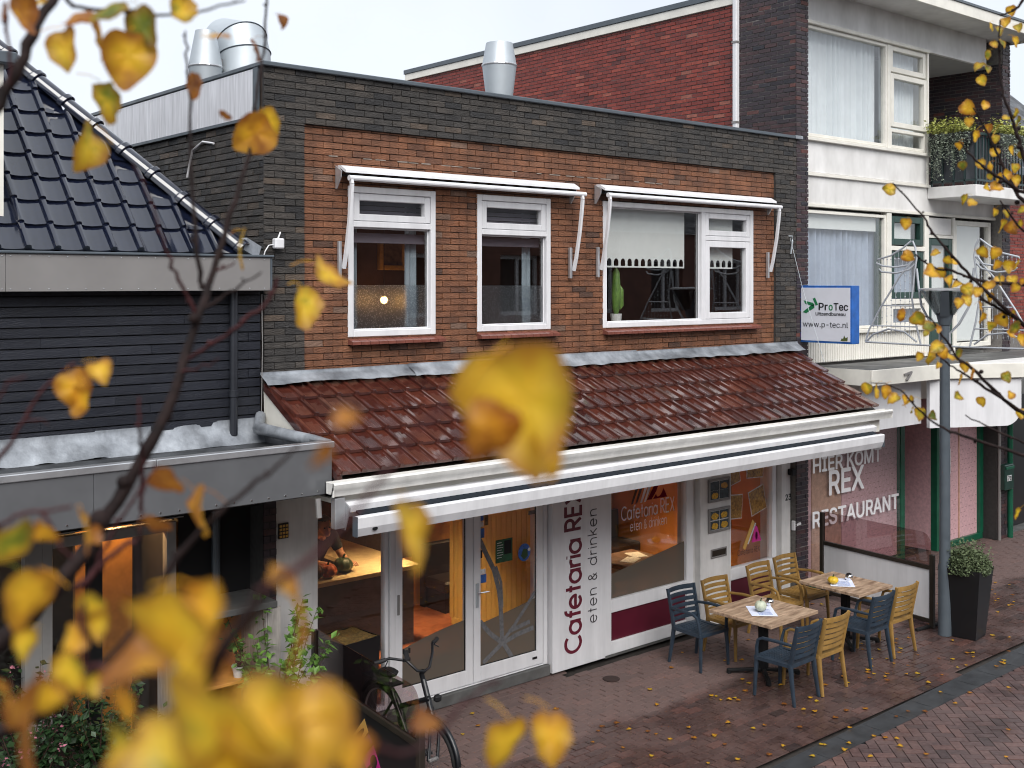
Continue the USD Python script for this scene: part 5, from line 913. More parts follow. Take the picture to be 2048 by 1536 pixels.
stext('Pr', .1, .325, .475, 4.225, 'lettering_black'); stext('o', .1, .49, .555, 4.225, 'lettering_green'); stext('Tec', .1, .57, .80, 4.225, 'lettering_black'); stext('Uitzendbureau', .045, .275, .76, 4.15, 'lettering_black'); stext('www.p-tec.nl', .075, .06, .80, 3.985, 'lettering_black', False)
sgn(Polygon([(.68, 3.80), (.79, 3.8), (.795, 3.86), (.76, 3.84), (.74, 3.88), (.72, 3.83), (.70, 3.84)]), 'moss', name='algae_stain')
# house farther right
nb = thing('brick_house', 'red brick house with dark tiled roof at the right edge beyond the white building', 'building', (22, 1, 0))
g = G(); g.box(20.03, 26, .6, 6, 3.2, 6.6); nw = part(nb, 'wall', g, 'mortar_grey'); lay(nw, [(courses(20.03, 22.6, 3.6, 6.6, .218, .0628, .011, seed=9), (0, .596, 0), XV, ZV, (0, -1, 0), 'brick_red', .006, .001)], most=120, seed=39)
g = G(); g.tube([(20.2, .55, 3.4), (20.2, .55, 6.5)], .04, 8); part(nb, 'downpipe', g, 'dark_green_paint'); g = G(); g.box(20.03, 26, .1, .7, 6.6, 6.75, .01); part(nb, 'gutter', g, 'pole_grey')
g = G(); g.add([(20.03, .3, 6.75), (26, .3, 6.75), (26, 3.5, 9.6), (20.03, 3.5, 9.6)], [[0, 1, 2, 3]]); rf = part(nb, 'roof', g, 'roof_felt')
ra = np.array([0, 3.2, 2.85]); ra /= np.linalg.norm(ra); rn = np.array([0, -ra[2], ra[1]])
for r in range(9):
    for c in range(7):
        a = np.array([20.05 + c * .24, .26, 6.76]) + ra * r * .33; p = [(0, 0), (.03, .035), (.07, .03), (.1, 0), (.16, -.012), (.235, 0)]
        v = [a + XV * q + rn * (h + .03) for q, h in p] + [a + ra * .36 + XV * q + rn * h for q, h in p] + [a + XV * q + rn * (h + .005) for q, h in p]; f = [[i, i + 1, 7 + i, 6 + i] for i in range(5)] + [[12 + i, 13 + i, 1 + i, i] for i in range(5)]
        part(rf, 'roof_tile', G().add(v, f), 'tile_black')

# ------------------------------------------------------------------ the left building: black brick, glazed black tiles, metal canopy
lb = thing('black_building', 'black painted brick shop with glazed black tiled hip roof and grey metal canopy', 'building', (3.4, 0, 0))
g = G(); g.box(-1.0, 5.17, .02, .3, 2.5, 4.6); lw = part(lb, 'wall', g, 'black_matt'); lay(lw, [([(a, min(b + .0115, 5.175), c, d) for a, b, c, d in courses(1.9, 5.175, 3.2, 4.6, .63, .0865, .012, bond=.5, seed=1)], (0, .012, 0), XV, ZV, (0, -1, 0), 'brick_black_painted', .011, .0)], seed=41)
g = G(); g.box(-1, 5.17, -.2, .3, 4.53, 4.56); part(lb, 'eaves_soffit', g, 'black_matt')
x = 5.165; 
while x > 1.2:
    g = G(); g.box(max(x - 2.35, .8) + .004, x, -.21, -.19, 4.535, 4.84, .002); fa = part(lb, 'eaves_fascia', g, 'alu_grey')
    for zz in (4.555, 4.82):
        for xx in np.arange(max(x - 2.35, .8) + .04, x, .15): g = G(); g.lathe([(0, -.004), (.006, -.003), (.007, 0)], (0, 0, 0), 6); v, f = g.arr(); part(fa, 'screw', (np.stack([v[:, 0] + xx, v[:, 2] - .2095, v[:, 1] + zz], 1), np.vstack([f])), 'alu_bright')
    x -= 2.35
g = G(); g.box(-1, 5.20, -.23, -.05, 4.842, 4.865, .006); g.box(5.166, 5.186, -.21, .1, 4.535, 4.84); part(lb, 'eaves_cap', g, 'pole_grey')
# hip roof
PIT = math.radians(49); ex, ey, ez = 4.93, -.1, 4.87; rs = np.array([0, math.cos(PIT), math.sin(PIT)]); rn = np.array([0, -math.sin(PIT), math.cos(PIT)])
g = G(); hh = 2.6; g.add([(-1, ey, ez - .04), (ex, ey, ez - .04), (ex - hh, ey + hh, ez - .04 + hh * math.tan(PIT)), (-1, ey + hh, ez - .04 + hh * math.tan(PIT))], [[0, 1, 2, 3]]); g.add([(ex, ey, ez - .04), (ex, ey + 6, ez - .04), (ex - hh, ey + 6, ez - .04 + hh * math.tan(PIT)), (ex - hh, ey + hh, ez - .04 + hh * math.tan(PIT))], [[0, 1, 2, 3]])
roof = part(lb, 'hip_roof', g, 'roof_felt')
tw, tl_ = .236, .285; pf = [(0, .0), (.004, .03), (.012, .042), (.03, .046), (.048, .04), (.056, .022), (.06, .004), (.09, -.006), (.15, -.010), (.2, -.006), (.236, .004)]
rr = np.random.default_rng(44)
for r in range(10):
    for c in range(18):
        x0 = ex - .06 - (c + 1) * tw; dist = r * tl_
        if x0 + tw > ex - dist * math.cos(PIT) + .10 + 0 and x0 > ex - (dist + tl_) * math.cos(PIT): continue
        if x0 < 1.5: continue
        a = np.array([x0, ey - .02, ez]) + rs * dist; n = len(pf); v = []
        for (d, lift) in ((0, .022), (tl_ * .5, .011), (tl_ + .05, -.004)):
            for (px, pz) in pf: v.append(a + rs * (d + (.0 if d else .012 * math.sin(math.pi * px / tw) * 0)) + XV * px + rn * (pz + lift + rr.normal(0, .0008)))
        for (px, pz) in pf: v.append(a + XV * px + rn * (pz * .5 - .012))
        f = np.array([[k * n + i, k * n + i + 1, (k + 1) * n + i + 1, (k + 1) * n + i] for k in range(2) for i in range(n - 1)] + [[3 * n + i, 3 * n + i + 1, i + 1, i] for i in range(n - 1)])
        m_ = trimesh.Trimesh(np.array(v), np.vstack([f[:, [0, 1, 2]], f[:, [0, 2, 3]]]), process=False)
        pn = np.array([-1.0, -1.0, 0]) / math.sqrt(2); po = np.array([ex - .01, ey, ez])
        if (m_.vertices @ pn - po @ pn).min() < 0:
            m_ = trimesh.intersections.slice_mesh_plane(m_, pn, po)
            if len(m_.faces) == 0: continue
        part(roof, 'roof_tile', G().tm(m_), 'tile_black', smooth=30)
h0 = np.array([ex + .0, ey - .02, ez + .03]); hd_ = np.array([-1, 1, math.tan(PIT)]); hd_ /= np.linalg.norm(hd_); sd = np.array([1, 1, 0]) / math.sqrt(2); hn = np.cross(hd_, sd); hn = hn if hn[2] > 0 else -hn
for k in range(10):
    a = h0 + hd_ * (k * .36); g = G(); v = []; pr_ = [(0, .085), (.005, .098), (.05, .1), (.06, .088), (.07, .08), (.38, .076), (.40, .074)]
    for (d, r_0) in pr_:
        for q in np.linspace(-15, 195, 15): v.append(a + hd_ * d + sd * r_0 * 1.1 * math.cos(math.radians(q)) + hn * (r_0 * math.sin(math.radians(q)) + .0))
    f = [[i * 15 + j, i * 15 + j + 1, (i + 1) * 15 + j + 1, (i + 1) * 15 + j] for i in range(len(pr_) - 1) for j in range(14)]; part(roof, 'hip_tile', G().add(v, f), 'tile_black', smooth=35)
g = G(); g.obox((5.02, -.05, 4.93), (.2, .12, .12), rz=.3, ry=.4); part(lb, 'lead_patch', g, 'lead')
g = G(); g.box(1.2, 2.9, .12, 1.6, 4.97, 6.4); dm = part(lb, 'dormer', g, 'cream_paint'); g = G(); g.box(1.1, 2.98, .02, 1.7, 6.4, 6.5, .01); part(dm, 'dormer_roof', g, 'pole_grey'); g = G(); g.box(1.5, 2.7, .115, .119, 5.2, 6.2); part(dm, 'pane', g, 'window_glass')
# flat canopy
g = G(); g.box(-2, 5.16, -1.26, .0, 3.06, 3.12); part(lb, 'canopy_deck', g, 'roof_felt')
x = 5.17; k = 0
while x > 0:
    w = 1.95 if k else 2.05; g = G(); g.box(x - w + .003, x, -1.285, -1.262, 2.80, 3.19, .002); fa = part(lb, 'canopy_fascia', g, 'alu_grey_dark')
    for zz in (2.83,):
        for xx in np.arange(x - w + .05, x, .155):
            if xx < 1.6: continue
            g = G(); g.lathe([(0, -.005), (.008, -.004), (.009, 0)], (0, 0, 0), 6); v, f = g.arr(); part(fa, 'screw', (np.stack([v[:, 0] + xx, v[:, 2] - 1.2855, v[:, 1] + zz], 1), f), 'chrome')
    x -= w; k += 1
for (a, b) in ((-2, 3.6), (3.604, 5.19)): g = G(); g.box(a, b, -1.30, -1.2, 3.19, 3.245, .006); part(lb, 'canopy_cap', g, 'alu_bright')
g = G(); g.box(5.15, 5.172, -1.262, -.02, 2.80, 3.19); g.box(5.1, 5.19, -1.2, -.02, 3.19, 3.24); part(lb, 'canopy_end', g, 'alu_grey_dark'); g = G(); g.box(-2, 5.15, -1.26, .02, 2.79, 2.81); part(lb, 'canopy_soffit', g, 'alu_grey_dark')
flashing(lb, .5, 5.16, -.0, 3.33, -.16, 3.13, 5, 140)
g = G(); g.tube([(5.15, -.05, 3.36), (5.05, -.2, 3.26), (5.1, -.6, 3.24), (5.14, -1.0, 3.23), (5.2, -1.2, 3.22)], [.05, .06, .055, .05, .03], 9); part(lb, 'lead_roll', g, 'lead', smooth=True)
g = G(); g.tube([(4.87, -.06, 4.55), (4.87, -.06, 3.2)], .037, 12); part(lb, 'downpipe', g, 'pipe_black', smooth=30); g = G(); g.lathe([(.037, 0), (.045, .005), (.045, .06), (.037, .065)], (4.87, -.06, 3.55), 14); part(lb, 'pipe_socket', g, 'pipe_black')
g = G(); g.tube([(5.168, -.04, 4.5), (5.17, -.05, 4.0), (5.165, -.04, 3.4)], .005, 5); part(lb, 'cable', g, 'alu_grey')
# its shop front
g = G(); g.box(4.47, 5.2, .25, .35, 0, 2.8); part(lb, 'shop_wall', g, 'black_matt'); g = G(); g.tube([(4.82, .2, 1.2), (4.82, .2, 2.8)], .04, 10); part(lb, 'downpipe', g, 'pole_grey', smooth=30)
g = G(); frame_ring(g, 3.24, 4.44, .3, 2.42, .22, .32, .09, .005); g.box(.6, 3.24, .22, .32, 2.3, 2.45); g.box(2.3, 2.42, .22, .32, 0, 2.3); g.box(3.1, 3.24, .22, .32, 0, 2.3); f = part(lb, 'shop_window', g, 'grey_paint'); g = G(); g.box(3.32, 4.36, .27, .276, .38, 2.34); g.box(2.42, 3.1, .27, .276, 0.1, 2.3); g.box(.6, 2.3, .27, .276, .1, 2.3); part(f, 'pane', g, 'shop_glass')
g = G(); g.box(3.64, 3.76, .225, .32, .39, 2.33, .004); part(f, 'mullion', g, 'black_paint'); g = G(); g.box(.5, 4.5, .2, .34, 2.45, 2.8); part(lb, 'shop_header', g, 'grey_paint')
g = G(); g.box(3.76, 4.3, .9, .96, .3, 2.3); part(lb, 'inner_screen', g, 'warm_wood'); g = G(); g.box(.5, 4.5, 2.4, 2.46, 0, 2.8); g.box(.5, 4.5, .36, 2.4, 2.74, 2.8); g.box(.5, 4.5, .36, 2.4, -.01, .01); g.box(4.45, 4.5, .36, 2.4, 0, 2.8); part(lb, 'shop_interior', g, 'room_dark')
t = thing('shop_lamp', 'lit lamp inside the window of the black shop behind the leaves', 'lamp', (4.0, .6, 2.2)); g = G(); g.tm(trimesh.creation.icosphere(2, .06).apply_translation((4.02, .66, 2.6))); part(t, 'bulb', g, 'lamp_glow_soft', smooth=True); g = G(); g.tube([(4.02, .66, 2.62), (4.02, .66, 2.74)], .006, 6); part(t, 'cord', g, 'black_paint')
t = thing('display_cabinet', 'tall whitewashed wooden display cabinet with a shelf beside the black shop window', 'cabinet', (4.75, .0, 0)); g = G(); g.box(4.2, 5.16, -.36, .2, 1.62, 1.68, .006); part(t, 'top', g, 'concrete', label='grey stone top')
for x in (4.24, 5.06): g = G(); g.box(x, x + .07, -.32, .18, 0, 1.62, .004); part(t, 'side', g, 'weathered_wood')
for z in (.35, .98): g = G(); g.box(4.31, 5.06, -.3, .16, z, z + .03, .004); part(t, 'shelf', g, 'warm_wood')
g = G(); g.box(4.31, 5.06, .16, .18, 0, 1.62); part(t, 'back', g, 'warm_wood'); g = G(); g.box(5.07, 5.2, -.34, -.325, 0, 1.62); part(t, 'front_board', g, 'weathered_wood')

# ------------------------------------------------------------------ the fronts across the street, seen only in the panes
ob = thing('opposite_house', 'brick house across the street with white framed windows, mirrored in the panes', 'building', (14, -14.8, 0))
g = G(); pw_ = sbox(-9, 0, 34, 6.2); ow = [(x, x + 1.5, z, z + 1.7) for x in np.arange(-7.5, 32, 3.1) for z in (1.0, 3.7)]
for h in ow: pw_ = pw_.difference(sbox(h[0], h[2], h[1], h[3]))
g.plate(pw_, (0, -14.5, 0), XV, ZV, .3); part(ob, 'wall', g, 'opposite_brick')
for h in ow:
    g = G(); frame_ring(g, *h, -14.76, -14.65, .11, 0); g.box((h[0] + h[1]) / 2 - .05, (h[0] + h[1]) / 2 + .05, -14.76, -14.65, h[2] + .11, h[3] - .11); f = part(ob, 'window', g, 'white_pvc'); g = G(); g.box(h[0] + .1, h[1] - .1, -14.73, -14.72, h[2] + .1, h[3] - .1); part(f, 'pane', g, 'room_dark')
g = G(); g.add([(-9, -14.4, 6.2), (34, -14.4, 6.2), (34, -18, 8.6), (-9, -18, 8.6)], [[3, 2, 1, 0]]); part(ob, 'roof', g, 'roof_felt')
# ------------------------------------------------------------------ terrace: chairs, tables, windbreaks
def sweep(path, w, h, up=(0, 0, 1), taper=None, g=None):
    """a rounded flat bar along a path; w across, h along 'up'"""
    p = np.asarray(path, float); n = len(p); t = np.gradient(p, axis=0); t /= np.linalg.norm(t, axis=1, keepdims=True)
    a = np.cross(t, up); a /= np.linalg.norm(a, axis=1, keepdims=True) + 1e-9; b = np.cross(a, t); k = np.ones(n) if taper is None else np.asarray(taper, float); c = .28
    sec_ = [(-.5 + c * .5, -.5), (.5 - c * .5, -.5), (.5, -.5 + c), (.5, .5 - c), (.5 - c * .5, .5), (-.5 + c * .5, .5), (-.5, .5 - c), (-.5, -.5 + c)]
    v = np.stack([p + (a * (w * q)[..., None] if False else a * w * q * k[:, None]) + b * h * r * k[:, None] for q, r in sec_], 1).reshape(-1, 3); m = len(sec_)
    f = [[i * m + j, i * m + (j + 1) % m, (i + 1) * m + (j + 1) % m, (i + 1) * m + j] for i in range(n - 1) for j in range(m)]
    f2 = np.array(f); tri = np.vstack([f2[:, [0, 1, 2]], f2[:, [0, 2, 3]], [[0, j + 1, j] for j in range(1, m - 1)], [[(n - 1) * m, (n - 1) * m + j, (n - 1) * m + j + 1] for j in range(1, m - 1)]])
    return (g or G()).add(v, tri)
def make_chair(name, label, m, loc, rz, group):
    """origin on the floor under the seat, sitter looking along +y"""
    t = thing(name, label, 'chair', loc, rz, group, local=True)
    hw = .225
    for s_ in (-1, 1):
        part(t, 'leg', sweep([(s_ * (hw + .02), .245, 0), (s_ * (hw + .012), .235, .25), (s_ * hw, .225, .44)], .036, .042, (0, 1, 0), [.75, .9, 1.1]), m, smooth=35)
        part(t, 'leg', sweep([(s_ * (hw + .015), -.27, 0), (s_ * (hw + .005), -.235, .22), (s_ * (hw - .005), -.205, .45)], .036, .046, (0, 1, 0), [.72, .9, 1.1]), m, smooth=35)
        part(t, 'armrest', sweep([(s_ * (hw + .005), .225, .43), (s_ * (hw + .022), .215, .55), (s_ * (hw + .03), .19, .635), (s_ * (hw + .034), .13, .665), (s_ * (hw + .03), -.05, .668), (s_ * (hw + .004), -.235, .655)], .036, .03, (0, .3, 1), [1.1, .95, .95, 1, 1.05, .9]), m, smooth=35)
    g = G(); ring = [(-hw, -.215), (hw, -.215), (hw + .01, .235), (-hw - .01, .235)]
    pl_ = Polygon(ring).buffer(.02, 3); g.plate(pl_.difference(Polygon([(-hw + .03, -.17), (hw - .03, -.17), (hw - .02, .19), (-hw + .02, .19)])), (0, 0, .405), XV, YV, .038); st_ = part(t, 'seat', g, m)
    for i in range(8):
        x = -.17 + i * .0486; part(st_, 'seat_slat', sweep([(x, -.19, .437), (x, -.1, .428), (x, .02, .424), (x, .13, .434), (x, .205, .442)], .036, .013), m, smooth=30)
    bk = None
    def backp(x, z): q = (z - .44) / .43; return (x, -.212 - .075 * q - .02 * q * q - .045 * (1 - (x / hw) ** 2) * (.4 + .6 * q), z)
    for s_ in (-1, 1): part(t, 'back_post', sweep([(s_ * (hw - .003), -.21, .43), backp(s_ * (hw - .002), .55), backp(s_ * hw, .7), backp(s_ * (hw + .004), .8), backp(s_ * (hw + .01), .875)], .03, .044, (0, 1, 0), [1.1, 1.05, 1, .9, .8]), m, smooth=35)
    for i, z in enumerate((.515, .58, .645, .71, .775, .845)):
        xs_ = np.linspace(-hw + .004, hw - .004, 7); part(t, 'backrest_slat', sweep([backp(x, z) for x in xs_], .014, .046 if i < 5 else .056, (0, 0, 1)), m, smooth=30)
    return t
cg = 'armchairs around the two terrace tables'
cb = make_chair('slatted_chair', 'blue grey slatted armchair at the street side of the left table, nearest the viewer', 'chair_blue', (10.57, -2.06, 0), 2, cg)
dup(cb, (12.25, -1.95, 0), 2, 'blue grey slatted armchair at the street side of the right table', cg); dup(cb, (10.67, -.73, 0), 178, 'dark blue grey slatted armchair against the shop front by the big window', cg)
co = make_chair('slatted_chair', 'ochre slatted armchair beside the nearest blue chair, at the street side of the left table', 'chair_ochre', (11.08, -2.08, 0), 1, cg)
dup(co, (12.86, -1.91, 0), -1, 'ochre slatted armchair at the street side of the right table, next to the windbreak', cg); dup(co, (11.30, -.74, 0), 179, 'ochre slatted armchair at the wall by the letter slot, next to the dark blue one', cg); dup(co, (12.33, -.64, 0), 181, 'ochre slatted armchair at the wall under the window of hanging photos', cg); dup(co, (12.97, -.6, 0), 180, 'ochre slatted armchair in the corner between shop front and white windbreak', cg)
def terrace_table(x, y, wx, wy, rz, label):
    t = thing('terrace_table', label, 'table', (x, y, 0), rz, None, local=True); n = 5; top = None
    for k in range(n):
        a = -wy / 2 + k * wy / n; g = G(); g.box(-wx / 2 + rng.uniform(-.004, .004), wx / 2 + rng.uniform(-.004, .004), a + .0012, a + wy / n - .0012, .712, .75 + rng.uniform(-.001, .001), .004)
        if top is None: top = part(t, 'table_top', g, 'table_wood')
        else: part(top, 'plank', g, 'table_wood')
    g = G(); g.box(-.045, .045, -.045, .045, .06, .70, .006); part(t, 'column', g, 'black_matt'); g = G(); g.box(-.3, .3, -.3, .3, .69, .711); part(t, 'top_plate', g, 'black_matt')
    for k in range(4): a = math.radians(k * 90 + 45); g = G(); g.bar((0, 0, .055), (.42 * math.cos(a), .42 * math.sin(a), .035), .05, .035, .006); g.lathe([(0, 0), (.03, 0), (.03, .04), (0, .04)], (.4 * math.cos(a), .4 * math.sin(a), 0), 10); part(t, 'foot', g, 'black_matt')
    return t
terrace_table(10.96, -1.46, .93, .89, 1, 'rustic plank table with white pumpkin, the left one of the two'); terrace_table(12.76, -1.40, .74, .9, -1, 'rustic plank table with yellow pumpkin beside the windbreak, the right one')
def place_mat(x, y, a, label):
    g = G(); c, s_ = math.cos(math.radians(a)), math.sin(math.radians(a)); n = 6; v = []
    for i in range(n):
        for j in range(2): q, r = -.21 + .42 * i / (n - 1), -.15 + .3 * j; v.append((x + q * c - r * s_, y + q * s_ + r * c, .7535 + .0015 * math.sin(i * 2 + j)))
    g.add(v, [[2 * i, 2 * i + 2, 2 * i + 3, 2 * i + 1] for i in range(n - 1)]); t = thing('place_mat', label, 'placemat', (x, y, .75)); part(t, 'sheet', g, 'paper'); g = G()
    r_ = np.random.default_rng(int(x * 10))
    for k in range(5): q, r = -.16 + .05 * k, -.1; g.bar((x + q * c - r * s_, y + q * s_ + r * c, .7565), (x + q * c - (r + .16) * s_, y + q * s_ + (r + .16) * c, .7565), .008, .0006)
    part(t, 'print', g, 'sign_blue')
place_mat(10.9, -1.48, 48, 'printed paper place mat under the white pumpkin on the left table'); place_mat(12.72, -1.36, 40, 'printed paper place mat under the yellow pumpkin on the right table')
pumpkin('small_pumpkin', 'small white green pumpkin on the left terrace table', 10.87, -1.49, .757, .07, 'pumpkin_white', 10, .92); pumpkin('small_pumpkin', 'small yellow pumpkin on the right terrace table', 12.57, -1.34, .757, .07, 'pumpkin_yellow', 8, .7)
def bowl(x, y, label):
    t = thing('sugar_bowl', label, 'bowl', (x, y, .75)); g = G(); g.lathe([(0, .75), (.035, .75), (.052, .775), (.05, .81), (.035, .828), (.0, .83)], (x, y, 0), 20); part(t, 'body', g, 'chrome', smooth=True); g = G(); g.lathe([(.036, .829), (.03, .838), (0, .842)], (x, y, 0), 16); part(t, 'lid', g, 'black_paint', smooth=True)
bowl(11.16, -1.40, 'round chrome bowl on the left terrace table'); bowl(12.9, -1.36, 'round chrome bowl on the right terrace table')
def windbreak(a, b, label, panel_mat):
    """a from the wall outwards to b (floor points): posts, opaque lower panel, tinted pane with a rounded outer corner"""
    a, b = np.array([*a, 0.]), np.array([*b, 0.]); d = (b - a); L = np.linalg.norm(d); d /= L; nn = np.cross(d, ZV); t = thing('windbreak', label, 'windbreak', (a + b) / 2)
    for q, h in ((0.0, 1.24), (L, .98)): g = G(); g.bar(a + d * q, a + d * q + ZV * h, .06, .06, .006, up=(1, 0, 0)); part(t, 'post', g, 'dark_brown_metal')
    for z, h in ((.80, .055), (.09, .05)): g = G(); g.bar(a + d * .035 + ZV * z, a + d * (L - .035) + ZV * z, .045, h, .005); part(t, 'rail', g, 'dark_brown_metal')
    g = G(); g.bar(a + d * .035 + ZV * .445, a + d * (L - .035) + ZV * .445, .012, .655); part(t, 'panel', g, panel_mat)
    p = unary_union([sbox(.03, .83, L - .02, 1.13), sbox(.03, .83, L - .17, 1.26), Point(L - .17, 1.11).buffer(.15, 8)]); g = G(); g.plate(p, a - nn * .004, d, ZV, .008); part(t, 'pane', g, 'tinted_glass')
    for q in (.03, L - .03):
        g = G(); c = a + d * q; g.bar(c - nn * .3 + ZV * .02, c + nn * .3 + ZV * .02, .05, .03, .004); part(t, 'foot', g, 'black_matt')
    return t, a, d, nn, L
windbreak((14.31, .0), (14.12, -1.84), 'white panelled windbreak with tinted pane, right of the terrace tables', 'white_pvc')
t, a, d, nn, L = windbreak((5.71, -.1), (5.50, -2.12), 'black windbreak with gold, purple and magenta emblem left of the bicycle', 'black_paint')
# the emblem faces the viewer's side (-x): x of the emblem runs from the outer end inwards
og = a + d * (L - .04); sgn_n = np.cross(-d, ZV)
def emb(poly, m): part(t, 'emblem', G().plate(affinity.scale(poly, -1, 1, origin=(0, 0)), og + np.array([-.0075, 0, 0]), d, ZV, -.0015), m)
emb(Polygon([(.946, .712), (.872, .615), (1.235, .275), (1.315, .351)]).difference(affinity.rotate(affinity.scale(Point(1.09, .49).buffer(.19, 8), 1, .17), -43)), 'logo_gold')
emb(Polygon([(.862, .602), (.79, .548), (1.0, .352), (.9, .27), (1.08, .13), (1.22, .262)]), 'logo_purple'); emb(Polygon([(.774, .532), (.985, .35), (.88, .26), (.46, .16)]).difference(affinity.rotate(affinity.scale(Point(.77, .385).buffer(.075, 8), 1, .75), -45)).difference(ribbon([(.82, .34), (.93, .24)], .022)), 'logo_magenta')
# black square planter with straw by the left glass
def tapered(cx, cy, z0, z1, w0, w1, rz, g=None):
    g = g or G(); c, s_ = math.cos(rz), math.sin(rz); v = []
    for w, z in ((w0, z0), (w1, z1), (w1 - .02, z1), (w1 - .03, z1 - .06)):
        for q, r in ((-1, -1), (1, -1), (1, 1), (-1, 1)): v.append((cx + (q * c - r * s_) * w / 2, cy + (q * s_ + r * c) * w / 2, z))
    return g.add(v, [[i * 4 + j, i * 4 + (j + 1) % 4, i * 4 + 4 + (j + 1) % 4, i * 4 + 4 + j] for i in range(3) for j in range(4)] + [[3, 2, 1, 0]])
t = thing('square_planter', 'black square planter filled with straw beside the left shop glass', 'planter', (6.28, .2, 0)); part(t, 'box', tapered(6.28, .2, 0, 1.0, .38, .46, .1), 'planter_black')
n = 14; v = []; c, s_ = math.cos(.1), math.sin(.1)
for i in range(n):
    for j in range(n): q, r = (i / (n - 1) - .5) * .43, (j / (n - 1) - .5) * .43; v.append((6.28 + q * c - r * s_, .2 + q * s_ + r * c, .975 + .035 * meshkit.noise(np.array([q * 16, r * 16, 1.]))))
part(t, 'straw_fill', G().add(v, [[i * n + j, i * n + n + j, i * n + n + j + 1, i * n + j + 1] for i in range(n - 1) for j in range(n - 1)]), 'straw', smooth=True)
# tall black planter with heather by the lamp post
t = thing('tall_planter', 'tall tapered black planter with a low green bush beside the lamp post', 'planter', (14.18, -2.3, 0)); part(t, 'box', tapered(14.18, -2.3, 0, .9, .34, .50, .12), 'planter_black')
r_ = np.random.default_rng(12); p = r_.normal(0, 1, (9000, 3)); p /= np.linalg.norm(p, axis=1, keepdims=True); p *= r_.uniform(.55, 1, (9000, 1)) ** .5; p = p[p[:, 2] > -.3]
bmp = 1 + .22 * (meshkit.noise(p * 4.5)[:, None] - .5); P_ = np.array([14.18, -2.3, .9]) + p * [.29, .29, .24] * bmp
st_a = r_.uniform(0, 6.28, 90); st_r = r_.uniform(.05, .27, 90); P_ = np.vstack([P_] + [np.stack([14.18 + st_r * np.cos(st_a) * (1 + q * .25), -2.3 + st_r * np.sin(st_a) * (1 + q * .25), .96 + .2 * (1 - (st_r / .3) ** 2) + q * r_.uniform(.04, .13, 90)], 1) for q in (.3, .6, .8, 1.0)])
part(t, 'foliage', leaf_cloud(P_, .036, r_, flat_=.6), 'heather'); g = G(); g.box(13.99, 14.37, -2.49, -2.11, .84, .87); part(t, 'soil', g, 'mat_brown')
# lamp post with rope light figures
t = thing('lamp_post', 'grey lamp post with funnel shaped head', 'street lamp', (13.97, -2.1, 0)); lx, ly = 13.97, -2.1
g = G(); g.lathe([(.085, 0), (.085, .9), (.07, .95), (.062, 4.1), (.0, 4.1)], (lx, ly, 0), 18); part(t, 'pole', g, 'pole_grey', smooth=30); g = G(); g.lathe([(.075, 4.06), (.085, 4.1), (.11, 4.2), (.0, 4.22)], (lx, ly, 0), 20); part(t, 'collar', g, 'pole_grey', smooth=30)
g = G(); g.lathe([(.11, 4.2), (.30, 4.50), (.31, 4.5), (.12, 4.19)], (lx, ly, 0), 28); hd_s = part(t, 'head', g, 'lamp_glass', smooth=30)
for k in range(4):
    aa = k * math.pi / 2 + .5; q = np.array([math.cos(aa), math.sin(aa), 0]); pp = np.array([-q[1], q[0], 0]); g = G(); b0, b1 = np.array([lx, ly, 4.17]), np.array([lx, ly, 4.5]); g.add([b0 + q * .12 - pp * .06, b0 + q * .12 + pp * .06, b1 + q * .315 + pp * .05, b1 + q * .315 - pp * .05], [[0, 1, 2, 3]]); part(t, 'head_rib', g, 'pole_grey')
g = G(); g.lathe([(0, 4.545), (.28, 4.54), (.33, 4.525), (.33, 4.51), (.30, 4.505), (0, 4.51)], (lx, ly, 0), 28); part(t, 'lid', g, 'alu_bright', smooth=30)
g = G(); g.lathe([(.07, 3.72), (.085, 3.73), (.085, 3.8), (.07, 3.81)], (lx, ly, 0), 16); part(t, 'clamp', g, 'alu_grey'); an_ = np.radians(np.linspace(-80, -20, 6)); part(t, 'notice', G().add([(lx + .073 * math.cos(q), ly + .073 * math.sin(q), z) for z in (2.12, 2.44) for q in an_], [[i, i + 1, 7 + i, 6 + i] for i in range(5)]), 'sticker_white')
def rope(t, pts, r=.013): g = G(); g.tube(pts, r, 7); return part(t, 'rope_light', g, 'rope_light', smooth=True)
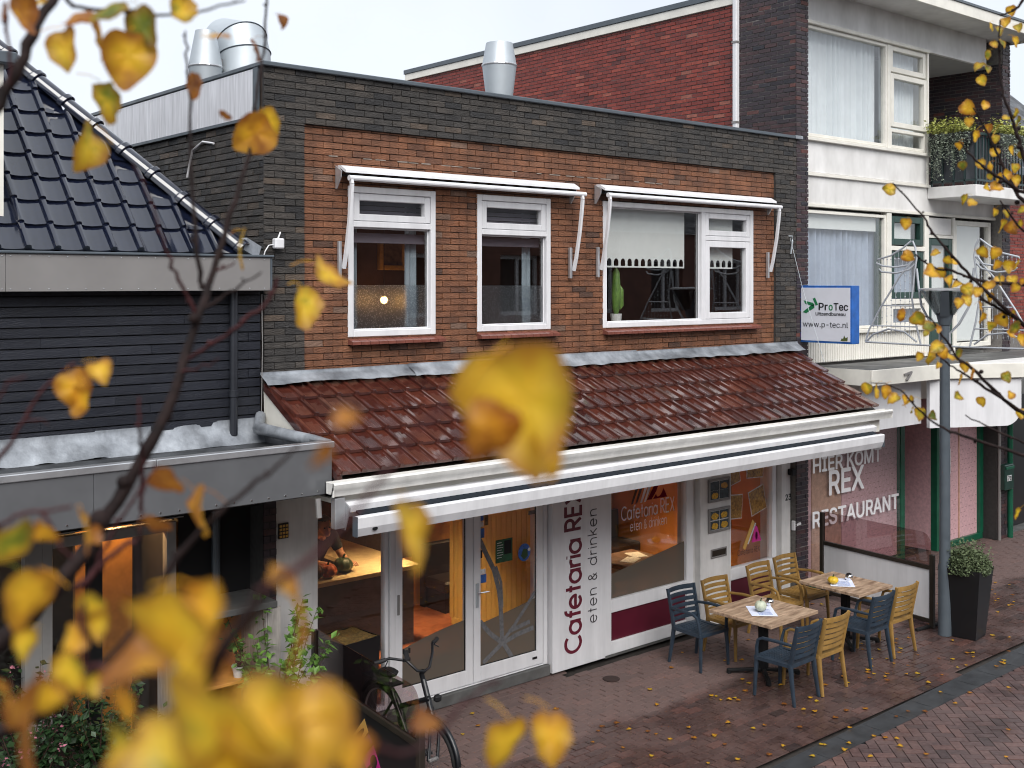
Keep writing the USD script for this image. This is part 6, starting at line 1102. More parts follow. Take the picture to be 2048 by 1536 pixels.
def ornament(s_, label):
    """an angel outline of light tubes in the plane x = lx; s_ is the side it hangs on"""
    t = thing('light_figure', label, 'ornament', (lx, ly + s_ * .6, 4.4)); F = lambda q, z: (lx, ly + s_ * q, z)
    rope(t, [F(.34, 3.78), F(1.17, 3.79)]); rope(t, [F(1.17, 3.79), F(1.12, 3.95), F(.95, 4.25), F(.66, 4.68), F(.42, 4.95)]); rope(t, [F(.34, 3.78), F(.42, 4.1), F(.47, 4.4), F(.43, 4.75), F(.40, 4.95), F(.42, 5.08), F(.46, 5.17)])
    rope(t, [F(1.15, 3.80), F(1.05, 3.9), F(.82, 3.98), F(.58, 3.95), F(.4, 3.82)], .013)
    rope(t, [F(.48, 5.17), F(.6, 5.08), F(.78, 4.98), F(.98, 4.93), F(1.0, 4.88), F(.9, 4.84), F(.7, 4.82), F(.52, 4.85), F(.44, 4.95)]); rope(t, [F(.96, 4.80), F(.92, 4.76), F(.7, 4.74), F(.5, 4.79), F(.43, 4.86)], .013)
    rope(t, [F(.40, 4.8), F(.37, 4.55), F(.33, 4.3), F(.2, 4.08), F(.07, 3.95), F(.07, 3.75)], .016); rope(t, [F(.9, 4.3), F(.47, 4.3)], .01); rope(t, [F(1.08, 4.02), F(.4, 4.02)], .01); rope(t, [F(.34, 3.78), F(.06, 3.78)], .012)
    g = G(); r_ = np.random.default_rng(5)
    for q in np.linspace(.5, 1.05, 9):
        zt = 4.95 - (q - .42) / .75 * 1.1; zb = 3.9 if q < .9 else 3.85
        g.tube([F(q, min(zt, 4.9)), F(q + .004, zb)], .003, 4, False)
        for z in np.arange(zb + .05, min(zt, 4.85), .11): g.tm(trimesh.creation.icosphere(0, .011).apply_translation(F(q, z + r_.uniform(-.03, .03))))
    for q in np.linspace(.55, .95, 8): g.tube([F(q, 5.12 - (q - .48) * .42), F(q, 4.83)], .003, 4, False); g.tm(trimesh.creation.icosphere(0, .012).apply_translation(F(q, 4.93)))
    part(t, 'fringe', g, 'rope_light')
ornament(1, 'white rope light angel figure on the shop side of the lamp post, left'); ornament(-1, 'white rope light angel figure on the street side of the lamp post, right')
# the bicycle: front wheel towards the street
def bicycle():
    t = thing('bicycle', 'black city bicycle parked between the black windbreak and the glass door', 'bicycle', (6.15, -1.0, 0)); x = 6.2; hf, hr = np.array([x - .14, -1.54, .345]), np.array([x + .05, -.45, .345]); R_ = .345
    for h in (hf, hr):
        a = np.linspace(0, 2 * np.pi, 41); c = np.stack([np.full(41, h[0]), h[1] + (R_ - .025) * np.cos(a), h[2] + (R_ - .025) * np.sin(a)], 1); g = G(); g.tube(c, .025, 8, False); w = part(t, 'wheel', g, 'rubber', smooth=True)
        c = np.stack([np.full(41, h[0]), h[1] + (R_ - .05) * np.cos(a), h[2] + (R_ - .05) * np.sin(a)], 1); g = G(); g.tube(c, .012, 6, False); part(w, 'rim', g, 'alu_grey', smooth=True)
        g = G()
        for k in range(28): q = k * 2 * np.pi / 28; s_ = 1 if k % 2 else -1; g.tube([h + [s_ * .03, .02 * math.cos(q + .6), .02 * math.sin(q + .6)], h + [0, (R_ - .055) * math.cos(q), (R_ - .055) * math.sin(q)]], .0013, 4, False)
        part(w, 'spokes', g, 'alu_grey_dark', kind='stuff'); g = G(); g.tube([h + [-.05, 0, 0], h + [.05, 0, 0]], .02, 10); part(w, 'hub', g, 'alu_grey')
        a = np.linspace(.1, 2.6, 16) if h is hr else np.linspace(.9, 3.0, 16); c = np.stack([np.full(16, h[0]), h[1] + (R_ + .03) * -np.cos(a) * (-1 if h is hr else 1) * -1, h[2] + (R_ + .03) * np.sin(a)], 1); g = G(); sweep(c, .055, .006, (0, 0, 1), None, g) if False else g.tube(c, .026, 8); part(t, 'mudguard', g, 'bike_black', smooth=True)
    hd0, hd1 = np.array([x + .015, -1.33, .62]), np.array([x + .03, -1.16, .92]); bb = np.array([x + .03, -.93, .3]); st_ = np.array([x + .035, -.64, .68])
    g = G(); g.tube([hd0, hd1], .028, 10); g.tube([hd0 + [0, .03, .08], (hd0 + bb) / 2 + [0, .02, -.02], bb], .034, 10); g.tube([bb, st_], .022, 10); g.tube([hd0 + [0, .06, .16], bb + [0, .12, .28]], .026, 10); g.tube([bb, hr], .016, 8); g.tube([st_ - [0, .03, .08], hr], .014, 8); part(t, 'frame', g, 'bike_black', smooth=True)
    g = G()
    for s_ in (-.05, .05): g.tube([hd0, hd0 + [s_, -.03, -.04], hf + [s_, 0, 0]], .015, 8)
    part(t, 'fork', g, 'bike_black', smooth=True)
    g = G(); g.tube([hd1, hd1 + [0, .03, .05], hd1 + [0, .0, .08]], .024, 10); part(t, 'stem', g, 'bike_black', smooth=True); c = hd1 + [0, .0, .08]
    bar = [c + [-.36, .27, .08], c + [-.24, .2, .12], c + [-.14, .07, .11], c + [-.07, 0, .02], c + [0, -.01, 0], c + [.07, 0, .02], c + [.15, .06, .13], c + [.22, .16, .17], c + [.36, .27, .165]]
    g = G(); g.tube(bar, .0135, 8); part(t, 'handlebar', g, 'bike_black', smooth=True)
    for a_, b_ in ((0, 1), (8, 7)): g = G(); p, q = np.array(bar[a_]), np.array(bar[b_]); g.tube([p, p + (q - p) * .75], .02, 10); part(t, 'grip', g, 'rubber', smooth=True); g = G(); g.tube([p + (q - p) * .8 + [0, -.02, -.01], p + (q - p) * .45 + [0, -.06, -.04]], .006, 6); part(t, 'brake_lever', g, 'bike_black')
    g = G(); m0 = np.array(bar[2]) + [0, 0, .05]; g.obox(m0, (.05, .012, .09), rx=-.4, c=.004)
    for q in (-.032, .032): g.obox(m0 + [q, 0, .04], (.01, .02, .045)); g.obox(m0 + [q, 0, -.04], (.01, .02, .03))
    part(t, 'phone_holder', g, 'black_matt'); g = G(); g.obox(hd0 + [0, -.07, .2], (.07, .06, .06), c=.015); part(t, 'headlight', g, 'black_matt')
    sa = st_ + [0, .03, .13]; g = G(); g.tube([st_, sa], .014, 8); part(t, 'seat_post', g, 'alu_grey'); g = G(); g.lathe([(0, -.03), (.1, -.02), (.12, .01), (.08, .03), (0, .035)], sa + [0, .03, .03], 18, .75); part(t, 'saddle', g, 'black_matt', smooth=True)
    g = G(); g.box(x - .04, x + .12, -.72, -.22, .74, .76, .004); part(t, 'rear_carrier', g, 'bike_black'); g = G(); g.tube([bb + [-.1, 0, 0], bb + [.1, 0, 0]], .012, 8); g.bar(bb + [.09, 0, 0], bb + [.09, -.1, -.12], .02); g.bar(bb + [-.09, 0, 0], bb + [-.09, .1, .12], .02); part(t, 'crank', g, 'alu_grey'); g = G(); g.box(x + .1, x + .2, -1.08, -.98, .16, .18); part(t, 'pedal', g, 'rubber'); g = G(); g.box(x - .17, x - .07, -.88, -.78, .41, .43); part(t, 'pedal', g, 'rubber')
bicycle()
# dark plastic chair behind the tinted pane
# ------------------------------------------------------------------ plants and pots before the black shop
def shrub(name, label, loc, h, spread, nst, lsize, m, seed, dens=26, pot=None, group=None):
    r_ = np.random.default_rng(seed); t = thing(name, label, 'plant', loc, group=group); loc = np.asarray(loc, float); g = G(); pts = []
    z0 = 0
    if pot: gp = G(); gp.lathe([(0, 0), (pot * .75, 0), (pot, pot * 1.5), (pot * 1.08, pot * 1.5), (pot * 1.08, pot * 1.7), (pot * .9, pot * 1.7), (pot * .85, pot * 1.45), (0, pot * 1.4)], loc, 18); part(t, 'pot', gp, ['terracotta', 'wicker', 'pot_white', 'planter_black'][seed % 4], smooth=30); z0 = pot * 1.45
    for k in range(nst):
        a = r_.uniform(0, 2 * np.pi); L = h * r_.uniform(.6, 1.05); d = np.array([math.cos(a), math.sin(a), 0]) * spread * r_.uniform(.3, 1.1); b = loc + [0, 0, z0]
        path = [b + d * .1 * 0 + d * q ** 1.5 + ZV * (L - z0) * q + r_.normal(0, .012, 3) for q in np.linspace(0, 1, 6)]; g.tube(path, np.linspace(.008, .002, 6), 5)
        for q in np.linspace(.25, 1, dens): i = q * 5; j = min(int(i), 4); pp = np.array(path[j]) * (1 - i + j) + np.array(path[j + 1]) * (i - j); pts.append(pp + r_.normal(0, .02, 3))
    part(t, 'stem', g, 'twig'); part(t, 'foliage', leaf_cloud(np.array(pts), lsize, r_), m); return t, np.array(pts)
shrub('young_shrub', 'young bright green shrub in front of the white wall end, left of the black windbreak', (5.02, -.55, 0), 1.75, .5, 22, .085, 'leaf_green', 51, 60)
r_ = np.random.default_rng(8)
for k, (x, y, h, s_, m, lab) in enumerate(((3.55, -.3, 1.35, .42, 'leaf_dark', 'tall dark green bush in front of the black shop window, behind the leaves'), (2.95, -.35, 1.5, .4, 'leaf_dark', 'dark leafy bush at the left edge before the shop window'), (4.1, -.75, .85, .35, 'leaf_dark', 'low dark green pot plant before the display cabinet'), (3.6, -1.1, .62, .32, 'leaf_green', 'green pot plant with red flowers near the lower left corner'), (3.1, -1.0, .6, .3, 'leaf_green', 'pot of red geraniums near the left edge'), (4.6, -1.05, .5, .25, 'leaf_dark', 'small dark pot plant at the foot of the cabinet'), (2.6, -.9, .7, .3, 'leaf_dark', 'basket with dark foliage in the lower left corner'))):
    t, pts = shrub('pot_plant', lab, (x, y, 0), h, s_, 34, .075 if m == 'leaf_dark' else .06, m, 60 + k, 40, .17)
    if k in (1, 3, 4): q = pts[r_.choice(len(pts), 40)]; q = q[q[:, 2] > h * .55]; part(t, 'flowers', leaf_cloud(np.repeat(q, 7, 0) + r_.normal(0, .02, (len(q) * 7, 3)), .035, r_), 'flower_pink' if k == 1 else 'flower_red')
shrub('pot_plant', 'small plant in a white pot on the cabinet shelf', (4.85, -.2, 1.01), .35, .12, 6, .05, 'leaf_green', 66, 10, .06)

# ------------------------------------------------------------------ autumn trees: every leaf a part
def leaf_mesh(c, tip, nrm_, size, r_, edge_on=0.0):
    """a heart shaped leaf: base to tip along 'tip', facing nrm_, curled and with a short stalk"""
    y = np.asarray(tip, float); y /= np.linalg.norm(y); x = np.cross(y, nrm_); x /= np.linalg.norm(x); z = np.cross(x, y); K, S = 5, 26; v, rim = [], []
    ph0 = r_.uniform(0, 6.28); curl, bend, cup = r_.normal(0, .5), r_.normal(.15, .35), r_.uniform(-.3, .9); jag = r_.uniform(.01, .03)
    for k in range(K + 1):
        q = k / K
        for i in range(S):
            p = 2 * np.pi * i / S; yy = .5 * math.cos(p) + .12 * max(0, math.cos(p)) ** 9 - .10 * max(0, -math.cos(p)) ** 14 * -1; xx = .47 * math.sin(p) * (1 - .22 * math.cos(p)); j = 1 + jag * math.sin(9 * p + ph0) + jag * math.sin(17 * p + 2 * ph0); xx *= j * q; yy = yy * j * q
            zz = cup * xx * xx * 1.3 + bend * yy * yy * .9 + curl * xx * yy * .9 + .035 * q * math.sin(5 * p + ph0) + .02 * math.sin(9 * xx + ph0)
            v.append((xx, yy, zz)); rim.append(q)
    v = np.array(v) * size; f = [[k * S + i, k * S + (i + 1) % S, (k + 1) * S + (i + 1) % S, (k + 1) * S + i] for k in range(K) for i in range(S)]
    g = G().add(np.asarray(c) + v[:, :1] * x + v[:, 1:2] * y + v[:, 2:] * z, f); return g, rim
class Tree:
    def __init__(s, name, label, base): s.t = thing(name, label, 'tree', base); s.pts = []
    def branch(s, path, w, name='branch', m='bark', n=8):
        """path: (u, v, t) points, w: thickness in the photograph's pixels at both ends"""
        P_ = [at(*q) if len(q) == 3 else np.asarray(q[:3], float) for q in path]; k = len(P_); sx = np.linspace(0, 1, k); fi = np.linspace(0, 1, (k - 1) * 4 + 1)
        from scipy.interpolate import PchipInterpolator
        Q = np.stack([PchipInterpolator(sx, np.array(P_)[:, i])(fi) for i in range(3)], 1); tt = np.array([(q - EYE) @ FWD for q in Q]); r_ = np.random.default_rng(len(s.pts) + 5)
        rad = np.linspace(w[0], w[1], len(Q)) / 2 * tt / FPX * (1 + r_.normal(0, .07, len(Q))); Q = Q + r_.normal(0, .0012, Q.shape) * np.minimum(1, tt)[:, None]; g = G(); g.tube(Q, rad, n)
        if w[1] < 9:                                        # buds at the joints
            for i in range(3, len(Q), 5): b = Q[i] + r_.normal(0, 1, 3) * rad[i] * 1.2; g.tm(trimesh.creation.icosphere(1, rad[i] * 1.25).apply_scale([1, 1, 1.0]).apply_translation(b))
        s.pts += list(Q); part(s.t, name, g, m, smooth=True)
    def leaf(s, u, v, w, h, t, tone, seed, tipdir=90, label=None):
        """a leaf of w x h pixels at (u, v), distance t; a narrow one is seen edge on"""
        r_ = np.random.default_rng(seed); c = at(u, v, t); size = max(w, h) * t / FPX / 1.02; ratio = min(w, h) / max(w, h); a = math.radians(tipdir); tip = RGT * math.cos(a) - UPV * math.sin(a) + FWD * r_.normal(0, .3)
        tilt = math.acos(min(1, max(.34 if ratio > .3 else .2, ratio))); sd = np.cross(tip, -FWD); sd /= np.linalg.norm(sd); n_ = -FWD * math.cos(tilt) + sd * math.sin(tilt) * r_.choice([-1, 1]) + UPV * .15
        g, rim = leaf_mesh(c, tip, n_, size, r_); v_, f_ = g.arr(); base = c - tip / np.linalg.norm(tip) * size * .46
        d = np.array(s.pts) - base; dist = np.linalg.norm(d, axis=1); j = dist.argmin(); L = min(dist[j], size * .55); e = base + d[j] / (dist[j] + 1e-9) * L; mid = (base + e) / 2 + UPV * size * .06; g.tube([base, mid, e], size * .011, 5); v_, f_ = g.arr(); rim = rim + [0.2] * (len(v_) - len(rim))
        part(s.t, 'leaf', (v_, f_), 'autumn_leaf', smooth=True, attrs={'tone': np.full(len(v_), tone), 'rim': np.array(rim)}, label=label)
T1 = Tree('autumn_tree', 'near tree with large blurred yellow leaves, dark branches rising through the left side', at(-260, 1330, 1.5) * [1, 1, 0])
T1.branch([(*(at(-260, 1400, 1.5) * [1, 1, 0]),), (*(at(-240, 1400, 1.5) * [1, 1, .5]),), (-200, 1400, 1.5)] if False else [(-262, 7060, 1.5), (-250, 4000, 1.5), (-200, 1500, 1.5)], (70, 40), 'trunk', 'bark', 12)
T1.branch([(-200, 1500, 1.5), (-60, 1330, 1.5), (60, 1230, 1.52), (150, 1130, 1.55), (235, 1000, 1.6), (300, 890, 1.62), (345, 790, 1.65), (395, 640, 1.7), (425, 545, 1.75), (470, 400, 1.8), (500, 305, 1.85)], (42, 8))
T1.branch([(-200, 1500, 1.5), (-190, 900, 1.5), (-110, 420, 1.5), (-20, 235, 1.5), (30, 150, 1.52), (65, 70, 1.55), (120, -25, 1.6)], (34, 20))
T1.branch([(500, 305, 1.85), (512, 200, 1.9), (520, 150, 1.95), (530, 90, 2.0), (531, 30, 2.0), (533, -20, 2.0)], (7, 5), 'twig')
T1.branch([(425, 545, 1.75), (408, 575, 1.75), (392, 480, 1.75), (381, 330, 1.78), (380, 200, 1.8), (374, 110, 1.8), (372, 60, 1.8)], (11, 4), 'twig'); T1.branch([(398, 640, 1.7), (372, 590, 1.68), (345, 530, 1.66), (325, 480, 1.64), (300, 400, 1.62), (268, 330, 1.6)], (9, 4), 'twig', 'bark_red')
T1.branch([(412, 615, 1.7), (450, 590, 1.7), (490, 565, 1.7), (525, 545, 1.7)], (8, 3), 'twig'); T1.branch([(375, 720, 1.65), (440, 680, 1.62), (490, 640, 1.6), (535, 600, 1.6), (556, 555, 1.6)], (10, 7), 'twig', 'bark_red'); T1.branch([(365, 745, 1.65), (400, 735, 1.63), (440, 720, 1.6)], (6, 3), 'twig', 'bark_red'); T1.branch([(430, 540, 1.75), (450, 535, 1.75), (470, 525, 1.75)], (6, 3), 'twig', 'bark_red')
T1.branch([(-200, 1500, 1.5), (60, 1440, 1.35), (215, 1325, 1.25), (290, 1230, 1.2), (335, 1145, 1.2), (393, 1070, 1.2), (455, 1012, 1.2), (538, 945, 1.2), (598, 892, 1.2)], (26, 5))
T1.branch([(-140, 1100, 1.4), (-20, 945, 1.4), (47, 841, 1.4), (73, 797, 1.4), (124, 746, 1.4), (150, 725, 1.4)], (10, 6), 'twig', 'bark_red'); T1.branch([(47, 845, 1.4), (75, 840, 1.4), (95, 845, 1.4)], (4, 3), 'twig', 'bark_red'); T1.branch([(-60, 860, 1.3), (0, 795, 1.3), (25, 760, 1.3), (50, 752, 1.3)], (7, 4), 'twig', 'bark_red')
T1.branch([(280, 1020, 1.5), (285, 900, 1.45), (278, 850, 1.4), (278, 795, 1.4)], (9, 6), 'twig', 'bark_red'); T1.branch([(170, 1180, 1.3), (200, 1110, 1.3), (240, 1040, 1.3), (275, 990, 1.3), (315, 930, 1.3)], (9, 5), 'twig', 'bark_red')
T1.branch([(-60, 1120, 1.1), (20, 1040, 1.1), (60, 1025, 1.1), (115, 1018, 1.1), (140, 1015, 1.1)], (9, 6), 'twig', 'bark_red'); T1.branch([(80, 1020, 1.1), (110, 1065, 1.1), (140, 1120, 1.1)], (9, 7), 'twig', 'bark_red'); T1.branch([(150, 1180, 1.25), (185, 1150, 1.25), (240, 1095, 1.25), (280, 1070, 1.25), (282, 1010, 1.25), (278, 975, 1.25)], (12, 5), 'twig', 'bark_red'); T1.branch([(280, 1200, 1.2), (275, 1120, 1.2), (277, 1060, 1.2)], (7, 5), 'twig')
T1.branch([(-100, 1700, .8), (250, 1530, .72), (380, 1400, .68), (440, 1310, .66), (490, 1235, .66), (520, 1180, .66)], (46, 22)); T1.branch([(160, 1330, .9), (170, 1290, .9), (166, 1225, .9), (180, 1195, .9)], (12, 9), 'twig', 'bark_red'); T1.branch([(160, 1330, .9), (200, 1335, .9), (240, 1325, .9), (250, 1310, .9)], (14, 10), 'twig', 'bark_red')
T1.branch([(440, 1310, .66), (600, 1380, .66), (760, 1500, .7), (880, 1460, .85), (960, 1380, .95), (1000, 1360, 1.0)], (14, 6), 'twig', 'bark_red'); T1.branch([(120, -25, 1.6), (160, 15, 1.6), (250, 20, 1.6), (330, 30, 1.6), (440, 12, 1.6), (490, 0, 1.6)], (9, 4), 'twig'); T1.branch([(10, 10, 1.5), (14, 60, 1.5), (20, 130, 1.5), (22, 170, 1.5)], (8, 5), 'twig', 'bark_red')
T1.branch([(120, -25, 1.6), (240, -40, 1.5), (420, -50, 1.2), (640, -60, .9), (860, 200, .75), (900, 520, .7), (930, 700, .7)], (16, 8), 'branch') if False else T1.branch([(520, 1180, .66), (640, 1100, .66), (760, 960, .68), (850, 850, .69), (905, 810, .7)], (16, 7), 'twig', 'bark_red')
LEFT = [(135, 95, 80, 92, 1.5, .38, 80), (255, 112, 118, 104, 1.45, .5, 100), (283, 50, 76, 84, 1.45, .1, 60), (222, 20, 84, 60, 1.45, .2, 150), (165, 45, 72, 44, 1.5, .8, 170), (205, 75, 44, 80, 1.5, .62, 90), (362, 18, 48, 66, 1.55, .34, 90), (428, 70, 56, 22, 1.5, .58, 0), (212, 200, 74, 86, 1.6, .28, 80), (181, 290, 28, 100, 1.6, .34, 95), (388, 168, 20, 54, 1.75, .85, 95), (512, 268, 92, 86, 1.85, .62, 150), (538, 240, 46, 60, 1.86, .45, 60), (566, 40, 18, 30, 2.0, .95, 80), (10, 18, 26, 40, 1.4, .95, 90), (42, 25, 34, 80, 1.45, .85, 80), (75, 8, 50, 24, 1.5, .5, 10), (450, 230, 30, 14, 1.85, .9, 20), (515, 95, 12, 46, 2, .95, 70),
        (481, 495, 26, 84, 1.75, .4, 100), (655, 545, 40, 86, 1.7, .5, 40), (606, 608, 48, 88, 1.65, .45, 85), (150, 775, 64, 84, 1.4, .62, 70), (165, 800, 60, 62, 1.4, .58, 110), (201, 740, 54, 52, 1.4, .45, 60), (22, 1085, 58, 110, .95, .22, 300), (92, 1062, 62, 52, 1.05, .72, 40), (170, 1055, 42, 92, 1.05, .65, 80), (186, 1070, 26, 40, 1.1, .78, 60), (402, 1018, 52, 104, 1.2, .72, 95), (335, 960, 76, 60, 1.2, .76, 170), (310, 1045, 60, 40, 1.2, .8, 30), (58, 1190, 66, 130, .9, .5, 110), (44, 1285, 28, 66, .9, .36, 90), (182, 1208, 62, 54, .9, .24, 160), (195, 1250, 30, 60, .9, .3, 90), (140, 1340, 84, 92, .85, .36, 60), (182, 1368, 34, 50, .9, .36, 80), (140, 1285, 56, 74, .9, .6, 130), (60, 1435, 70, 200, .72, .82, 95),
        (525, 1450, 190, 130, .5, .3, 40), (645, 1465, 140, 130, .53, .38, 100), (330, 1500, 170, 110, .52, .32, 30), (470, 1530, 160, 110, .5, .36, 80), (250, 1400, 60, 70, .75, .7, 80), (95, 1395, 60, 80, .8, .45, 120), (20, 1400, 60, 120, .8, .75, 80), (355, 1270, 190, 250, .6, .5, 65), (415, 1215, 110, 120, .62, .5, 310), (275, 1335, 150, 60, .62, .75, 170), (430, 1465, 330, 250, .5, .34, 60), (600, 1455, 190, 210, .52, .42, 80), (555, 1500, 120, 140, .52, .72, 90), (245, 1495, 96, 110, .62, .34, 120), (700, 1510, 70, 100, .6, .68, 80), (592, 1200, 44, 185, .72, .66, 68), (820, 1065, 42, 150, .75, .4, 80), (1048, 800, 240, 265, .7, .38, 75), (985, 860, 120, 130, .69, .72, 120), (1095, 900, 60, 110, .7, .6, 75), (1012, 1490, 82, 120, .95, .42, 100), (1103, 1468, 88, 104, .95, .48, 85), (690, 835, 60, 44, .62, .85, 10), (640, 905, 60, 26, .62, .8, 120), (850, 1445, 60, 34, .85, .85, 20)]
for k, (u, v, w, h, t, tone, tip) in enumerate(LEFT): T1.leaf(u, v, w, h, t, tone, 300 + (k if k < 42 else k - 7 if k > 48 else k + 60), tip)
T2 = Tree('autumn_tree', 'lime tree with small sharp yellow leaves whose branches reach in from the right edge', at(2330, 800, 3.9) * [1, 1, 0])
T2.branch([(2338, 3238, 3.9), (2330, 2000, 3.9), (2300, 1100, 3.9), (2260, 700, 3.9), (2200, 200, 3.9), (2150, -200, 3.9)], (60, 26), 'trunk', 'bark', 12)
T2.branch([(2270, 800, 3.9), (2150, 720, 3.9), (2048, 650, 3.9), (2000, 608, 3.85), (1964, 575, 3.85), (1933, 543, 3.85), (1898, 504, 3.85), (1866, 465, 3.85), (1847, 434, 3.85), (1816, 398, 3.85), (1785, 366, 3.85)], (10, 2.5)); T2.branch([(2160, 590, 3.9), (2050, 568, 3.9), (1980, 565, 3.9), (1940, 555, 3.9), (1907, 542, 3.9), (1875, 538, 3.9), (1848, 523, 3.9), (1830, 509, 3.9)], (8, 3), 'twig')
T2.branch([(2120, 700, 3.9), (2048, 648, 3.9), (2011, 625, 3.88), (1969, 600, 3.86), (1948, 582, 3.86), (1928, 569, 3.85), (1905, 557, 3.85)], (8, 3), 'twig'); T2.branch([(2290, 1000, 3.9), (2150, 890, 3.8), (2060, 835, 3.75), (2010, 800, 3.75), (1967, 760, 3.7), (1944, 736, 3.7), (1919, 719, 3.7), (1898, 688, 3.7), (1882, 667, 3.7), (1861, 638, 3.7), (1835, 628, 3.7)], (10, 2.5)); T2.branch([(2060, 835, 3.75), (2000, 795, 3.72), (1950, 762, 3.7), (1932, 750, 3.7), (1907, 734, 3.7), (1880, 715, 3.7)], (7, 3), 'twig')
T2.branch([(2290, 1000, 3.9), (2150, 940, 3.7), (2060, 915, 3.6), (1974, 887, 3.6), (1922, 870, 3.55), (1887, 856, 3.55), (1851, 831, 3.55), (1823, 806, 3.5), (1792, 775, 3.5), (1742, 766, 3.5)], (8, 2), 'twig'); T2.branch([(2060, 890, 3.7), (2010, 870, 3.7), (1960, 845, 3.7), (1930, 832, 3.7)], (5, 2), 'twig')
T2.branch([(2200, 300, 3.9), (2120, 400, 3.9), (2048, 385, 3.9), (2014, 365, 3.88), (1985, 346, 3.85), (1952, 321, 3.85), (1922, 285, 3.85)], (12, 3), 'twig'); T2.branch([(2150, 480, 4.0), (2060, 410, 4.0), (2040, 395, 4.0), (2026, 373, 4), (2010, 342, 4), (1997, 313, 4), (1985, 287, 4), (1966, 248, 4), (1946, 215, 4)], (10, 3), 'twig'); T2.branch([(2200, 600, 4.0), (2080, 400, 4.0), (2042, 297, 4), (2034, 268, 4), (2024, 239, 4), (2016, 215, 4), (2003, 180, 4), (1998, 100, 4.0), (2000, 40, 4)], (10, 3), 'twig'); T2.branch([(2150, -200, 3.9), (2060, -20, 3.9), (2030, 18, 3.9), (2000, 30, 3.9)], (8, 3), 'twig'); T2.branch([(2200, 500, 4.0), (2060, 470, 4.0), (2020, 430, 4.0), (2000, 400, 4)], (6, 3), 'twig')
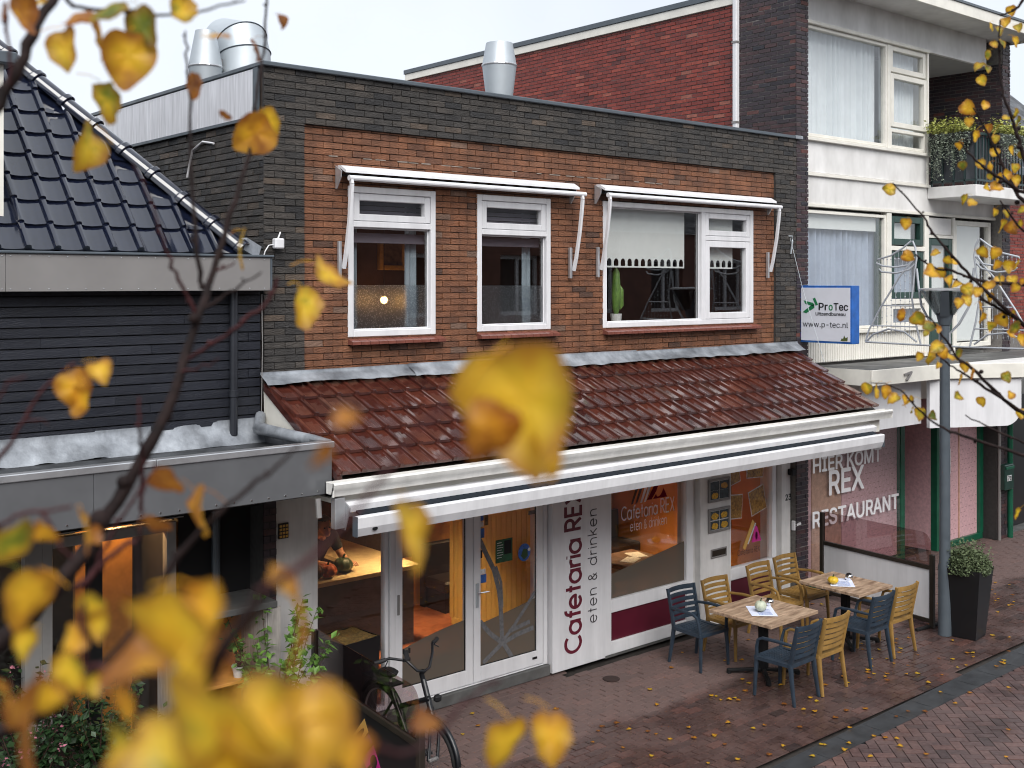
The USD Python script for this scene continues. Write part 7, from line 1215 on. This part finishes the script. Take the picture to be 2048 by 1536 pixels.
RIGHT = [(1780, 378, 28, 28), (1812, 446, 22, 24), (1815, 512, 24, 26), (1872, 507, 13, 20), (1864, 545, 30, 38), (1884, 543, 24, 16), (1905, 524, 20, 24), (1896, 520, 12, 20), (1900, 562, 26, 22), (1913, 570, 9, 22), (1935, 578, 26, 28), (1955, 583, 22, 20), (1976, 572, 18, 30), (1999, 560, 20, 22), (2000, 556, 12, 24), (1966, 503, 16, 26), (1990, 505, 26, 26), (1993, 528, 20, 22), (2018, 530, 24, 26), (2034, 528, 20, 28), (2025, 560, 24, 20), (2031, 575, 20, 18), (2045, 562, 14, 14), (1919, 605, 18, 22), (1934, 600, 24, 24), (1977, 594, 22, 20), (1960, 612, 14, 24), (1962, 635, 20, 24), (1978, 652, 22, 24), (2004, 638, 30, 22), (2022, 628, 20, 18), (2032, 655, 28, 24), (2020, 668, 18, 22), (2042, 678, 26, 24), (1804, 629, 28, 26), (1835, 637, 30, 34), (1857, 653, 26, 32), (1875, 658, 16, 18), (1852, 666, 12, 14), (1874, 693, 26, 30), (1857, 710, 26, 34), (1886, 705, 26, 26), (1899, 712, 20, 28), (1914, 707, 26, 20), (1840, 712, 20, 14), (1876, 728, 16, 18), (1930, 732, 22, 18), (1943, 745, 14, 26), (1920, 757, 24, 14), (1735, 776, 26, 22), (1752, 780, 18, 30), (1770, 782, 26, 28), (1788, 797, 28, 18), (1807, 800, 16, 26), (1820, 803, 14, 28), (1823, 820, 10, 16), (1843, 827, 28, 16), (1866, 831, 22, 20), (1916, 794, 22, 18), (2013, 753, 24, 24), (1963, 802, 14, 22), (2022, 790, 20, 20), (2042, 826, 20, 22), (2036, 1026, 26, 18),
         (1997, 60, 22, 20), (2012, 45, 18, 24), (1982, 52, 14, 20), (2022, 20, 20, 22), (2036, 55, 18, 20), (2030, 82, 20, 24), (2005, 86, 22, 18), (1988, 88, 18, 18), (1976, 108, 20, 18), (1958, 132, 14, 26), (1973, 138, 20, 18), (1963, 160, 20, 22), (1935, 215, 26, 34), (1971, 210, 20, 20), (1938, 243, 18, 20), (1951, 270, 24, 20), (1918, 290, 16, 18), (1925, 330, 18, 20), (1962, 328, 20, 22), (1981, 332, 18, 20), (1990, 262, 10, 24), (1978, 255, 14, 18), (1992, 277, 14, 18), (2030, 225, 22, 16), (2014, 238, 16, 22), (2035, 240, 14, 22), (1990, 305, 20, 22), (2023, 300, 16, 20), (1992, 375, 28, 24), (1975, 375, 16, 20), (2000, 355, 20, 18), (2030, 335, 20, 20), (2030, 360, 22, 24), (2012, 350, 24, 22), (1930, 398, 20, 24), (1944, 405, 20, 22), (1980, 352, 14, 12), (1990, 424, 18, 16), (2014, 426, 18, 20), (2022, 455, 28, 26), (2005, 450, 18, 30), (2040, 448, 16, 20), (2044, 420, 12, 20), (2046, 310, 10, 20)]
r_ = np.random.default_rng(77)
for k, (u, v, w, h) in enumerate(RIGHT): T2.leaf(u, v, w, h, 3.6 + .35 * r_.random() if v > 480 else 3.95 + .15 * r_.random(), float(np.clip(r_.normal(.38, .15), .12, .95)), 700 + k, float(r_.normal(95, 35)))
# ------------------------------------------------------------------ fallen leaves, each one lying by itself
r_ = np.random.default_rng(99); protos = []; lg = 'fallen leaves scattered over the wet paving'; lbl = 'fallen yellow brown leaf lying on the wet brick paving'
pos = []
while len(pos) < 175:
    x = r_.uniform(7.0, 17.5); y = r_.uniform(-5.0, .0) if r_.random() < .55 else (-2.9 + r_.normal(0, .35) if r_.random() < .55 else r_.uniform(-2.6, -1.2)); u, v, t_ = seen((x, y, 0))
    if 880 < u < 2040 and 1090 < v < 1530 and not (y > .05): pos.append((x, y))
for k, (x, y) in enumerate(pos):
    rz = r_.uniform(0, 360); s_ = r_.uniform(.6, 1.05)
    zz = .006 if EDGE1(x) - .05 < y < EDGE0(x) + .03 else .012
    if k < 5:
        p = thing('fallen_leaf', lbl, 'leaf', (x, y, zz), rz, lg, local=True); g, rim = leaf_mesh((0, 0, 0), (1, 0, 0), (0, 0, 1), .065, np.random.default_rng(900 + k)); v_, f_ = g.arr(); v_[:, 2] = (v_[:, 2] - v_[:, 2].min()) * .6
        part(p, 'blade', (v_, f_), 'autumn_leaf', smooth=True, attrs={'tone': np.full(len(v_), (.35, .6, .75, .5, .9)[k]), 'rim': np.array(rim)}); protos.append(p)
    else: dup(protos[k % 5], (x, y, zz), rz, lbl, lg, sc=s_)
